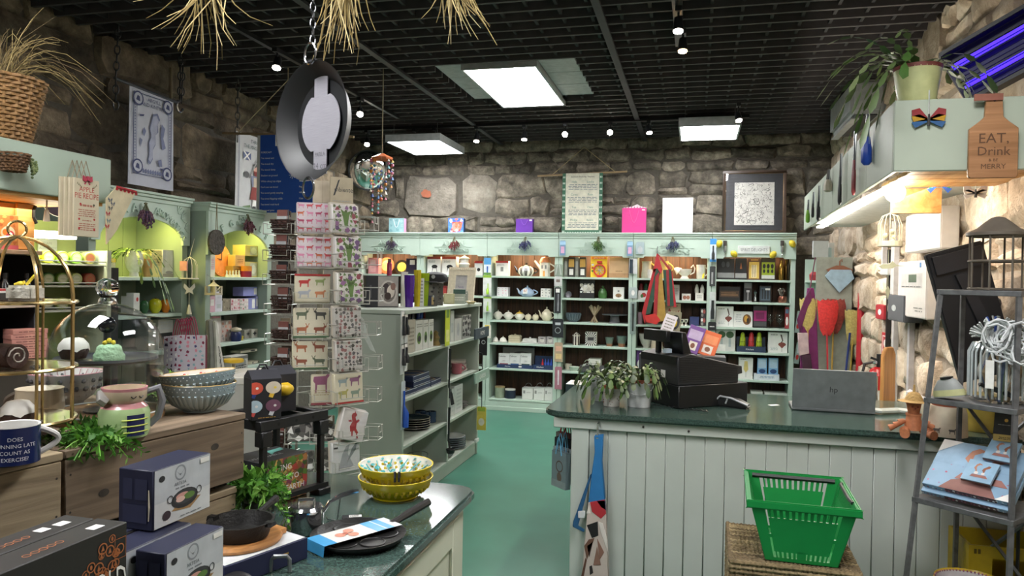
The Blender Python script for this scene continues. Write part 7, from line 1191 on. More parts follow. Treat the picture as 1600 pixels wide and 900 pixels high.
gw=at(448,655,D=2.15)-at(401,655,D=2.15);giftbox('black carton patterned with coloured bulbs on the riser',onr(.01,.0),.085,.118,.085,rz-.42);o=giftbox('open black carton with yellow lemon inside on the riser',onr(.125,.06),.085,.115,.085,rz-.25,1);g=G(m('#d6b023',.4));g.at(0,0,.07,ry=pi/2);g.lathe([(0,-.03),(.008,-.026),(.02,-.01),(.02,.01),(.01,.024),(0,.03)],14,0,-.008);g.ob('lemon_shape',par=o,smooth=True)
c0,c1=at(392,834,Z=CZ),at(494,775,Z=CZ);p0=(rA.x+.012*cos(rz)-.03*sin(rz),rA.y+.012*sin(rz)+.03*cos(rz));FD=[m(c,.5) for c in ('#8a5a3a','#b07a4a','#5a7a34','#a8443a','#c9a05a','#7a3c50','#3f5a2c')]
cx,cy=rA.x+(w*.48)*cos(rz)-.03*sin(rz),rA.y+(w*.48)*sin(rz)+.03*cos(rz);o=carton('cookery box with vegetable pictures and white lettering under the riser',(cx,cy,CZ+.001),w*.8,.14,.13,'#26272a',[('r',0,0,1,1,m('#5a4a34')),('s',90,FD,.9,0),('s',60,FD,.7,0),('t','GIVING',.42,.72,.13,WH),('t','PEACE TO',.5,.47,.13,WH),('t','THE EARTH',.58,.22,.13,WH)],rz=rz,top=[('p',[(.5,.4),(.6,.75),(.95,.8),(.9,.6),(.65,.55)],m('#6ab0a8')),('t','VEGETABLE',.35,.3,.12,LGR)])
c=at(392,775,Z=CZ+.06);c=at(402,765,D=1.93);herb('bushy green artificial plant hanging over the riser foot',c,75,.12,GR,.4,.75,.0045,.026);pot('dark small pot holding the bushy green plant',(c.x,c.y,CZ+.001),[(0,0),(.03,0),(.038,.09),(.034,.09),(0,.07)],'#3a3a34','plant_pot','plant pot');g=G(m('#8f9296'));g.box(-.008,.008,-.001,.001,-.035,.035);g.ob('care_tag',(c.x+.0,c.y-.1,CZ+.06),.4,L='grey care tag hanging on the bushy plant',C='tag')
c=at(433,896,Z=CZ);g=G(m('#8f9294',.3,.7));g.tube([(c.x-.018,c.y-.0,CZ+.002),(c.x-.016,c.y,CZ+.03),(c.x-.008,c.y,CZ+.038),(c.x+.018,c.y+.01,CZ+.038),(c.x+.024,c.y+.012,CZ+.03),(c.x+.025,c.y+.012,CZ+.002)],.005,6);g.ob('metal_loop',L='brushed steel loop handle at the counter edge',C='metal loop')
c=at(376,903,Z=CZ+.02);g=G(BLK);g.lathe([(0,0),(.03,0),(.034,.025),(.02,.034),(0,.035)],16);g.ob('black_lid',(c.x,c.y-.02,CZ+.001),L='black rounded pot lid at the bottom edge of the counter',C='lid',smooth=True)
# white drum table beyond the crate
c=at(386,640,Z=.7);c=at(392,600,D=3.95);t=T('drum_table','white painted drum table with planked top','table',(c.x-.02,c.y,0));zt_=at(392,583,D=3.95).z;g=G(m('#a5a49e',.6,var=.1,sc=5));g.lathe([(0,0),(.205,0),(.222,.5),(.212,zt_-.03),(0,zt_-.03)],28);g.ob('drum',par=t,smooth=True)
for k in range(5):x=-.22+.088*k;hw=lambda q:sqrt(max(.0004,.0484-q*q));g=G(m('#c9c7c0',.55,var=.08,sc=9));a,b=x+.002,x+.086;vs=[(a,-hw(a)),(b,-hw(b)),(b,hw(b)),(a,hw(a))];g.add([(p,q,z) for z in (zt_-.03,zt_) for p,q in vs],[(3,2,1,0),(4,5,6,7),(0,1,5,4),(1,2,6,5),(2,3,7,6),(3,0,4,7)]);g.ob('plank',par=t)
g=G(m('#8f8e8a'));g.tube([(.208*cos(a),.208*sin(a),.45) for a in [2*pi*k/32 for k in range(32)]],.006,5,True);g.ob('hoop',par=t)
c2=(t.location.x-.1,t.location.y+.02,zt_+.001);t2=pot('small glass stand with flat yellow top on the drum table',c2,[(0,0),(.025,0),(.012,.015),(.01,.04),(.03,.05)],'#a9a594','dish_stand','dish',n=16);g=G(m('#d6b02c',.3));g.lathe([(0,.05),(.05,.05),(.053,.058),(.05,.068),(0,.07)],20);g.ob('yellow_top',par=t2,smooth=True)
# ---------------------------------------------------------------- lit display on the far left
LX=-2.5;PINE=wood_mat('pine_board','#b0793c','#d8a562',1,.55,2);CAN=m('#a3b3a4',.5,var=.05,sc=4)
t=T('left_canopy','pale green overhead canopy with pine underside, left side','canopy',(LX,0,0));g=G(CAN);g.box(-.02,0,.6,2.735,1.9,2.092);g.ob('front_board',par=t,bev=.004);g=G(CAN);g.box(-1.6,-.021,2.715,2.735,1.9,2.092);g.ob('end_board',par=t)
for k in range(5):g=G(PINE);g.box(-.32*k-.33,-.32*k-.022,.6,2.71,1.885,1.9);g.ob('plank',par=t)
g=G(CAN);g.box(-1.6,-.022,.6,2.71,2.06,2.075);g.ob('top_board',par=t)
for k in range(2):g=G(CAN);g.box(-1.2-.03,-1.2+.03,2.3*k+.65-.5*k,2.3*k+.71-.5*k,0,1.884);g.ob('post',par=t)
def hangsign(L,y,z0,dx,art,w=.128,h=.238):
    o=carton(L,(LX+.012+dx,y,z0),w,.009,h,'#c9bda2',art,rz=pi/2-.02,cat='sign',name='hanging_sign');g=G(m('#8a7a62',.8));g.tube([(-w*.2,.004,h),(0,.006,h+.075),(w*.2,.004,h)],.0022,4);g.ob('ribbon_loop',par=o);return o
y0=at(137,330,X=LX+.05).y;zz=at(137,370,X=LX+.05).z
for k in range(4):
    art=[('t','APPLE',.5,.78,.085,RED),('t','PIE RECIPE',.5,.66,.095,RED),('L',.2,.58,.8,.5,1,m('#a86a5a')),('L',.15,.48,.85,.34,4,m('#a86a5a')),('L',.3,.3,.7,.26,1,m('#a86a5a')),('L',.15,.24,.85,.1,4,m('#a86a5a')),('o',.25,.56,.04,.02,RED),('o',.78,.56,.04,.02,m('#4a4a3a')),('o',.2,.3,.04,.02,RED),('o',.8,.31,.04,.02,RED),('o',.2,.14,.04,.02,RED),('o',.8,.13,.04,.02,RED)]+[('p',[(.1+.05*q,.9-.02*q),(.13+.05*q,.94-.02*q),(.15+.05*q,.9-.02*q)],m('#6a6a4a')) for q in range(4)]+[('p',[(.9-.05*q,.9-.02*q),(.87-.05*q,.94-.02*q),(.85-.05*q,.9-.02*q)],m('#6a6a4a')) for q in range(4)] if k == 3 else ()
    o=hangsign(('rearmost cream sign of the hanging recipe stack','second cream sign of the hanging recipe stack','third cream sign of the hanging recipe stack','front cream hanging sign reading apple pie recipe')[k],y0-.012*(3-k),zz,.011*k,art)
g=G(m('#a8324a',.6));[g.prism([(0,.236),(sx*.022,.252),(sx*.024,.232),(sx*.014,.226)],-.006,-.001) for sx in (-1,1)];g.prism([(-.006,.232),(.006,.232),(.006,.25),(-.006,.25)],-.008,-.001);g.prism([(0,.235),(.01,.215),(.016,.217)],-.003,-.001);g.prism([(0,.235),(-.01,.215),(-.016,.217)],-.003,-.001);g.ob('red_bow',par=o)
pt=[at(x,y,X=LX+.006) for x,y in ((176,292),(206,300),(176,360),(160,382),(160,310))];b0=pt[4];g=G(m('#c9bc9c',.8));g.prism([(p.y-b0.y,p.z-b0.z) for p in pt],-.003,.003);o=g.ob('cotton_apron',(LX+.025,b0.y,b0.z),pi/2,L='cream cotton apron with butterflies and red scalloped edge',C='apron');g=G(m('#a8242c',.8));e0,e1=pt[0],pt[1];g.tube([(-.0+e0.y-b0.y,-.004,e0.z-b0.z),(e1.y-b0.y,-.004,e1.z-b0.z)],.006,5);[g.disc(e0.y-b0.y+(e1.y-e0.y)*k/5,e0.z-b0.z+(e1.z-e0.z)*k/5-.008,.008,.008,-.0045,10) for k in range(6)];g.ob('red_edge',par=o)
g=G()
for k,(u,v,cl) in enumerate(((.02,-.005,'#4a5a6a'),(.022,-.04,'#5a5a58'),(.008,-.065,'#a82c3c'),(.012,-.095,'#7a8a8a'),(.004,-.12,'#b0343c'),(.035,-.02,'#5a5f6a'))):
    g.mat(m(cl));s=.011;[g.poly([(u,v),(u+sx*s,v+s),(u+sx*s*1.1,v),(u+sx*s*.6,v-s*.3)],-.0035) for sx in (-1,1)];[g.poly([(u,v-.002),(u+sx*s*.8,v-s*.4),(u+sx*s*.5,v-s)],-.0035) for sx in (-1,1)]
g.ob('butterfly_print',par=o)
# wicker baskets and grasses up there
c=at(4,212,X=LX-.12);wb=T('wicker_planter','large tan wicker basket of dry grass on the left canopy','basket',(c.x,c.y,2.095));wicker('basket_weave',.085,.14,.24,17,'#9a7448',wb,rope=.008,amp=.006,nseg=36)
def grasses(par,n,p0,l0,l1,spread,cols,down=.6,lean=(0,0),r=.0016,upb=1.):
    for i in range(n):
        g=G(m(random.choice(cols),.8,var=0));a=R(0,6.28);l=R(l0,l1);s=R(.1,1)*spread;b=V((p0[0]+R(-.03,.03),p0[1]+R(-.03,.03),p0[2]));pts=[];cu=R(-.5,.5);cv=R(-.5,.5)
        for k in range(6):q=k/5;pts.append(b+V(((cos(a)*s+lean[0])*l*q*(.4+.6*q)+cu*l*.12*sin(q*5),(sin(a)*s+lean[1])*l*q*(.4+.6*q)+cv*l*.12*sin(q*6),l*(upb*q-down*s*q*q*q*1.6))))
        g.tube(pts,[r,r,r,r*.9,r*.7,r*.4],4);g.ob('grass_stem',par=par)
DRY=('#9a8658','#7f6c44','#b09c68','#6a5a3c');grasses(wb,70,(0,0,.2),.25,.42,.9,DRY,.75,(.12,.3))
c=at(16,254,X=LX+.03);hb=T('hanging_basket','small brown half basket with succulent on the canopy face','basket',(LX+.045,c.y,c.z-.03),.0);wicker('basket_weave',.035,.05,.06,6,'#6a4a2c',hb,rope=.005);hbp=V((0,.055,.03))
for k in range(14):g=G(m(random.choice(('#6a7a44','#4f6034','#7f8a58')),.6));a=R(-.8,.8);pts=[hbp*.5+V((.01,0,.04)),hbp+V((.02*cos(a),.03*R(-.5,1),.02)),hbp+V((.025*cos(a),.03*R(0,1),-.05*R(.2,1)))];[g.ball(*pts[0].lerp(pts[1],q),.005,5) for q in (.4,.8)];[g.ball(*pts[1].lerp(pts[2],q),.0055,5) for q in (.2,.5,.8,1)];g.ob('succulent_stem',par=hb)
# pine cupboard side with slot, shelf, packet, bottles
t=T('display_cabinet','dark display cabinet with pine boards and bottle shelves, left edge','cabinet',(-2.78,0,0));z1=at(40,391,X=-2.72).z;z2=at(40,474,X=-2.72).z;z3=at(40,560,X=-2.72).z;yE=at(67,390,X=-2.72).y
for b,mt,nm in (((-.02,0,.9,yE,z1+.004,1.88),PINE,'pine_back_board'),((-.62,-.6,.9,yE,0,z1-.02),m('#121214',.6),'back_panel'),((-.62,.04,yE-.02,yE,0,z1-.02),m('#1d1d20',.5),'side_panel'),((-.62,.06,.9,yE,z1-.018,z1),m('#b89a80',.5),'shelf'),((-.6,.06,.9,yE-.021,z2-.018,z2),m('#c5b0a0',.5),'shelf'),((-.6,.06,.9,yE-.021,z3-.02,z3),m('#5a4638',.5),'shelf'),((-.6,.05,.9,yE-.021,0,z3-.03),m('#3a322a',.6),'lower_front')):
    g=G(mt);g.box(*b);g.ob(nm,par=t,bev=.002)
g=G(PINE);yb_=at(40,340,X=-2.72).y;g.box(.001,.016,yb_+.002,yE,z1+.005,1.883);g.ob('pine_door',par=t,bev=.002);p=at(57,336,X=-2.76);g=G(BLK);g.tube([(.0165,p.y-.003,p.z+.038),(.0165,p.y-.012,p.z+.02),(.0165,p.y-.012,p.z-.01),(.0165,p.y+.002,p.z-.036)],.008,6);g.ob('carved_slot',par=t)
o=carton('orange packet with strawberry and cream picture on the pine shelf',(-2.735,at(17,385,X=-2.72).y,z1+.001),.075,.03,.14,'#b8763c',[('s',16,[m('#d9a05a'),m('#a85a2c')],.6,0),('o',.5,.48,.34,.2,m('#d9c9b0')),('o',.6,.42,.2,.13,m('#c23a52')),('o',.35,.5,.12,.09,ORG),('r',0,0,1,.12,m('#c95a6a'))],rz=pi/2-.4)
for k in range(5):bottle('black sauce bottle with white label and red seal, %s on the middle shelf' % ('first','second','third','fourth','fifth')[k],(-2.74-.05*(k % 2),yE-.06-.052*k,z2+.001),.02,.125,'#17100f','#17100f','#c5bcb5',gr='sauce bottles on the middle shelf')
for k in range(4):bottle('black sauce bottle, %s on the lower shelf beside pink boxes' % ('first','second','third','fourth')[k],(-2.76,yE-.26-.052*k,z3+.001),.021,.13,'#17100f','#17100f','#c5bcb5',gr='sauce bottles on the lower shelf')
pc=at(52,562,X=-2.72)
for k in range(6):carton('pink fudge box, %s of the stack' % ('lowest','second','third','fourth','fifth','topmost')[k],(-2.69,pc.y-.045+R(-.006,.006),z3+.001+.0205*k),.135,.09,.02,'#b97f74',[('r',.4,.1,.62,.9,m('#c99080')),('L',.1,.7,.9,.3,1,m('#7a4a44'))],rz=pi/2-.35+R(-.06,.06),gr='pink fudge boxes')
# chiller with wax cheeses
c=at(110,560,D=3.38);chl=T('cheese_chiller','lit lime green chiller cabinet with wire shelves','display fridge',(c.x,c.y,0),radians(72));cw,cdp=.33,.3;LIME=m('#a9b46a',.4,var=.04)
for nm,b,mt in (('back_panel',(-cw/2,cw/2,cdp-.02,cdp,.1,1.84),LIME),('side_wall',(-cw/2-.02,-cw/2,0,cdp,.1,1.84),LIME),('side_wall',(cw/2,cw/2+.02,0,cdp,.1,1.7),m('#c5cbb4',.4)),('black_edge',(cw/2+.021,cw/2+.05,-.01,cdp,.1,1.62),m('#1c1d20',.4)),('base',(-cw/2-.02,cw/2+.02,0,cdp,0,.1),m('#3a3c40')),('lower_front',(-cw/2,cw/2,.0,.02,.1,1.02),m('#7f8a6a',.5))):g=G(mt);g.box(*b);g.ob(nm,par=chl)
g=G(m('#fffbe6',.5,em=8));z=at(85,361,D=3.1).z;g.box(-cw/2,cw*.1,.02,.1,z-.02,z+.012);g.ob('light_tube',par=chl);l=lamp('AREA','chiller_light',chl.matrix_basis @ V((0,.06,z-.04)),.6,(.95,1,.72),size=.3,shape='RECTANGLE',size_y=.1);l.rotation_euler=(0,0,radians(72));l=lamp('AREA','canopy_light_left',(-2.72,2.2,1.86),2,(1,.85,.62),size=.15,shape='RECTANGLE',size_y=.8)
hz=[at(105,y,D=3.1).z for y in (411,448,490)]
for i,z in enumerate(hz):
    g=G(m('#c9ccc4',.3));g.box(-cw/2,cw/2,.03,cdp-.021,z-.006,z);g.ob('shelf',par=chl);g=G(m('#d9dcd6',.2,.6));g.tube([(-cw/2,.01,z+.012),(cw/2,.01,z+.012)],.003,5);g.tube([(-cw/2,.01,z-.006),(cw/2,.01,z-.006)],.003,5);g.ob('shelf_rail',par=chl)
for i,(z,cols) in enumerate(((hz[0],('#c9a03a','#b8c42c','#8fb02c','#7fae3a','#a8a05a')),(hz[1],('#1f2a22','#3f6a2c','#5f7a2c','#a8b06a','#8a3a2c')),(hz[2],('#a8563c','#2a3a2c','#8a9a4a')))):
    for k,cl in enumerate(cols):
        L='%s wax cheese truckle, %s on the %s chiller rail' % ((('amber','yellow','lime','green','olive'),('black','dark green','moss green','pale green','red brown'),('terracotta','black green','olive'))[i][k],('first','second','third','fourth','fifth')[k],('upper','middle','lower')[i]);x=-.125+.062*k
        g=G(m(cl,.3));g.at(0,0,0,rx=pi/2);g.lathe([(0,-.045),(.026,-.045),(.029,-.04),(.029,.0),(.026,.005),(0,.005)],18);o=g.ob('wax_cheese',chl.matrix_basis @ V((x,.075,z+.0295)),radians(72),L=L,C='cheese',smooth=True);g=G(m('#b9b9a0' if k != 4 else '#a8563c',.5));g.disc(0,0,.021,.021,-.0056,14);g.mat(m('#6a7a4a'));g.ring(0,0,.017,.0185,-.006,14);g.text('CHEESE',0,-.003,.005,-.006,.028);g.ob('paper_label',par=o)
p=at(107,388,D=3.08);carton('small grey cafe sign in the chiller',chl.matrix_basis @ V((.02,cdp-.05,1.69)),.085,.01,.06,'#b5b8a8',[('t','CAFE',.5,.58,.2,g3),('t','ALMONDY',.5,.2,.2,g3)],rz=radians(72),cat='sign',name='menu_sign')
p=at(74,328,D=3.0);g=G(m('#c9bfae',.8));g.lathe([(.003,.09),(.003,.05),(.008,.045),(.013,0),(0,0)],8);g.ob('white_tassel',(LX-.06,p.y,1.9-.1),L='white tassel hanging under the left canopy',C='tassel');p=at(95,322,D=3.4);plate('round mosaic patterned plate above the chiller',(p.x,p.y,p.z+.02),.075,'#6a5a7a','#c9c4b8',rot=(radians(80),0,radians(50)),name='display_plate')
# dried grass hanging from the ceiling and the big pan on its chain
STRAW=('#b09a66','#9a8452','#c4ae7a','#857248','#cbb98a')
for L,px,py,D_,n,sp,ln in (('left bunch of dry straw hanging from the ceiling',325,-50,2.2,34,.75,.38),('middle bunch of dry straw hanging beside the pan chain',540,-50,2.25,46,.3,.38),('right bunch of dry straw hanging near the large light',705,-55,2.3,34,.42,.36)):
    c=at(px,py,D=D_);t=T('dried_grass_bunch',L,'dried grass',c);grasses(t,n,(0,0,.06),ln*.55,ln,sp*1.1,STRAW,-.25,(.12 if px > 600 else -.05 if px > 400 else -.15,0),.0023,-1.0);g=G(m('#6a5a3c'));g.tube([(0,0,.03),(0,0,ZC+.03-c.z)],.006,5);g.ob('cord',par=t)
c=at(485,189,D=2.1);nrm=V((-.80,-.6,.0));rz=atan2(nrm.y,nrm.x)+pi/2;hp=T('hanging_pan','large black paella pan hanging by its ring with card strap','pan',c,face(c)-radians(55));PR_=94/F*2.1
PAN=m('#1f2022',.5,.0,var=.05);g=G(PAN);g.at(0,0,0,rx=pi/2);q=PR_;g.lathe([(0,-.046),(q*.74,-.046),(q*.98,0),(q,.002),(q*.975,.0),(q*.73,-.043),(0,-.043)],52);g.ob('pan_body',par=hp,smooth=True)
g=G(m('#9c9aa2',.5,var=.1,sc=60,st=(.3,1,12)));s=q*.53;pts=[(-s*.34,-q*.86),(-s*.34,-s*.85)]+arc(0,0,s,pi*1.39,pi*.61,14)[1:-1]+[(-s*.34,s*.85),(-s*.34,q*.86),(s*.34,q*.86),(s*.34,s*.85)]+arc(0,0,s,pi*.39,-pi*.39,14)[1:-1]+[(s*.34,-s*.85),(s*.34,-q*.86)];g.prism(pts,.034,.037)
for sg in (-1,1):a=[(x,y,z) for y,z in ((.034,sg*q*.86),(-.006,sg*q*1.0)) for x in (-s*.34,s*.34)];g.add(a,[(0,1,3,2)]);g.add(a,[(2,3,1,0)])
g.ob('card_strap',par=hp);g=G(m('#5a5860'));g.text('24 cm',.0,-s*1.45,s*.2,.0335);g.text('PAELLA',0,-s*1.05,s*.13,.0335,s*.5);g.ob('printed_lettering',par=hp)
for sg in (1,-1):g=G(m('#9a9c9e',.15,.95));rr=.026;g.tube([(rr*cos(a),-.004,sg*(q+rr*.75)+rr*1.15*sin(a)) for a in [2*pi*k/22 for k in range(22)]],.0035,6,True);g.ob('ring_handle',par=hp,smooth=True)
g=G(m('#77787c',.2,.9));chain(g,(c.x,c.y,ZC+.03),(c.x+.004,c.y,c.z+q+.045),.0075,.002);g.ob('pan_chain',L='steel chain holding the big black pan',C='chain')
# ---------------------------------------------------------------- till counter on the right
tcn=T('till_counter','long pale boarded till counter with dark green stone top','counter',(0,0,0));r_=.13
slab('worktop',[(-.76+r_*(1-cos(a)),3.745+r_*(1-sin(a))) for a in (0,.4,.8,1.2,pi/2)]+[(XR-.06,3.735),(XR-.06,4.75),(-.15,4.75),(-.2,5.45),(-.74,5.45)],.889,CZ,tcn)
PB=m('#bfc4bd',.45,var=.06,sc=3)
g=G(PB);g.box(-.6,XR-.07,3.815,4.7,.02,.887);g.box(-.6,-.2,4.7,5.4,.02,.887);g.ob('carcass',par=tcn)
k=0;x=-.515
while x < XR-.1:x2=min(x+.0965,XR-.07);g=G(PB);g.box(x+.0012,x2-.0012,3.8,3.814,.03,.83);g.ob('plank',par=tcn,bev=.003);x=x2
g=G(PB);g.box(-.607,-.517,3.79,3.814,0,.83);g.ob('corner_post',par=tcn,bev=.003)
g=G(PB);g.box(-.7,XR-.07,3.775,3.814,.832,.888);g.ob('fascia_rail',par=tcn,bev=.004);g=G(PB);g.box(-.7,-.608,3.815,5.4,.84,.888);g.ob('side_rail',par=tcn)
for px,py in ((1005,667),(1076,674)):p=at(px,py,Y=3.773);g=G(m('#3a3430',.4,.6));g.ball(p.x,3.772,p.z,.006,8);g.ob('screw',par=tcn)
# apron and bags hanging from the counter
p=at(935,664,Y=3.76);t=T('dog_print_apron','blue apron printed with a scruffy white dog in red tam, hung on the counter','apron',(p.x,3.745,p.z));
def ap(pts,col,nm,y0=-.012,y1=.012):q=[at(x,y,Y=3.745) for x,y in pts];g=G(m(col,.85,var=.05));g.prism([(a.x-p.x,a.z-p.z) for a in q],y0,y1);return g.ob(nm,par=t,bev=.003)
ap([(929,680),(943,679),(941,720),(946,780),(920,785),(925,740),(930,705)],'#2a74b0','blue_top',-.022,.02);ap([(920,783),(946,779),(949,840),(952,905),(909,905),(914,850)],'#c5b5ad','printed_skirt',-.026,.018)
for pts,c in (([(923,782),(946,778),(948,800),(940,808),(926,797)],'#b02c34'),([(933,780),(947,779),(948,795),(940,790)],'#2c3050'),([(918,818),(935,812),(936,834),(926,838)],'#1c1a1c'),([(914,850),(921,840),(930,838),(918,872)],'#6a4a3c'),([(934,838),(945,860),(938,872)],'#8a6456'),([(909,898),(916,868),(918,872),(912,905)],'#5a3a2c'),([(922,882),(926,880),(928,892),(923,895)],'#2a2424'),([(936,812),(940,830),(951,860),(950,840),(943,815)],'#e0d6d0'),([(917,800),(922,786),(924,800)],'#e6dcd4'),([(928,880),(934,850),(940,880)],'#8a6658'),([(918,850),(928,842),(922,868)],'#3c2a24')):ap(pts,c,'printed_patch',-.029,-.0262)
ap([(922,742),(926,738),(904,820),(914,826),(913,831),(895,822),(896,814)],'#24557f','blue_tie',-.012,-.006);ap([(904,797),(915,796),(915,808),(904,808)],'#d5d6d8','white_label',-.02,-.013)
g=G(m('#c9cccf',.15,.95));g.tube([(0,.03,.012),(0,-.006,.008),(.0,-.008,-.05),(0,-.02,-.06)],.005,6);g.tube([(-.006,-.02,-.06),(.006,-.02,-.06)],.004,5);g.ob('steel_hook',par=t)
for k,(L,c,hc,x,dz) in enumerate((('grey gift bag with stag print and blue handles, hanging at counter end','#77868c','#6ab4d8',0,0),('second grey gift bag hanging behind the stag bag','#8f979a','#6ab4d8',.025,.01),('black gift bag with red handles hanging at the counter end','#23262a','#b02a34',.05,.05),('grey brown gift bag hanging rearmost at the counter end','#6f6a66','#b02a34',.075,.07))):
    q=at(872,784,D=3.85);gift_bag(L,(-.685+.0*x,3.87+x*2,q.z+.05+dz),.125,.19,c,[('O',.55,.6,.25,m('#5a4a40')),('o',.55,.3,.16,.14,m('#6a5a50')),('r',0,0,1,.2,m('#8f999c'))] if k == 0 else (),rz=-.75+.05*k,d=.03,hcol=hc,hlen=.5)
# plants in pots
def trailpot(L,c,prof,col,lid,n,lens,name='potted_cactus',drop=1):
    t=T(name,L,'potted plant',c);g=G(m(col,.35));g.lathe(prof,26);g.ob('pot',par=t,smooth=True);h=prof[-2][1];r=prof[-2][0]
    if lid:g=G(m(lid,.6));g.lathe([(r*1.0,h-.005),(r*1.02,h+.012),(r*.9,h+.014),(0,h)],24);g.ob('terracotta_rim',par=t,smooth=True)
    for k in range(n):
        a=2*pi*k/n+R(-.2,.2)
        if not drop and sin(a) < -.15 and cos(a) > -.35:continue
        stemchain(t,(r*.5*cos(a),r*.5*sin(a),h),a,R(*lens),(u_ := R(.16,.42) if drop else R(.22,.5)),u_+R(-.02,h*.85) if drop else R(.3,.72),0,R(.009,.014) if drop else R(.012,.018),DLEAF+LEAF,n=6)
    return t
c=at(954,636,Z=CZ);tp1=trailpot('white pot with red floral speckles and spidery trailing plant',(c.x,c.y+.045,CZ+.001),[(0,0),(.043,0),(.047,.1),(.04,.1)],'#d0cdc6','#a85434',32,(.08,.2));g=G()
for k in range(34):a,z=R(0,6.28),R(.01,.08);g.mat(random.choice((m('#8a3a2c'),m('#4a3a34'),m('#a84a34'))));g.ball(.0445*cos(a),.0445*sin(a),z,R(.002,.0045),5)
g.ob('speckles',par=tp1)
c=at(997,638,Z=CZ);tp2=trailpot('white plastic bucket of trailing christmas cactus by the till',(c.x,c.y+.07,CZ+.001),[(0,0),(.062,0),(.07,.12),(.076,.122),(.076,.135),(.07,.135)],'#cfd2d2','#8a4a34',38,(.07,.19));g=G(m('#c9cccc',.3));g.tube([(.076*cos(a),.076*sin(a)-.004,.12-.05*sin((a+pi)*1)) for a in [-pi+pi*k/12 for k in range(13)]],.0025,5);g.ob('bucket_handle',par=tp2)
c=at(935,627,Z=CZ);trailpot('plain white pot behind the speckled pot',(c.x,c.y+.05,CZ+.001),[(0,0),(.05,0),(.056,.13),(.05,.13)],'#c9cbcb',None,18,(.08,.18))
for k,(px,py,w,d,c,L) in enumerate(((915,602,.26,.2,'#d5d5d4','white printed sheet at the far end of the till counter'),(950,591,.3,.2,'#cfd0d2','second printed sheet behind the first on the till counter'))):
    q=at(px,py,Z=CZ);carton(L,(q.x,q.y,CZ+.001+.002*k),w,d,.0012,c,top=[('L',.05,.9,.95,.1,6,g3)],cat='paper',name='paper_sheet',rz=.05*k)
q=at(925,590,Z=CZ);carton('black sleeved leaflet holder on the till counter',(q.x,q.y+.1,CZ+.026),.2,.12,.05,'#2a2d30',[('r',.05,.1,.95,.9,m('#3f4448'))],rz=.1,cat='leaflet holder',name='leaflet_holder',rot=(-.2,0,.1))
# till
TB=m('#2b2b2d',.45,var=.08,sc=40);TD=m('#151618',.4);A=V((-.073,4.03,CZ+.002));Bx=V((.318,4.42,CZ));Cx=V((-.25,4.4,CZ));rz=atan2(Bx.y-A.y,Bx.x-A.x);rz2=radians(38)
tl=T('cash_register','dark grey cash register with ribbed sloping side and customer display','till',(A.x,A.y,CZ+.125),rz2);W,D_=.44,.4
dr=T('cash_box','black cash drawer under the register','cash drawer',A,rz2);g=G(TD);g.box(0,W+.03,0,D_,0,.122);g.ob('drawer_case',par=dr,bev=.004)
prof=[(0,0),(W-.03,0),(W-.03,.045),(W,.05),(W-.005,.09),(.08,.165),(.0,.15)];g=G(TB);g.prism(prof,.01,D_-.04);g.ob('housing',par=tl,bev=.003)
for k in range(14):z=.02+.0095*k;x1=W-.04 if z < .085 else max(.1,W-.02-(z-.085)/.075*(W-.1));g=G(TB);g.box(.01,x1,.005,.011,z,z+.005);g.ob('side_rib',par=tl)
g=G(TD);g.add([(.0,.012,.151),(.08,.012,.166),(.08,D_-.05,.166),(.0,D_-.05,.151)],[(0,1,2,3)]);g.box(-.008,.001,.02,D_-.05,.11,.151);g.ob('keyboard_cover',par=tl)
g=G(TD);g.box(.02,.045,.22,.25,.15,.27);g.box(-.0,.03,.12,.34,.22,.285);g.ob('customer_display',par=tl,bev=.004);g=G(TD);g.prism([(.06,.16),(.12,.16),(.08,.28),(.05,.28)],.05,.22);g.ob('operator_screen',par=tl,bev=.004);g=G(WH);g.box(-.0095,-.0088,.11,.15,.03,.07);g.ob('white_label',par=tl);g=G(m('#b5c4d0'));g.box(.0,.04,.12,.15,.163,.185);g.ob('receipt_roll',par=tl)
g=G(m('#1a1b1d',.4));q0=at(1018,632,Z=CZ);g.tube([(q0.x+.3*k/50+.004*cos(k*1.6),q0.y-.12*k/50+.004*sin(k*1.6)-.04,CZ+.009+.0035*sin(k*1.6)) for k in range(51)],.003,4);g.ob('coiled_cable',L='black coiled cable lying before the cash drawer',C='cable')
c=at(1146,638,Z=CZ);t=T('card_reader','black and silver card payment terminal on the till counter','card reader',(c.x,c.y+.04,CZ+.001),-.35);g=G(TD);g.prism([(-.085,0),(.085,.0),(.09,.018),(.03,.045),(-.06,.055),(-.09,.03)],-.035,.035);g.ob('terminal_body',par=t,bev=.008);g=G(m('#c5c8ca',.3,.5));g.tube([(-.088,-.037,.03),(-.06,-.037,.058),(.0,-.037,.052),(.09,-.037,.022)],.006,6);g.tube([(-.02,-.037,.05),(-.03,-.038,.02)],.005,6);g.ob('silver_trim',par=t,smooth=True)
# laptop
a,b=at(1237,640,Z=CZ),at(1367,648,Z=CZ);w=(b-a).length;t=T('laptop','open grey laptop seen from its back, by the till','laptop',((a.x+b.x)/2,(a.y+b.y)/2,CZ+.002),atan2(b.y-a.y,b.x-a.x));g=G(m('#74787a',.4,.2));g.box(-w/2,w/2,-.01,.22,0,.014);g.ob('base',par=t,bev=.003);g=G(m('#7a7f80',.4,.2));g.at(0,0,.012,rx=.12);g.box(-w/2,w/2,-.006,.0,0,.215);o=g.ob('screen_lid',par=t,bev=.003);g=G(INK);g.at(0,0,.012,rx=.12);g.text('hp',0,.095,.03,-.0068);g.ob('logo',par=o)
q=at(1212,634,Z=CZ);carton('torn white receipt scrap beside the laptop',(q.x,q.y,CZ+.001),.06,.03,.001,'#d8d8d6',rz=.6,cat='paper',name='receipt')
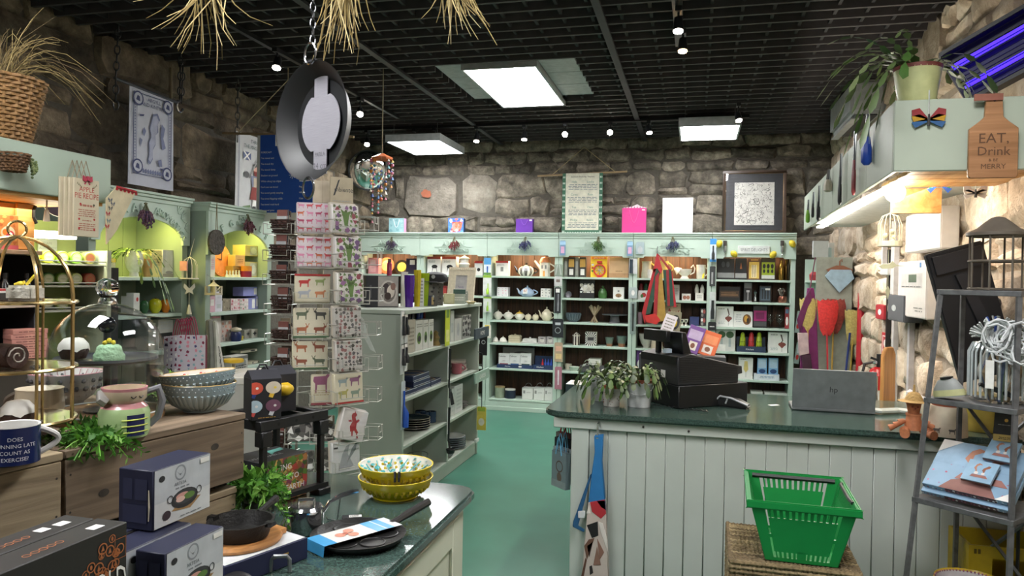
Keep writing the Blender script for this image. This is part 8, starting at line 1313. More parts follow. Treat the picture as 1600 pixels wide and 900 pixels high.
# chocolate bars and papers behind the till
for k,(px,yb,yt,w,c,c2,L) in enumerate(((1077,550,512,.105,'#6a3f8f','#b5a5cc','purple chocolate bar packet leaning behind the till'),(1100,555,520,.13,'#d0602a','#e08a5a','orange chocolate bar packet leaning behind the till'),(1036,530,494,.08,'#d3d0da','#c0bcc8','white leaflet leaning behind the till screen'),(1048,545,492,.09,'#77755f','#8f8d76','grey pouch with black and yellow badge behind the till'))):
    p=at(px,yb,D=4.95);h=.6*(at(px,yt,D=4.95).z-p.z)/.6;o=carton(L,(p.x,p.y,p.z),w,.012,h*1.15,c,[('r',.08,.5,.92,.85,m(c2)),('r',.3,.1,.8,.42,m('#d9d3cc')),('o',.55,.26,.14,.1,m('#7a4a34'))] if k < 2 else [('L',.15,.9,.85,.2,6,g3)] if k == 2 else [('o',.6,.72,.34,.2,BLK),('o',.55,.7,.2,.12,YEL)],cat='packet',name='leaning_packet',rot=(-.35,.3 if k < 3 else .05,-.1))
p=at(1080,552,D=4.88);carton('grey counter display unit behind the till carrying packets',(p.x-.06,p.y+.0,CZ+.001),.56,.16,p.z-CZ-.02,'#3c3e40',cat='stand',name='counter_display')
loc,w,h=bk(1002,1018,520,3,.12);bowl('stack of white ridged ramekins behind the till display',loc,.09,.16,'#b5b2a8',n=20);loc,w,h=bk(1018,1034,525,3,.05);pot('cream bottle jar on the shelf behind the till',loc,[(0,0),(.07,0),(.06,.1),(.04,.15),(0,.15)],'#b5a894','jar','jar');bc('purple and white packet at the left end behind the till',993,1004,535,4,.05,'#6a3f8f',[('o',.5,.4,.4,.2,WH)])
# terracotta man, pot, sundries
c=at(1425,682,Z=CZ);t=T('flowerpot_man','terracotta flowerpot man with a straw hat sitting on the counter edge','ornament',(c.x+.02,c.y+.06,CZ+.001),face(c)+.2);TE='#b5704a';TM=m(TE,.7,bump=.15,sc=60)
g=G(TM);g.lathe([(0,.02),(.04,.02),(.03,.085),(.033,.085),(.033,.095),(0,.095)],18);g.ob('body_pot',par=t,smooth=True);g=G(TM);g.lathe([(0,.095),(.024,.096),(.032,.14),(.034,.14),(.034,.152),(0,.152)],18);g.ob('head_pot',par=t,smooth=True)
for sx in (-1,1):
    g=G(TM)
    for k in range(4):g.at(sx*(.03+.004*k),-.02-.024*k,.02,rx=pi/2,rz=sx*.5);g.lathe([(0,0),(.013,0),(.019,.028),(.021,.028),(.021,.034),(0,.03)],12)
    g.ob('leg_pots',par=t,smooth=True,kd='stuff');g=G(TM)
    for k in range(3):g.at(sx*(.036+.02*k),-.005,.06-.014*k,ry=sx*2.0);g.lathe([(0,0),(.01,0),(.015,.022),(.016,.027),(0,.024)],10)
    g.ob('arm_pots',par=t,smooth=True,kd='stuff')
g=G(m('#b5935a',.8,bump=.4,sc=90));g.lathe([(.068,.15),(.04,.156),(.034,.17),(.024,.188),(.006,.194),(.004,.225),(0,.225)],22);g.ob('straw_hat',par=t,smooth=True);g=G(m('#8a2c2c'));[g.ball(sx*.012,-.031,.128,.004,6) for sx in (-1,1)];g.ball(0,-.033,.12,.004,6);g.ob('face',par=t)
c=at(1487,684,Z=CZ);t=T('hare_pot','cream tapered plant pot with hare and hedgehog prints','plant pot',(c.x,c.y+.06,CZ+.001),face(c));g=G(m('#c5b8a2',.5));g.lathe([(0,0),(.082,0),(.078,.1),(.07,.135),(.066,.135),(.06,.1),(0,.1)],28);g.ob('pot',par=t,smooth=True);g=G(m('#8a4a34',.6));g.lathe([(0,.12),(.064,.12),(.068,.15),(.06,.15),(0,.13)],24);g.ob('inner_pot',par=t,smooth=True);g=G(m('#55504a'));[g.poly([(x+a*.03,.03+b*.03) for a,b in QP],-.083) for x in (-.04,.02)];g.ob('animal_prints',par=t)
c=at(1540,680,Z=CZ);pot('yellow metal canister behind the hare pot',(c.x+.02,c.y+.14,CZ+.001),[(0,0),(.09,0),(.09,.02),(.085,.03),(.085,.15),(0,.15)],'#b5a24a','canister','canister',[(.086,.15),(.088,.17),(0,.172)])
c=at(1395,650,Z=CZ);g=G(m('#b5bab4',.5));[g.tube([(c.x+.1*q,c.y+.05+dy+.03*sin(q*3),CZ+.016) for q in (-1,-.5,0,.5,1)],.012,7) for dy in (0,.04)];g.ob('grey_hose',L='pale grey cable loops lying on the counter by the flowerpot man',C='cable')
p=at(1386,640,D=4.9);t=T('wooden_chair','curved plywood chair back behind the counter','chair',(p.x,p.y,0),.95);PL=wood_mat('ply_wood','#a8743c','#cf9a5a',2,.45);g=G(PL);g.prism([(-.1,.72),(.1,.72),(.09,1.14),(.05,1.19),(-.05,1.19),(-.09,1.14)],-.012,.012);g.ob('backrest',par=t,bev=.005);g=G(PL);g.box(-.19,.19,-.4,0,.43,.46);g.ob('seat',par=t,bev=.01)
for sx in (-1,1):g=G(CHR);g.tube([(sx*.15,.02,0),(sx*.13,.02,.45),(sx*.1,.03,1.0)],.011,8);g.ob('back_leg',par=t);g=G(CHR);g.tube([(sx*.17,-.38,0),(sx*.15,-.36,.43)],.011,8);g.ob('front_leg',par=t)
# ---------------------------------------------------------------- seagrass chest and green basket
SGM=[m(c,.85,var=.3,sc=70) for c in ('#8f7d5c','#7d6b4c','#a08e6a','#6e5d42')];cx0,cx1,cy0,cy1,cz1=.155,.615,2.9,3.36,.555
sg=T('seagrass_chest','woven seagrass chest under the green shopping basket','chest',((cx0+cx1)/2,(cy0+cy1)/2,0),-.02);hw,hd=(cx1-cx0)/2,(cy1-cy0)/2;g=G(m('#4a3d2c',.9));g.box(-hw+.012,hw-.012,-hd+.012,hd-.012,0,cz1-.012);g.ob('inner_box',par=sg)
def rope(a,b,r=.0095):
    a,b=V(a),V(b);n=max(6,int((b-a).length/.008));g=G(random.choice(SGM));g.tube([a.lerp(b,k/n)+V((R(-.001,.001),R(-.001,.001),R(-.001,.001))) for k in range(n+1)],[r*(1.12 if k % 2 else .72) for k in range(n+1)],6);g.ob('seagrass_rope',par=sg,smooth=True)
z=.02
while z < cz1-.008:rope((-hw,-hd,z),(hw,-hd,z));rope((-hw,-hd,z),(-hw,hd,z));z += .0175
k=-hd+.006
while k < hd:rope((-hw,k,cz1-.01),(hw,k,cz1-.01));k += .0175
GB=m('#14803c',.35,var=.04);bq=T('shopping_basket','bright green plastic shopping basket standing on the seagrass chest','basket',(.405,2.93,cz1+.002),-.04);bw0,bw1,bl,bh=.125,.185,.42,.225;ex=.03
def bwall(p0,p1,q0,q1,nb,name,sk=.36):  # slotted wall between bottom edge p0-p1 and top edge q0-q1
    p0,p1,q0,q1=map(V,(p0,p1,q0,q1));f=lambda u,v:p0.lerp(p1,u).lerp(q0.lerp(q1,u),v);nn=(p1-p0).cross(q0-p0).normalized()*.003
    def panel_(u0,u1,v0,v1):c=[f(u0,v0),f(u1,v0),f(u1,v1),f(u0,v1)];g.add([a-nn for a in c]+[a+nn for a in c],[(0,1,2,3),(7,6,5,4),(0,4,5,1),(1,5,6,2),(2,6,7,3),(3,7,4,0)])
    g=G(GB);panel_(0,.12,0,1);panel_(.88,1,0,1);panel_(.145,.855,.16,.74);panel_(.12,.88,0,.06);panel_(.12,.88,.93,1);panel_(.12,.16,.4,.46);panel_(.84,.88,.4,.46);panel_(.44,.56,.06,.2)
    for k in range(nb+1):u=.16+.68*k/nb;panel_(max(.16,u-.017),min(.84,u+.017),.74,.93);(panel_(max(.16,u-.017),min(.84,u+.017),.06,.16) if abs(u-.5) > .06 else None)
    return g.ob(name,par=bq)
bwall((-bw0,0,0),(bw0,0,0),(-bw1,-ex,bh),(bw1,-ex,bh),11,'end_wall');bwall((bw0,bl-.05,0),(-bw0,bl-.05,0),(bw1,bl,bh),(-bw1,bl,bh),11,'end_wall');bwall((-bw0,bl-.05,0),(-bw0,0,0),(-bw1,bl,bh),(-bw1,-ex,bh),15,'side_wall');bwall((bw0,0,0),(bw0,bl-.05,0),(bw1,-ex,bh),(bw1,bl,bh),15,'side_wall')
g=G(GB);g.box(-bw0,bw0,0,bl-.05,0,.005);g.ob('base',par=bq)
rim=[(-bw1-.008,-ex-.008),(bw1+.008,-ex-.008),(bw1+.008,bl+.008),(-bw1-.008,bl+.008)];g=G(GB)
for k in range(4):(xa,ya),(xb_,yb_)=rim[k],rim[(k+1) % 4];g.box(min(xa,xb_)-.006,max(xa,xb_)+.006,min(ya,yb_)-.006,max(ya,yb_)+.006,bh-.026,bh+.006)
g.ob('rim',par=bq,bev=.005);g=G(m('#1b1f1d',.5));g.tube([(bw1-.004,.06,bh),(bw1-.012,.1,bh+.004),(bw1-.012,.3,bh+.004),(bw1-.004,.34,bh)],.007,6);g.tube([(-bw1+.02,bl-.006,bh-.012),(bw1-.02,bl-.006,bh-.012)],.01,6);g.ob('folded_handle',par=bq)
# ---------------------------------------------------------------- metal ladder shelf on the right
GV=m('#6f7072',.5,.5,var=.2,sc=30);fl=at(1470,453,D=3.1);LR=radians(-41);ls=T('ladder_shelf','galvanised metal ladder shelf before the till counter','shelf unit',(fl.x,fl.y,0),LR);lux,luy=V((cos(LR),sin(LR),0)),V((-sin(LR),cos(LR),0))
def lo(x,y,z):return V((fl.x,fl.y,0))+lux*x+luy*y+V((0,0,z))
zs_=[fl.z+.002,at(1459,623,D=3.05).z,at(1446,788,D=2.97).z];sp=lambda z:.19*(fl.z-z)/fl.z  # the front legs splay out
for x0,sx in ((0,-.3),(.29,.3)):g=G(GV);g.tube([(x0,0,fl.z),(x0+sx*sp(0),-sp(0),0)],.012,4);g.ob('leg',par=ls);g=G(GV);g.tube([(x0+.0,.2,fl.z),(x0+sx*.2*sp(0),.21,0)],.012,4);g.ob('leg',par=ls)
SH=[]
for z in zs_:e=sp(z);b=(-.3*e,.29+.3*e,-e,.2);g=G(GV);g.box(b[0]-.012,b[1]+.012,b[2]-.012,b[3]+.012,z-.022,z);g.ob('shelf',par=ls,bev=.002);SH.append((b,z))
for (b,z),(b2,z2) in ((SH[1],SH[2]),(SH[2],((-.05,.34,0,.2),.3))):g=G(GV);g.tube([(b[0]+.02,.214,z-.03),(b2[1]-.02,.214,z2+.02)],.008,4);g.tube([(b[1]-.02,.23,z-.03),(b2[0]+.02,.23,z2+.02)],.008,4);g.ob('cross_brace',par=ls)
# on the ladder shelf
c=lo(.17,.1,zs_[0]+.001);t=T('metal_lantern','brown metal birdcage lantern with peaked lid on the ladder shelf','lantern',c);LN=m('#6a6258',.5,.4);r=.1
for k in range(8):a=2*pi*k/8+.2;g=G(LN);g.tube([(r*cos(a),r*sin(a),0),(r*cos(a),r*sin(a),.225)],.0045,5);g.ob('bar',par=t)
for z in (.005,.118,.222):g=G(LN);g.tube([(r*cos(a),r*sin(a),z) for a in [2*pi*k/28 for k in range(28)]],.005,5,True);g.ob('hoop',par=t)
g=G(LN);g.lathe([(0,.215),(r*1.12,.222),(r*1.12,.234),(r*.75,.252),(r*.5,.275),(r*.25,.295),(r*.1,.3),(0,.3)],26);g.ob('peaked_lid',par=t,smooth=True);g=G(LN);g.lathe([(0,0),(r,0),(r,.006),(0,.006)],22);g.ob('floor_plate',par=t)
t=T('wall_monitor','black monitor back on a bracket behind the ladder shelf','monitor',at(1512,490,D=3.62),rot=(0,-.28,.12));K=m('#1c1c1f',.5);g=G(K);g.box(-.12,.15,-.015,.02,-.32,.33);g.ob('casing',par=t,bev=.006);g=G(m('#26262a',.5));g.box(-.1,.13,-.03,-.015,.22,.31);g.prism([(-.02,.2),(.03,.2),(.12,-.28),(.06,-.28)],-.035,-.015);g.ob('rear_ribs',par=t);g=G(m('#2a2a2c'));g.tube([(.06,.02,0),(.3,.15,0),(.42,.3,0)],.025,8);g.ob('bracket_arm',par=t)
c=lo(.19,.09,zs_[1]+.001);t=T('glass_jar','large ribbed clear glass jar of cotton bundles','jar',c);pf=[(.085,0),(.1,.01),(.105,.05),(.105,.2),(.09,.235),(.062,.25),(.06,.275),(.068,.28)];g=G(GL);g.lathe([(0,.002)]+pf,40);g.ob('jar_wall',par=t,smooth=True);g=G(m('#c2cacb',.12,.35));[g.tube([(.106*cos(a),.106*sin(a),.02),(.107*cos(a),.107*sin(a),.2),(.09*cos(a),.09*sin(a),.237)],.005,5) for a in [2*pi*k/30 for k in range(30)]];g.ob('ribs',par=t,smooth=True);g=G(m('#b9bcbc',.3));g.tube([(.064*cos(a),.064*sin(a),.262) for a in [2*pi*k/24 for k in range(24)]],.003,5,True);g.ob('neck_wire',par=t)
for k in range(9):a=R(0,6.28);g=G(m(random.choice(('#8aa08a','#a5b5c4','#c9c4bc','#5a6a8a','#a08a6a')),.7));g.tube([(.03*cos(a),.03*sin(a),.005),(.075*cos(a),.075*sin(a),.12),(.05*cos(a+.6),.05*sin(a+.6),.24)],.011,6);g.ob('brush_handle',par=t)
t=T('feather_brushes','white and blue brush heads fanning out of the jar','brush',c+V((-.02,-.02,.262)))
for k in range(26):a=pi*.5+2.4*(k/25-.5)*1.3;g=G(m('#2f4fa0' if k in (14,15) else '#7f9a6a' if k < 3 else '#c2c6c4',.8));g.tube([(0,0,0),(.06*cos(a),R(-.03,.03),.045*sin(a)),(.09*cos(a),R(-.05,.03),.085*sin(a))],[.002,.005,.004],4);g.ob('bristle_tuft',par=t)
t=T('white_string_mop','tangled white cotton cord bundle with paper tag beside the jar','string',lo(.27,-.02,zs_[1]+.2),LR)
for k in range(30):g=G(m('#c5c8c9',.95,var=0));p0=V((R(-.05,.06),R(-.03,.03),R(.0,.1)));a=R(0,6);rr=R(.025,.06);g.tube([p0+V((rr*cos(a+q*.7),.02*sin(q+a),rr*1.3*sin(a+q*.7))) for q in range(7)],.0045,5);g.ob('cord_loop',par=t,smooth=True)
g=G(WH);g.box(-.06,-.03,-.06,-.058,-.13,-.02);g.ob('paper_tag',par=t)
c=lo(.06,-.03,zs_[1]+.01);t=T('garden_brush','grey brush head with pale yellow band on the ladder shelf','brush',c,rot=(0,-.2,LR));g=G(m('#8f9290',.5));g.lathe([(0,0),(.05,0),(.046,.03),(.03,.055),(.012,.065),(0,.065)],24,sy=.5);g.ob('brush_head',par=t,smooth=True);g=G(m('#b5b484',.6));g.lathe([(.0515,.004),(.049,.024)],24,sy=.5);g.ob('yellow_band',par=t,smooth=True);g=G(BLK);g.lathe([(.018,.058),(.02,.066),(0,.07)],14);g.ob('black_cap',par=t,smooth=True);t.scale=(1.25,1.25,1.25)
p,q=at(1530,600,D=2.96),at(1588,620,D=2.96);g=G(m('#17171a',.35));g.tube([p,p.lerp(q,.5),q],[.008,.011,.014],8);o=g.ob('torch',L='black torch handle lying across the ladder shelf front',C='torch',smooth=True)
p=at(1575,668,D=2.97);carton('black hang tag with gold crest and kraft base on the ladder shelf',p+V((-.01,0,-.03)),.085,.003,.085,'#26272a',[('o',.5,.68,.08,.08,GOLD),('L',.15,.5,.85,.42,1,g3),('r',0,-.32,1,0,m('#b59a5a')),('L',.2,-.1,.8,-.24,2,BLK)],cat='tag',name='hang_tag',rot=(0,.06,0));g=G(BLK);g.tube([(p.x,p.y,p.z+.05),(p.x,p.y+.02,p.z+.1)],.002,4);g.ob('tag_cord',L='black cord of the gold crest tag',C='cord')
SKY=m('#7fa5c9',.4);HA=m('#b07a62',.6);HB=m('#8f5a44',.6)
def hares(cx,cz,s):return [('p',[(cx+s*x,cz+s*z) for x,z in ((-.08,-.3),(-.1,0),(-.28,.25),(-.2,.6),(-.06,.75),(.1,.7),(.2,.6),(.04,.6),(-.1,.45),(-.1,.25),(0,.0),(.04,-.3))],HA),('p',[(cx+s*x,cz+s*z) for x,z in ((.42,-.3),(.4,0),(.3,.1),(.34,.3),(.6,.62),(.78,.6),(.72,.4),(.52,.25),(.5,-.3))],HB),('o',cx,cz-s*.2,s*.14,s*.14,m('#d9cfc9')),('o',cx+s*.46,cz-s*.2,s*.12,s*.12,m('#d9cfc9')),('p',[(cx-s*.3,cz-s*.62),(cx-s*.2,cz-s*.36),(cx+s*.7,cz-s*.36),(cx+s*.9,cz-s*.62)],m('#9a6a62'))]
for k,(w,d,dz,L) in enumerate(((.46,.2,0,'lower boxed placemat set of boxing hares on the ladder shelf'),(.45,.2,.031,'upper blue boxed placemat set with boxing hares'))):
    o=carton(L,lo(.145,-.075,zs_[2]+.012+dz),w*.72,.25,.02,'#86a5bf',[('r',.28,0,.86,1,m('#5a3a3a')),('s',26,[m('#a05a6a'),m('#8a7a8a'),WH],.4,0)],top=[('s',40,[m('#b05a74'),m('#c97a94'),m('#8f7a9a')],.13,0),('r',0,.5,1,1,m('#86a5bf')),('p',[(.2,0),(.3,.2),(.5,.3),(.75,.2),(.85,0)],m('#8a5f58')),('s',12,[m('#a8786a'),m('#7a4a4a')],.0,0)]+hares(.48,.55,.5)+[('p',[(0,1),(0,.72),(.24,1)],m('#c9c9c9')),('p',[(1,0),(.84,0),(1,.2)],WH)] if k else [],rot=(radians(40),0,LR),bev=.002)
    if k:plc=o
for k,(px,py) in enumerate(((.12,.05),(.16,.155))):
    o2=carton(('front small coaster pack with two hares','rear small coaster pack with two hares')[k],lo(.12+px-.06,-.075-.036+py*.9,zs_[2]+.012+.031+.019+py*.76),.11,.105,.012,'#8fa5b5',[('r',0,0,1,.6,m('#7a4a44'))],top=[('r',0,0,1,1,m('#8fb0c9'))]+hares(.4,.5,.5),rot=(radians(40),0,LR-.03),cat='box',name='coaster_pack')
c=at(1548,880,D=3.3);t=T('yellow_crate','yellow plastic bottle crate behind the ladder shelf','crate',(c.x+.05,3.52,0));YC=m('#b59a14',.4);zt_=at(1548,828,D=3.35).z
g=G(YC);w=.2
for b in ((-w,w,-.0,.012,0,zt_-.15),(-w,-w+.09,0,.012,zt_-.15,zt_),(w-.09,w,0,.012,zt_-.15,zt_),(-w+.09,w-.09,0,.012,zt_-.05,zt_),(-w,-w+.012,.012,.25,0,zt_),(w-.012,w,.012,.25,0,zt_),(-w,w,.25,.262,0,zt_),(-w,w,-.008,0,zt_-.2,zt_-.18)):g.box(*b)
g.ob('crate_shell',par=t);g=G(m('#5a4a0c'));[g.box(x,x+.01,-.001,0,zt_-.035,zt_-.015) for x in (-.18,-.165,.15,.165)];g.ob('slots',par=t)
c=at(1525,905,D=2.85);t=bowl('large yellow bin with patterned rim at the ladder foot',(c.x,c.y+.05,0),.13,.44,'#b59a2a','#c9c4c4',foot=.85,n=30,name='bin',cat='bin');g=G(m('#8a4a5a'))
for k in range(60):a=2*pi*k/60;g.ball(.126*cos(a),.126*sin(a),.44+.0,.005,5);g.ball(.115*cos(a+.05),.115*sin(a+.05),.41,.006,5)
g.ob('printed_pattern',par=t);g=G(m('#1c1c1e'));p=at(1541,655,D=3.4);g.tube([(p.x-.01,3.47,1.0),(p.x,3.46,.93),(p.x+.02,3.5,.7),(p.x+.02,3.5,.2)],.007,6);g.ob('hanging_cable',L='black cable hanging down behind the ladder shelf',C='cable')
# ---------------------------------------------------------------- right canopy and what hangs on it
CB=m('#a9b3a3',.5,var=.05,sc=4);rc=T('right_canopy','pale green overhead canopy above the till with pine underside','canopy',(0,0,0));ya,yb2,za,zb2=3.6,7.45,2.105,2.42;xa,xb2=.845,.99
g=G(CB);g.box(xa,XR-.02,ya,ya+.02,za,zb2);g.ob('front_board',par=rc,bev=.004)
for k in range(6):
    u0,u1=k/6,(k+1)/6;p,q=V((xa+(xb2-xa)*u0,ya+.021+(yb2-ya)*u0)),V((xa+(xb2-xa)*u1,ya+.018+(yb2-ya)*u1));g=G(CB);zz0,zz1=za-.0*k,zb2;g.add([(p.x,p.y,zz0),(q.x,q.y,zz0),(q.x+.02,q.y,zz0),(p.x+.02,p.y,zz0),(p.x,p.y,zz1),(q.x,q.y,zz1),(q.x+.02,q.y,zz1),(p.x+.02,p.y,zz1)],[(3,2,1,0),(4,5,6,7),(0,1,5,4),(1,2,6,5),(2,3,7,6),(3,0,4,7)]);g.ob('side_board',par=rc,bev=.003)
for k in range(4):g=G(PINE);g.box(xa+.1,XR-.02,ya+.03+.16*k,ya+.03+.155+.16*k,za-.0+.01,za+.03);g.ob('pine_board',par=rc,bev=.003)
g=G(PINE);g.box(xa+.17,XR-.25,ya+.72,ya+.76,za-.12,za+.01);g.ob('pine_joist',par=rc);g=G(m('#c5c8c4',.5));g.box(xa+.18,XR-.02,ya+.77,yb2,za+.03,za+.05);g.ob('white_soffit',par=rc)
g=G(m('#fff6e6',.5,em=22));y=ya+.7
while y < yb2-.5:x=xa+(xb2-xa)*(y-ya)/(yb2-ya)+.07;g.box(x,x+.05,y,y+.28,za-.012,za);y += .3
g.ob('light_strip',par=rc);g=G(m('#fff6e6',.5,em=22));g.ball(xa+.14,ya+.55,za-.03,.05,14);g.ob('globe_bulb',par=rc,smooth=True)
for y in (4.4,5.6,6.8):l=lamp('AREA','till_strip_light',(1.08,y,za-.03),4.2,(1,.93,.82),size=.25,shape='RECTANGLE',size_y=1.0);aim(l,(1.5,y,1.0))
l=lamp('POINT','till_globe_light',(xa+.16,ya+.56,za-.1),4,(1,.88,.72),shadow_soft_size=.06)
def cf(px,py):return at(px,py,Y=ya-.012)
def bfly(L,p,s,cols,loop=1):
    t=T('glass_butterfly',L,'ornament',p)
    for sx in (-1,1):
        for k,c in enumerate(cols):z0=.8-.5*k;g=G(m(c,.2));g.prism([(sx*.08*s,(.15-.05*k)*s),(sx*(.55)*s,(z0+.15)*s*.8),(sx*1.0*s,(z0)*s*.8),(sx*(.98-.1*k)*s,(z0-.45)*s*.8),(sx*.1*s,(0-.08*k)*s)],-.003,.003);g.ob('wing_pane',par=t)
    g=G(INK);g.tube([(0,-.004,.35*s),(0,-.005,-.4*s)],[.004,.007],6);g.ob('body',par=t)
    if loop:g=G(m('#c5c9c4',.2));g.tube([(0,-.002,.35*s),(0,0,1.9*s)],.003,4);g.ob('hanging_thread',par=t)
    return t
bfly('rainbow glass butterfly hanging on the canopy front',cf(1451,187),.068,('#8a2f34','#b58a2a','#2f5a8a'));bfly('rainbow glass butterfly hanging below the canopy',at(1468,285,Y=4.3),.06,('#c23a34','#d9b02a','#3f8a4a','#3a5fb0'))
bfly('white glass butterfly with red wing tips below the canopy',at(1524,302,Y=4.25),.055,('#d5cfce','#d8d8d6','#cfcfd2'))
p=cf(1548,279);q=at(1512,279,Y=ya-.012),at(1589,279,Y=ya-.012);w=(q[1]-q[0]).length;h=cf(1548,150).z-p.z;t=T('chopping_board','wooden paddle chopping board engraved eat drink and be merry','chopping board',p+V((0,-.012,0)));OAK=wood_mat('oak_board','#8f6440','#b08058',0,.5);hb_=h*.68;g=G(OAK);g.prism([(-w/2+.008,0),(w/2-.008,0),(w/2,.008),(w/2,hb_-.03),(w*.3,hb_),(w*.19,hb_+.02),(w*.16,h-.005),(w*.1,h),(-w*.1,h),(-w*.16,h-.005),(-w*.19,hb_+.02),(-w*.3,hb_),(-w/2,hb_-.03),(-w/2,.008)],-.01,.008);g.ob('board',par=t,bev=.002)
g=G(m('#5a3c26'));g.text('EAT,',0,hb_*.62,.042,-.0112);g.text('Drink',0,hb_*.4,.038,-.0112);g.text('& BE',0,hb_*.29,.013,-.0112);g.text('MERRY',0,hb_*.16,.022,-.0112);g.ob('engraved_lettering',par=t);g=G(BLK);g.disc(0,h*.93,.005,.005,-.0112);g.ob('hole',par=t);g=G(m('#8a5444'));g.box(-.08,.03,-.018,-.011,h*.93,h*1.01);g.ob('pink_tag',par=t)
c=at(1433,142,Y=ya+.12);t=trailpot('cream plastic pot of trailing christmas cactus on the right canopy',(c.x,c.y,zb2+.001),[(0,0),(.075,0),(.1,.16),(.092,.16)],'#b5b884','#6a2f28',44,(.2,.42),drop=0);g=G(CB);g.box(xa+.02,xa+.5,ya+.02,ya+.3,zb2-.03,zb2);g.ob('top_ledge',par=rc);
fk=T('insect_killer','black electric insect killer with violet tubes above the canopy','insect killer',at(1583,75,Y=3.9),rot=(0,radians(-28),-.3));g=G(m('#17171a',.5));g.box(-.26,.3,.06,.1,-.13,.15);g.box(-.26,.3,-.03,.06,.13,.15);g.box(-.26,.3,-.03,.06,-.13,-.11);g.ob('housing',par=fk)
for z in (-.05,.06):g=G(m('#3a22ff',.5,em=2.2));g.tube([(-.24,.0,z),(.29,.0,z)],.013,8);g.ob('violet_tube',par=fk)
g=G(m('#25252a',.4,.6));[g.tube([(-.25,-.03,-.11+.02*k),(.3,-.03,-.11+.02*k)],.0025,4) for k in range(13)];g.ob('guard_wires',par=fk)
t=T('air_conditioner','white wall mounted air conditioner near the ceiling','air conditioner',(XR-.01,7.1,2.97),-pi/2);g=G(m('#a5a8a8',.4));g.prism([(-.5,.04),(.5,.04),(.5,.32),(-.5,.32)],-.27,0);g.ob('casing',par=t,bev=.03);g=G(m('#26282c'));g.box(-.46,.46,-.22,-.06,.028,.045);g.ob('outlet',par=t);g=G(m('#a5a8a8',.4));g.box(-.46,.46,-.26,-.2,.0,.012);g.ob('louvre_flap',par=t)
def ct(L,px,py0,py1,col,r=.012,col2=None,nm='hanging_utensil',cat='utensil'):
    u=0;p=None
    for Yt in [3.7+.02*k for k in range(185)]:
        X=xa+(xb2-xa)*(Yt-ya)/(yb2-ya)-.02;q=V((X,Yt,2.2))-CAM;sx=800+F*q.dot(_r)/q.dot(_f)
        if sx <= px:p=(X,Yt);break
    z0,z1=at(px,py0,Y=p[1]).z,at(px,py1,Y=p[1]).z;z1=min(z1,zb2+.05);t=T(nm,L,cat,(p[0]-.008,p[1],z0));h=z1-z0;g=G(m(col,.35));g.tube([(0,0,0),(0,0,h*.06),(0,0,h*.3),(0,0,h*.55)],[r*.5,r,r,r*.6],8);g.ob('handle',par=t,smooth=True);g=G(m(col2 or '#9a9ca0',.25,.7));g.tube([(0,0,h*.5),(0,.0,h)],[r*.55,r*.25],6);g.ob('blade',par=t);g=G(m('#c5cacc',.3));g.box(.006,.008,-.02,.02,h*.4,h);g.ob('backing_card',par=t)
ct('large blue handled tool hanging on the canopy side',1357,258,150,'#2448a8',.026);ct('red and clear baster hanging on the canopy side',1337,305,205,'#8a3a40',.012);ct('black corkscrew tool on the canopy side',1315,320,240,'#26262a',.012);ct('cream rounded scraper on the canopy side',1296,300,265,'#b5ad98',.03);ct('black handled knife on the canopy side, nearest its far end',1281,345,290,'#1c1c20',.014);ct('green topped peeler on the canopy side',1264,348,312,'#7ab03a',.018);ct('dark spatula on the canopy side between knife and peeler',1272,340,300,'#222226',.012)
# ---------------------------------------------------------------- right wall fittings
def wx(L,px0,px1,py0,py1,col,d,X=None,nm='wall_box',cat='electrical box',art=(),bev=.006):
    X=X or XR-.015;a,b=at(px0,(py0+py1)/2,X=X-d),at(px1,(py0+py1)/2,X=X-d);zt,zb_=at((px0+px1)/2,py0,X=X-d).z,at((px0+px1)/2,py1,X=X-d).z;w=abs(a.y-b.y);return carton(L,(X-d,(a.y+b.y)/2,zb_),w,d,zt-zb_,col,art,rz=-pi/2,cat=cat,name=nm,bev=bev)
wx('white fire alarm panel with small screen on the stone wall',1403,1447,408,496,'#d0cbc8',.11,nm='alarm_panel',cat='alarm panel',art=[('r',.12,.52,.88,.78,m('#b8b5b5')),('r',.4,.62,.68,.76,m('#4a5a4a')),('L',.15,.56,.85,.53,1,BLK),('r',.06,.06,.3,.24,m('#3a55a8')),('L',.6,.2,.9,.1,2,g3),('r',.78,.88,.84,.96,m('#4a7ab0'))])
wx('white junction box above the alarm panel',1415,1470,330,392,'#d3cdc8',.1,art=[('o',.78,.75,.04,.06,LGR),('o',.78,.5,.04,.06,LGR),('o',.78,.25,.04,.06,LGR)]);wx('grey isolator box with rotary switch left of the alarm panel',1387,1412,461,502,'#55585e',.12,art=[('o',.4,.5,.14,.12,LGR)]);wx('red fire call point beside the grey isolator',1368,1381,476,499,'#a82a34',.05,nm='call_point',cat='call point',art=[('o',.5,.5,.2,.2,WH)]);wx('white socket box above the red call point',1375,1388,412,430,'#c9c6c6',.05)
wx('red and white fire extinguisher sign',1377.5,1388,520,564,'#b5282f',.008,nm='wall_sign',cat='sign',art=[('r',.12,.1,.88,.9,WH),('r',.2,.4,.8,.86,RED),('o',.5,.62,.18,.14,WH),('L',.2,.34,.8,.14,3,RED)],bev=0)
tr=T('cable_trunking','white and black vertical cable trunking on the stone wall','trunking',(0,0,0))
def tk(px,py0,py1,w,col,nm):p,q=at(px,py0,X=XR-.05),at(px,py1,X=XR-.05);g=G(m(col,.45));g.box(XR-.05,XR-.015,p.y-w/2,p.y+w/2,min(p.z,q.z),max(p.z,q.z));g.ob(nm,par=tr)
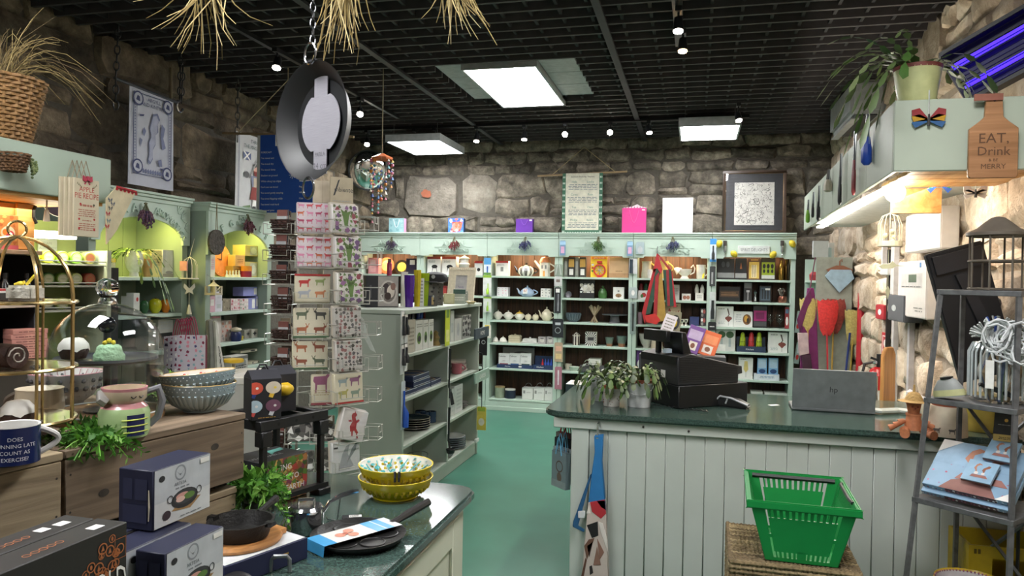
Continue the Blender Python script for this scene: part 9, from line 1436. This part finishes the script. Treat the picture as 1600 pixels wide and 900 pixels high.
tk(1396,345,460,.1,'#c9c6c8','trunking_length');tk(1395,500,630,.06,'#c0bdbd','trunking_length');tk(1420,496,640,.05,'#c9c5c8','trunking_length');tk(1387,390,620,.025,'#1c1c1e','black_conduit');tk(1379,370,415,.04,'#c5c2c4','trunking_length');p,q=at(1421,612,X=XR-.04),at(1472,640,X=XR-.04);g=G(m('#c9c5c8',.45));g.tube([p,q],.02,4);g.ob('sloping_trunking',par=tr)
p=at(1390,385,Y=4.6);t=T('hanging_birdcage','small cream wire birdcage with flowers hanging below the canopy','ornament',p+V((0,0,0)));r=.062;g=G(m('#b0ab94',.6));[g.tube([(r*cos(a),r*sin(a),0),(r*cos(a),r*sin(a),.12),(r*.7*cos(a),r*.7*sin(a),.17),(0,0,.19)],.002,4) for a in [2*pi*k/14 for k in range(14)]];g.ob('cage_bars',par=t,kd='stuff');g=G(m('#b0ab94',.6));g.lathe([(0,0),(r*1.05,0),(r*1.05,.03),(0,.03)],18);g.tube([(0,0,.19),(0,0,za+.035-p.z)],.0015,4);g.ob('cage_base',par=t);g=G(m('#b5b094',.7));[g.ball(R(-.03,.03),R(-.03,.03),R(.05,.09),.014,6) for k in range(7)];g.ob('cloth_flowers',par=t)
p=at(1388,416,Y=4.6);g=G(m('#a5a88f',.6));g.prism([(-.05,.0),(-.03,-.015),(.02,-.012),(.04,.0),(.09,.002),(.04,.008),(.02,.03),(.005,.012),(-.03,.012)],-.006,.006);g.tube([(.0,0,.01),(0,0,.13)],.0015,4);g.tube([(0,0,-.01),(0,0,-.14)],.0015,4);g.prism([(-.012,-.14),(0,-.19),(.012,-.14),(0,-.11)],-.004,.004);g.ob('bird_garland',p,L='carved grey bird and leaf hanging below the wire birdcage',C='ornament')
# extinguisher, nets, end panel
c=at(1362,575,X=1.33);t=T('fire_extinguisher','red fire extinguisher hung on the stone wall','fire extinguisher',(1.38,c.y,c.z-.42));g=G(m('#b01c20',.25));g.lathe([(0,0),(.075,0),(.08,.02),(.08,.36),(.06,.41),(.03,.43),(0,.43)],22);g.ob('cylinder_body',par=t,smooth=True);g=G(m('#1c1c1e',.4));g.tube([(0,0,.43),(0,0,.53)],.018,8);g.tube([(-.06,0,.5),(-.0,0,.48)],.01,6);g.tube([(-.02,0,.47),(-.1,.0,.45),(-.12,0,.35),(-.11,0,.1)],.011,7);g.ob('valve_and_hose',par=t,smooth=True);g=G(m('#c5c7c9',.2,.9));g.ball(-.03,-.02,.465,.018,8);g.ob('gauge',par=t);g=G(WH);g.lathe([(.0805,.1),(.0805,.26)],22);g.ob('paper_label',par=t)
xe0,xe1,ye=1.13,1.45,7.6;zt_=at(1300,402,Y=ye).z;ep=T('grey_end_unit','tall grey side panel of a shelf unit against the right wall','shelf unit',((xe0+xe1)/2,ye,0));hw=(xe1-xe0)/2;g=G(m('#8f948c',.5));g.box(-hw,hw,0,.025,0,zt_);g.ob('end_panel',par=ep);g=G(GRN);g.box(hw-.02,hw,.03,.75,0,zt_);g.ob('back_panel',par=ep)
for z in ZS:g=G(GRN);g.box(-hw,hw-.021,.026,.75,z-.02,z);g.ob('shelf',par=ep)
g=G(GRN);g.box(-hw,hw,.75,.775,0,zt_);g.ob('end_panel',par=ep)
for k,(px,yt,s) in enumerate(((1252,415,0),(1255,462,1))):p=at(px,yt,Y=8.0);pot(('red white bauble jar in the grey end unit','white mug in the grey end unit')[k],(xe0+.05,8.1,ZS[s]+.001),[(0,0),(.04,0),(.045,.06),(.02,.09),(0,.09)],('#a83a40','#cfcfca')[k],'jar','jar')
for k,x in enumerate((1262,1282,1292)):p=at(x,402,Y=ye+.1);carton(('upright white carton on top of the grey end unit','pale blue packet on top of the grey end unit','narrow white carton on top of the grey end unit')[k],(max(xe0+.05,p.x+.06),ye+.1+.06*k,zt_+.001),(.14,.1,.05)[k],.05,(.16,.1,.15)[k],('#b5bcbc','#a9c0c0','#c9c9c4')[k])
def net(L,px,py,col,hcol,pyb=592,yo=0,r=.075,lean=0):
    p=at(px,py,Y=ye-.12-yo);q=at(px+lean,pyb,Y=ye-.1-yo);t=T('fishing_net',L,'net',p);mt=m(col,.8,var=.2,sc=60);g=G(mt);n=14;rings=[]
    for i,(rr,z) in enumerate(((r,.12),(r*1.05,.06),(r*.95,-.05),(r*.7,-.14),(r*.35,-.2))):rings += [(rr*(1+.12*sin(3*a+i))*cos(a),rr*.35*sin(a)-.01,z+.012*sin(5*a)) for a in [2*pi*k/n for k in range(n)]]
    g.add(rings,[(i*n+k,i*n+(k+1) % n,(i+1)*n+(k+1) % n,(i+1)*n+k) for i in range(4) for k in range(n)]);g.ob('net_bag',par=t,smooth=True);g=G(m(hcol,.5));g.tube([(0,-.02,-.15),(q.x-p.x,q.y-p.y,-p.z+.01)],.008,6);g.ob('cane_handle',par=t);return t
net('yellow fishing net with cane handle, left of the red net',1262,487,'#b8a864','#a8883e',lean=8);net('bright red fishing net hanging before the grey panel',1292,490,'#c02c2c','#b02a34',yo=.09,r=.085,lean=6);net('yellow fishing net on the red pole side',1332,505,'#b5a868','#b09a4a',r=.07,lean=-10);net('dark red round net behind the bright red net',1302,488,'#8a3a34','#a8883e',yo=-.03,r=.095,lean=-4)
p,q=at(1346,458,Y=7.4),at(1341,600,Y=7.4);g=G(m('#b02430',.5));g.tube([(p.x,p.y,p.z),(q.x,q.y,.01)],.03,8);g.ob('red_tube',L='red cardboard tube leaning upright by the stone wall',C='tube')
p,q=at(1328,520,Y=7.45),at(1316,600,Y=7.45);g=G(m('#24387a',.5));g.tube([(p.x,p.y,p.z),(q.x-.03,q.y,.01)],.01,6);g.ob('blue_cane',L='blue cane leaning beside the red tube',C='cane')
p=at(1312,405,Y=ye-.03);t=T('clothes_hanger','pale blue folded bib on a brown wooden hanger','hanger',p+V((0,0,-.06)));g=G(m('#7a4a34',.5));g.prism([(-.12,-.04),(-.03,.0),(.03,.0),(.12,-.04),(.1,-.06),(-.1,-.06)],-.012,.0);g.tube([(0,-.006,0),(0,-.006,.04),(.02,-.006,.06),(.02,-.006,.035)],.006,6);g.ob('hanger_bar',par=t);g=G(m('#8fa9bd',.5));g.prism([(-.13,-.1),(-.08,-.04),(.1,-.04),(.13,-.12),(.0,-.26)],-.02,-.0125);g.ob('blue_bib',par=t,bev=.002)
p=at(1270,402,Y=7.5);t=T('purple_garment','purple and patterned garments hanging at the end unit','garment',(p.x-.0,7.45,p.z));
for pts,c,d in (([(1267,448),(1258,465),(1245,500),(1250,520),(1262,480),(1268,470)],'#5a1c48',.0),([(1262,450),(1272,450),(1276,480),(1280,590),(1250,590),(1252,520),(1258,480)],'#6a2058',.02),([(1246,520),(1262,520),(1264,552),(1248,556)],'#b5a0a4',-.01),([(1252,555),(1266,553),(1270,588),(1256,588)],'#3a1c30',-.01)):qq=[at(x,y,Y=7.45) for x,y in pts];g=G(m(c,.85,var=.15));g.prism([(a.x-p.x,a.z-p.z) for a in qq],d-.012,d+.012);g.ob('cloth_panel',par=t,bev=.004)
g=G(m('#5a2a40'));a=at(1274,402,Y=7.45);b=at(1266,450,Y=7.45);g.tube([(a.x-p.x,0,a.z-p.z),(b.x-p.x,0,b.z-p.z)],.006,5);g.ob('strap',par=t)
for k in range(3):hang_pack(('upper','middle','lower')[k]+' red and silver whisk pack on the end unit post',(xb[6]+.02,YU-.03,(1.06,.72,.42)[k]),.05,.24,'#8a9a94',[('o',.5,.3,.3,.12,RED),('r',.3,.5,.7,.9,LGR)],rot=(0,.12,0))
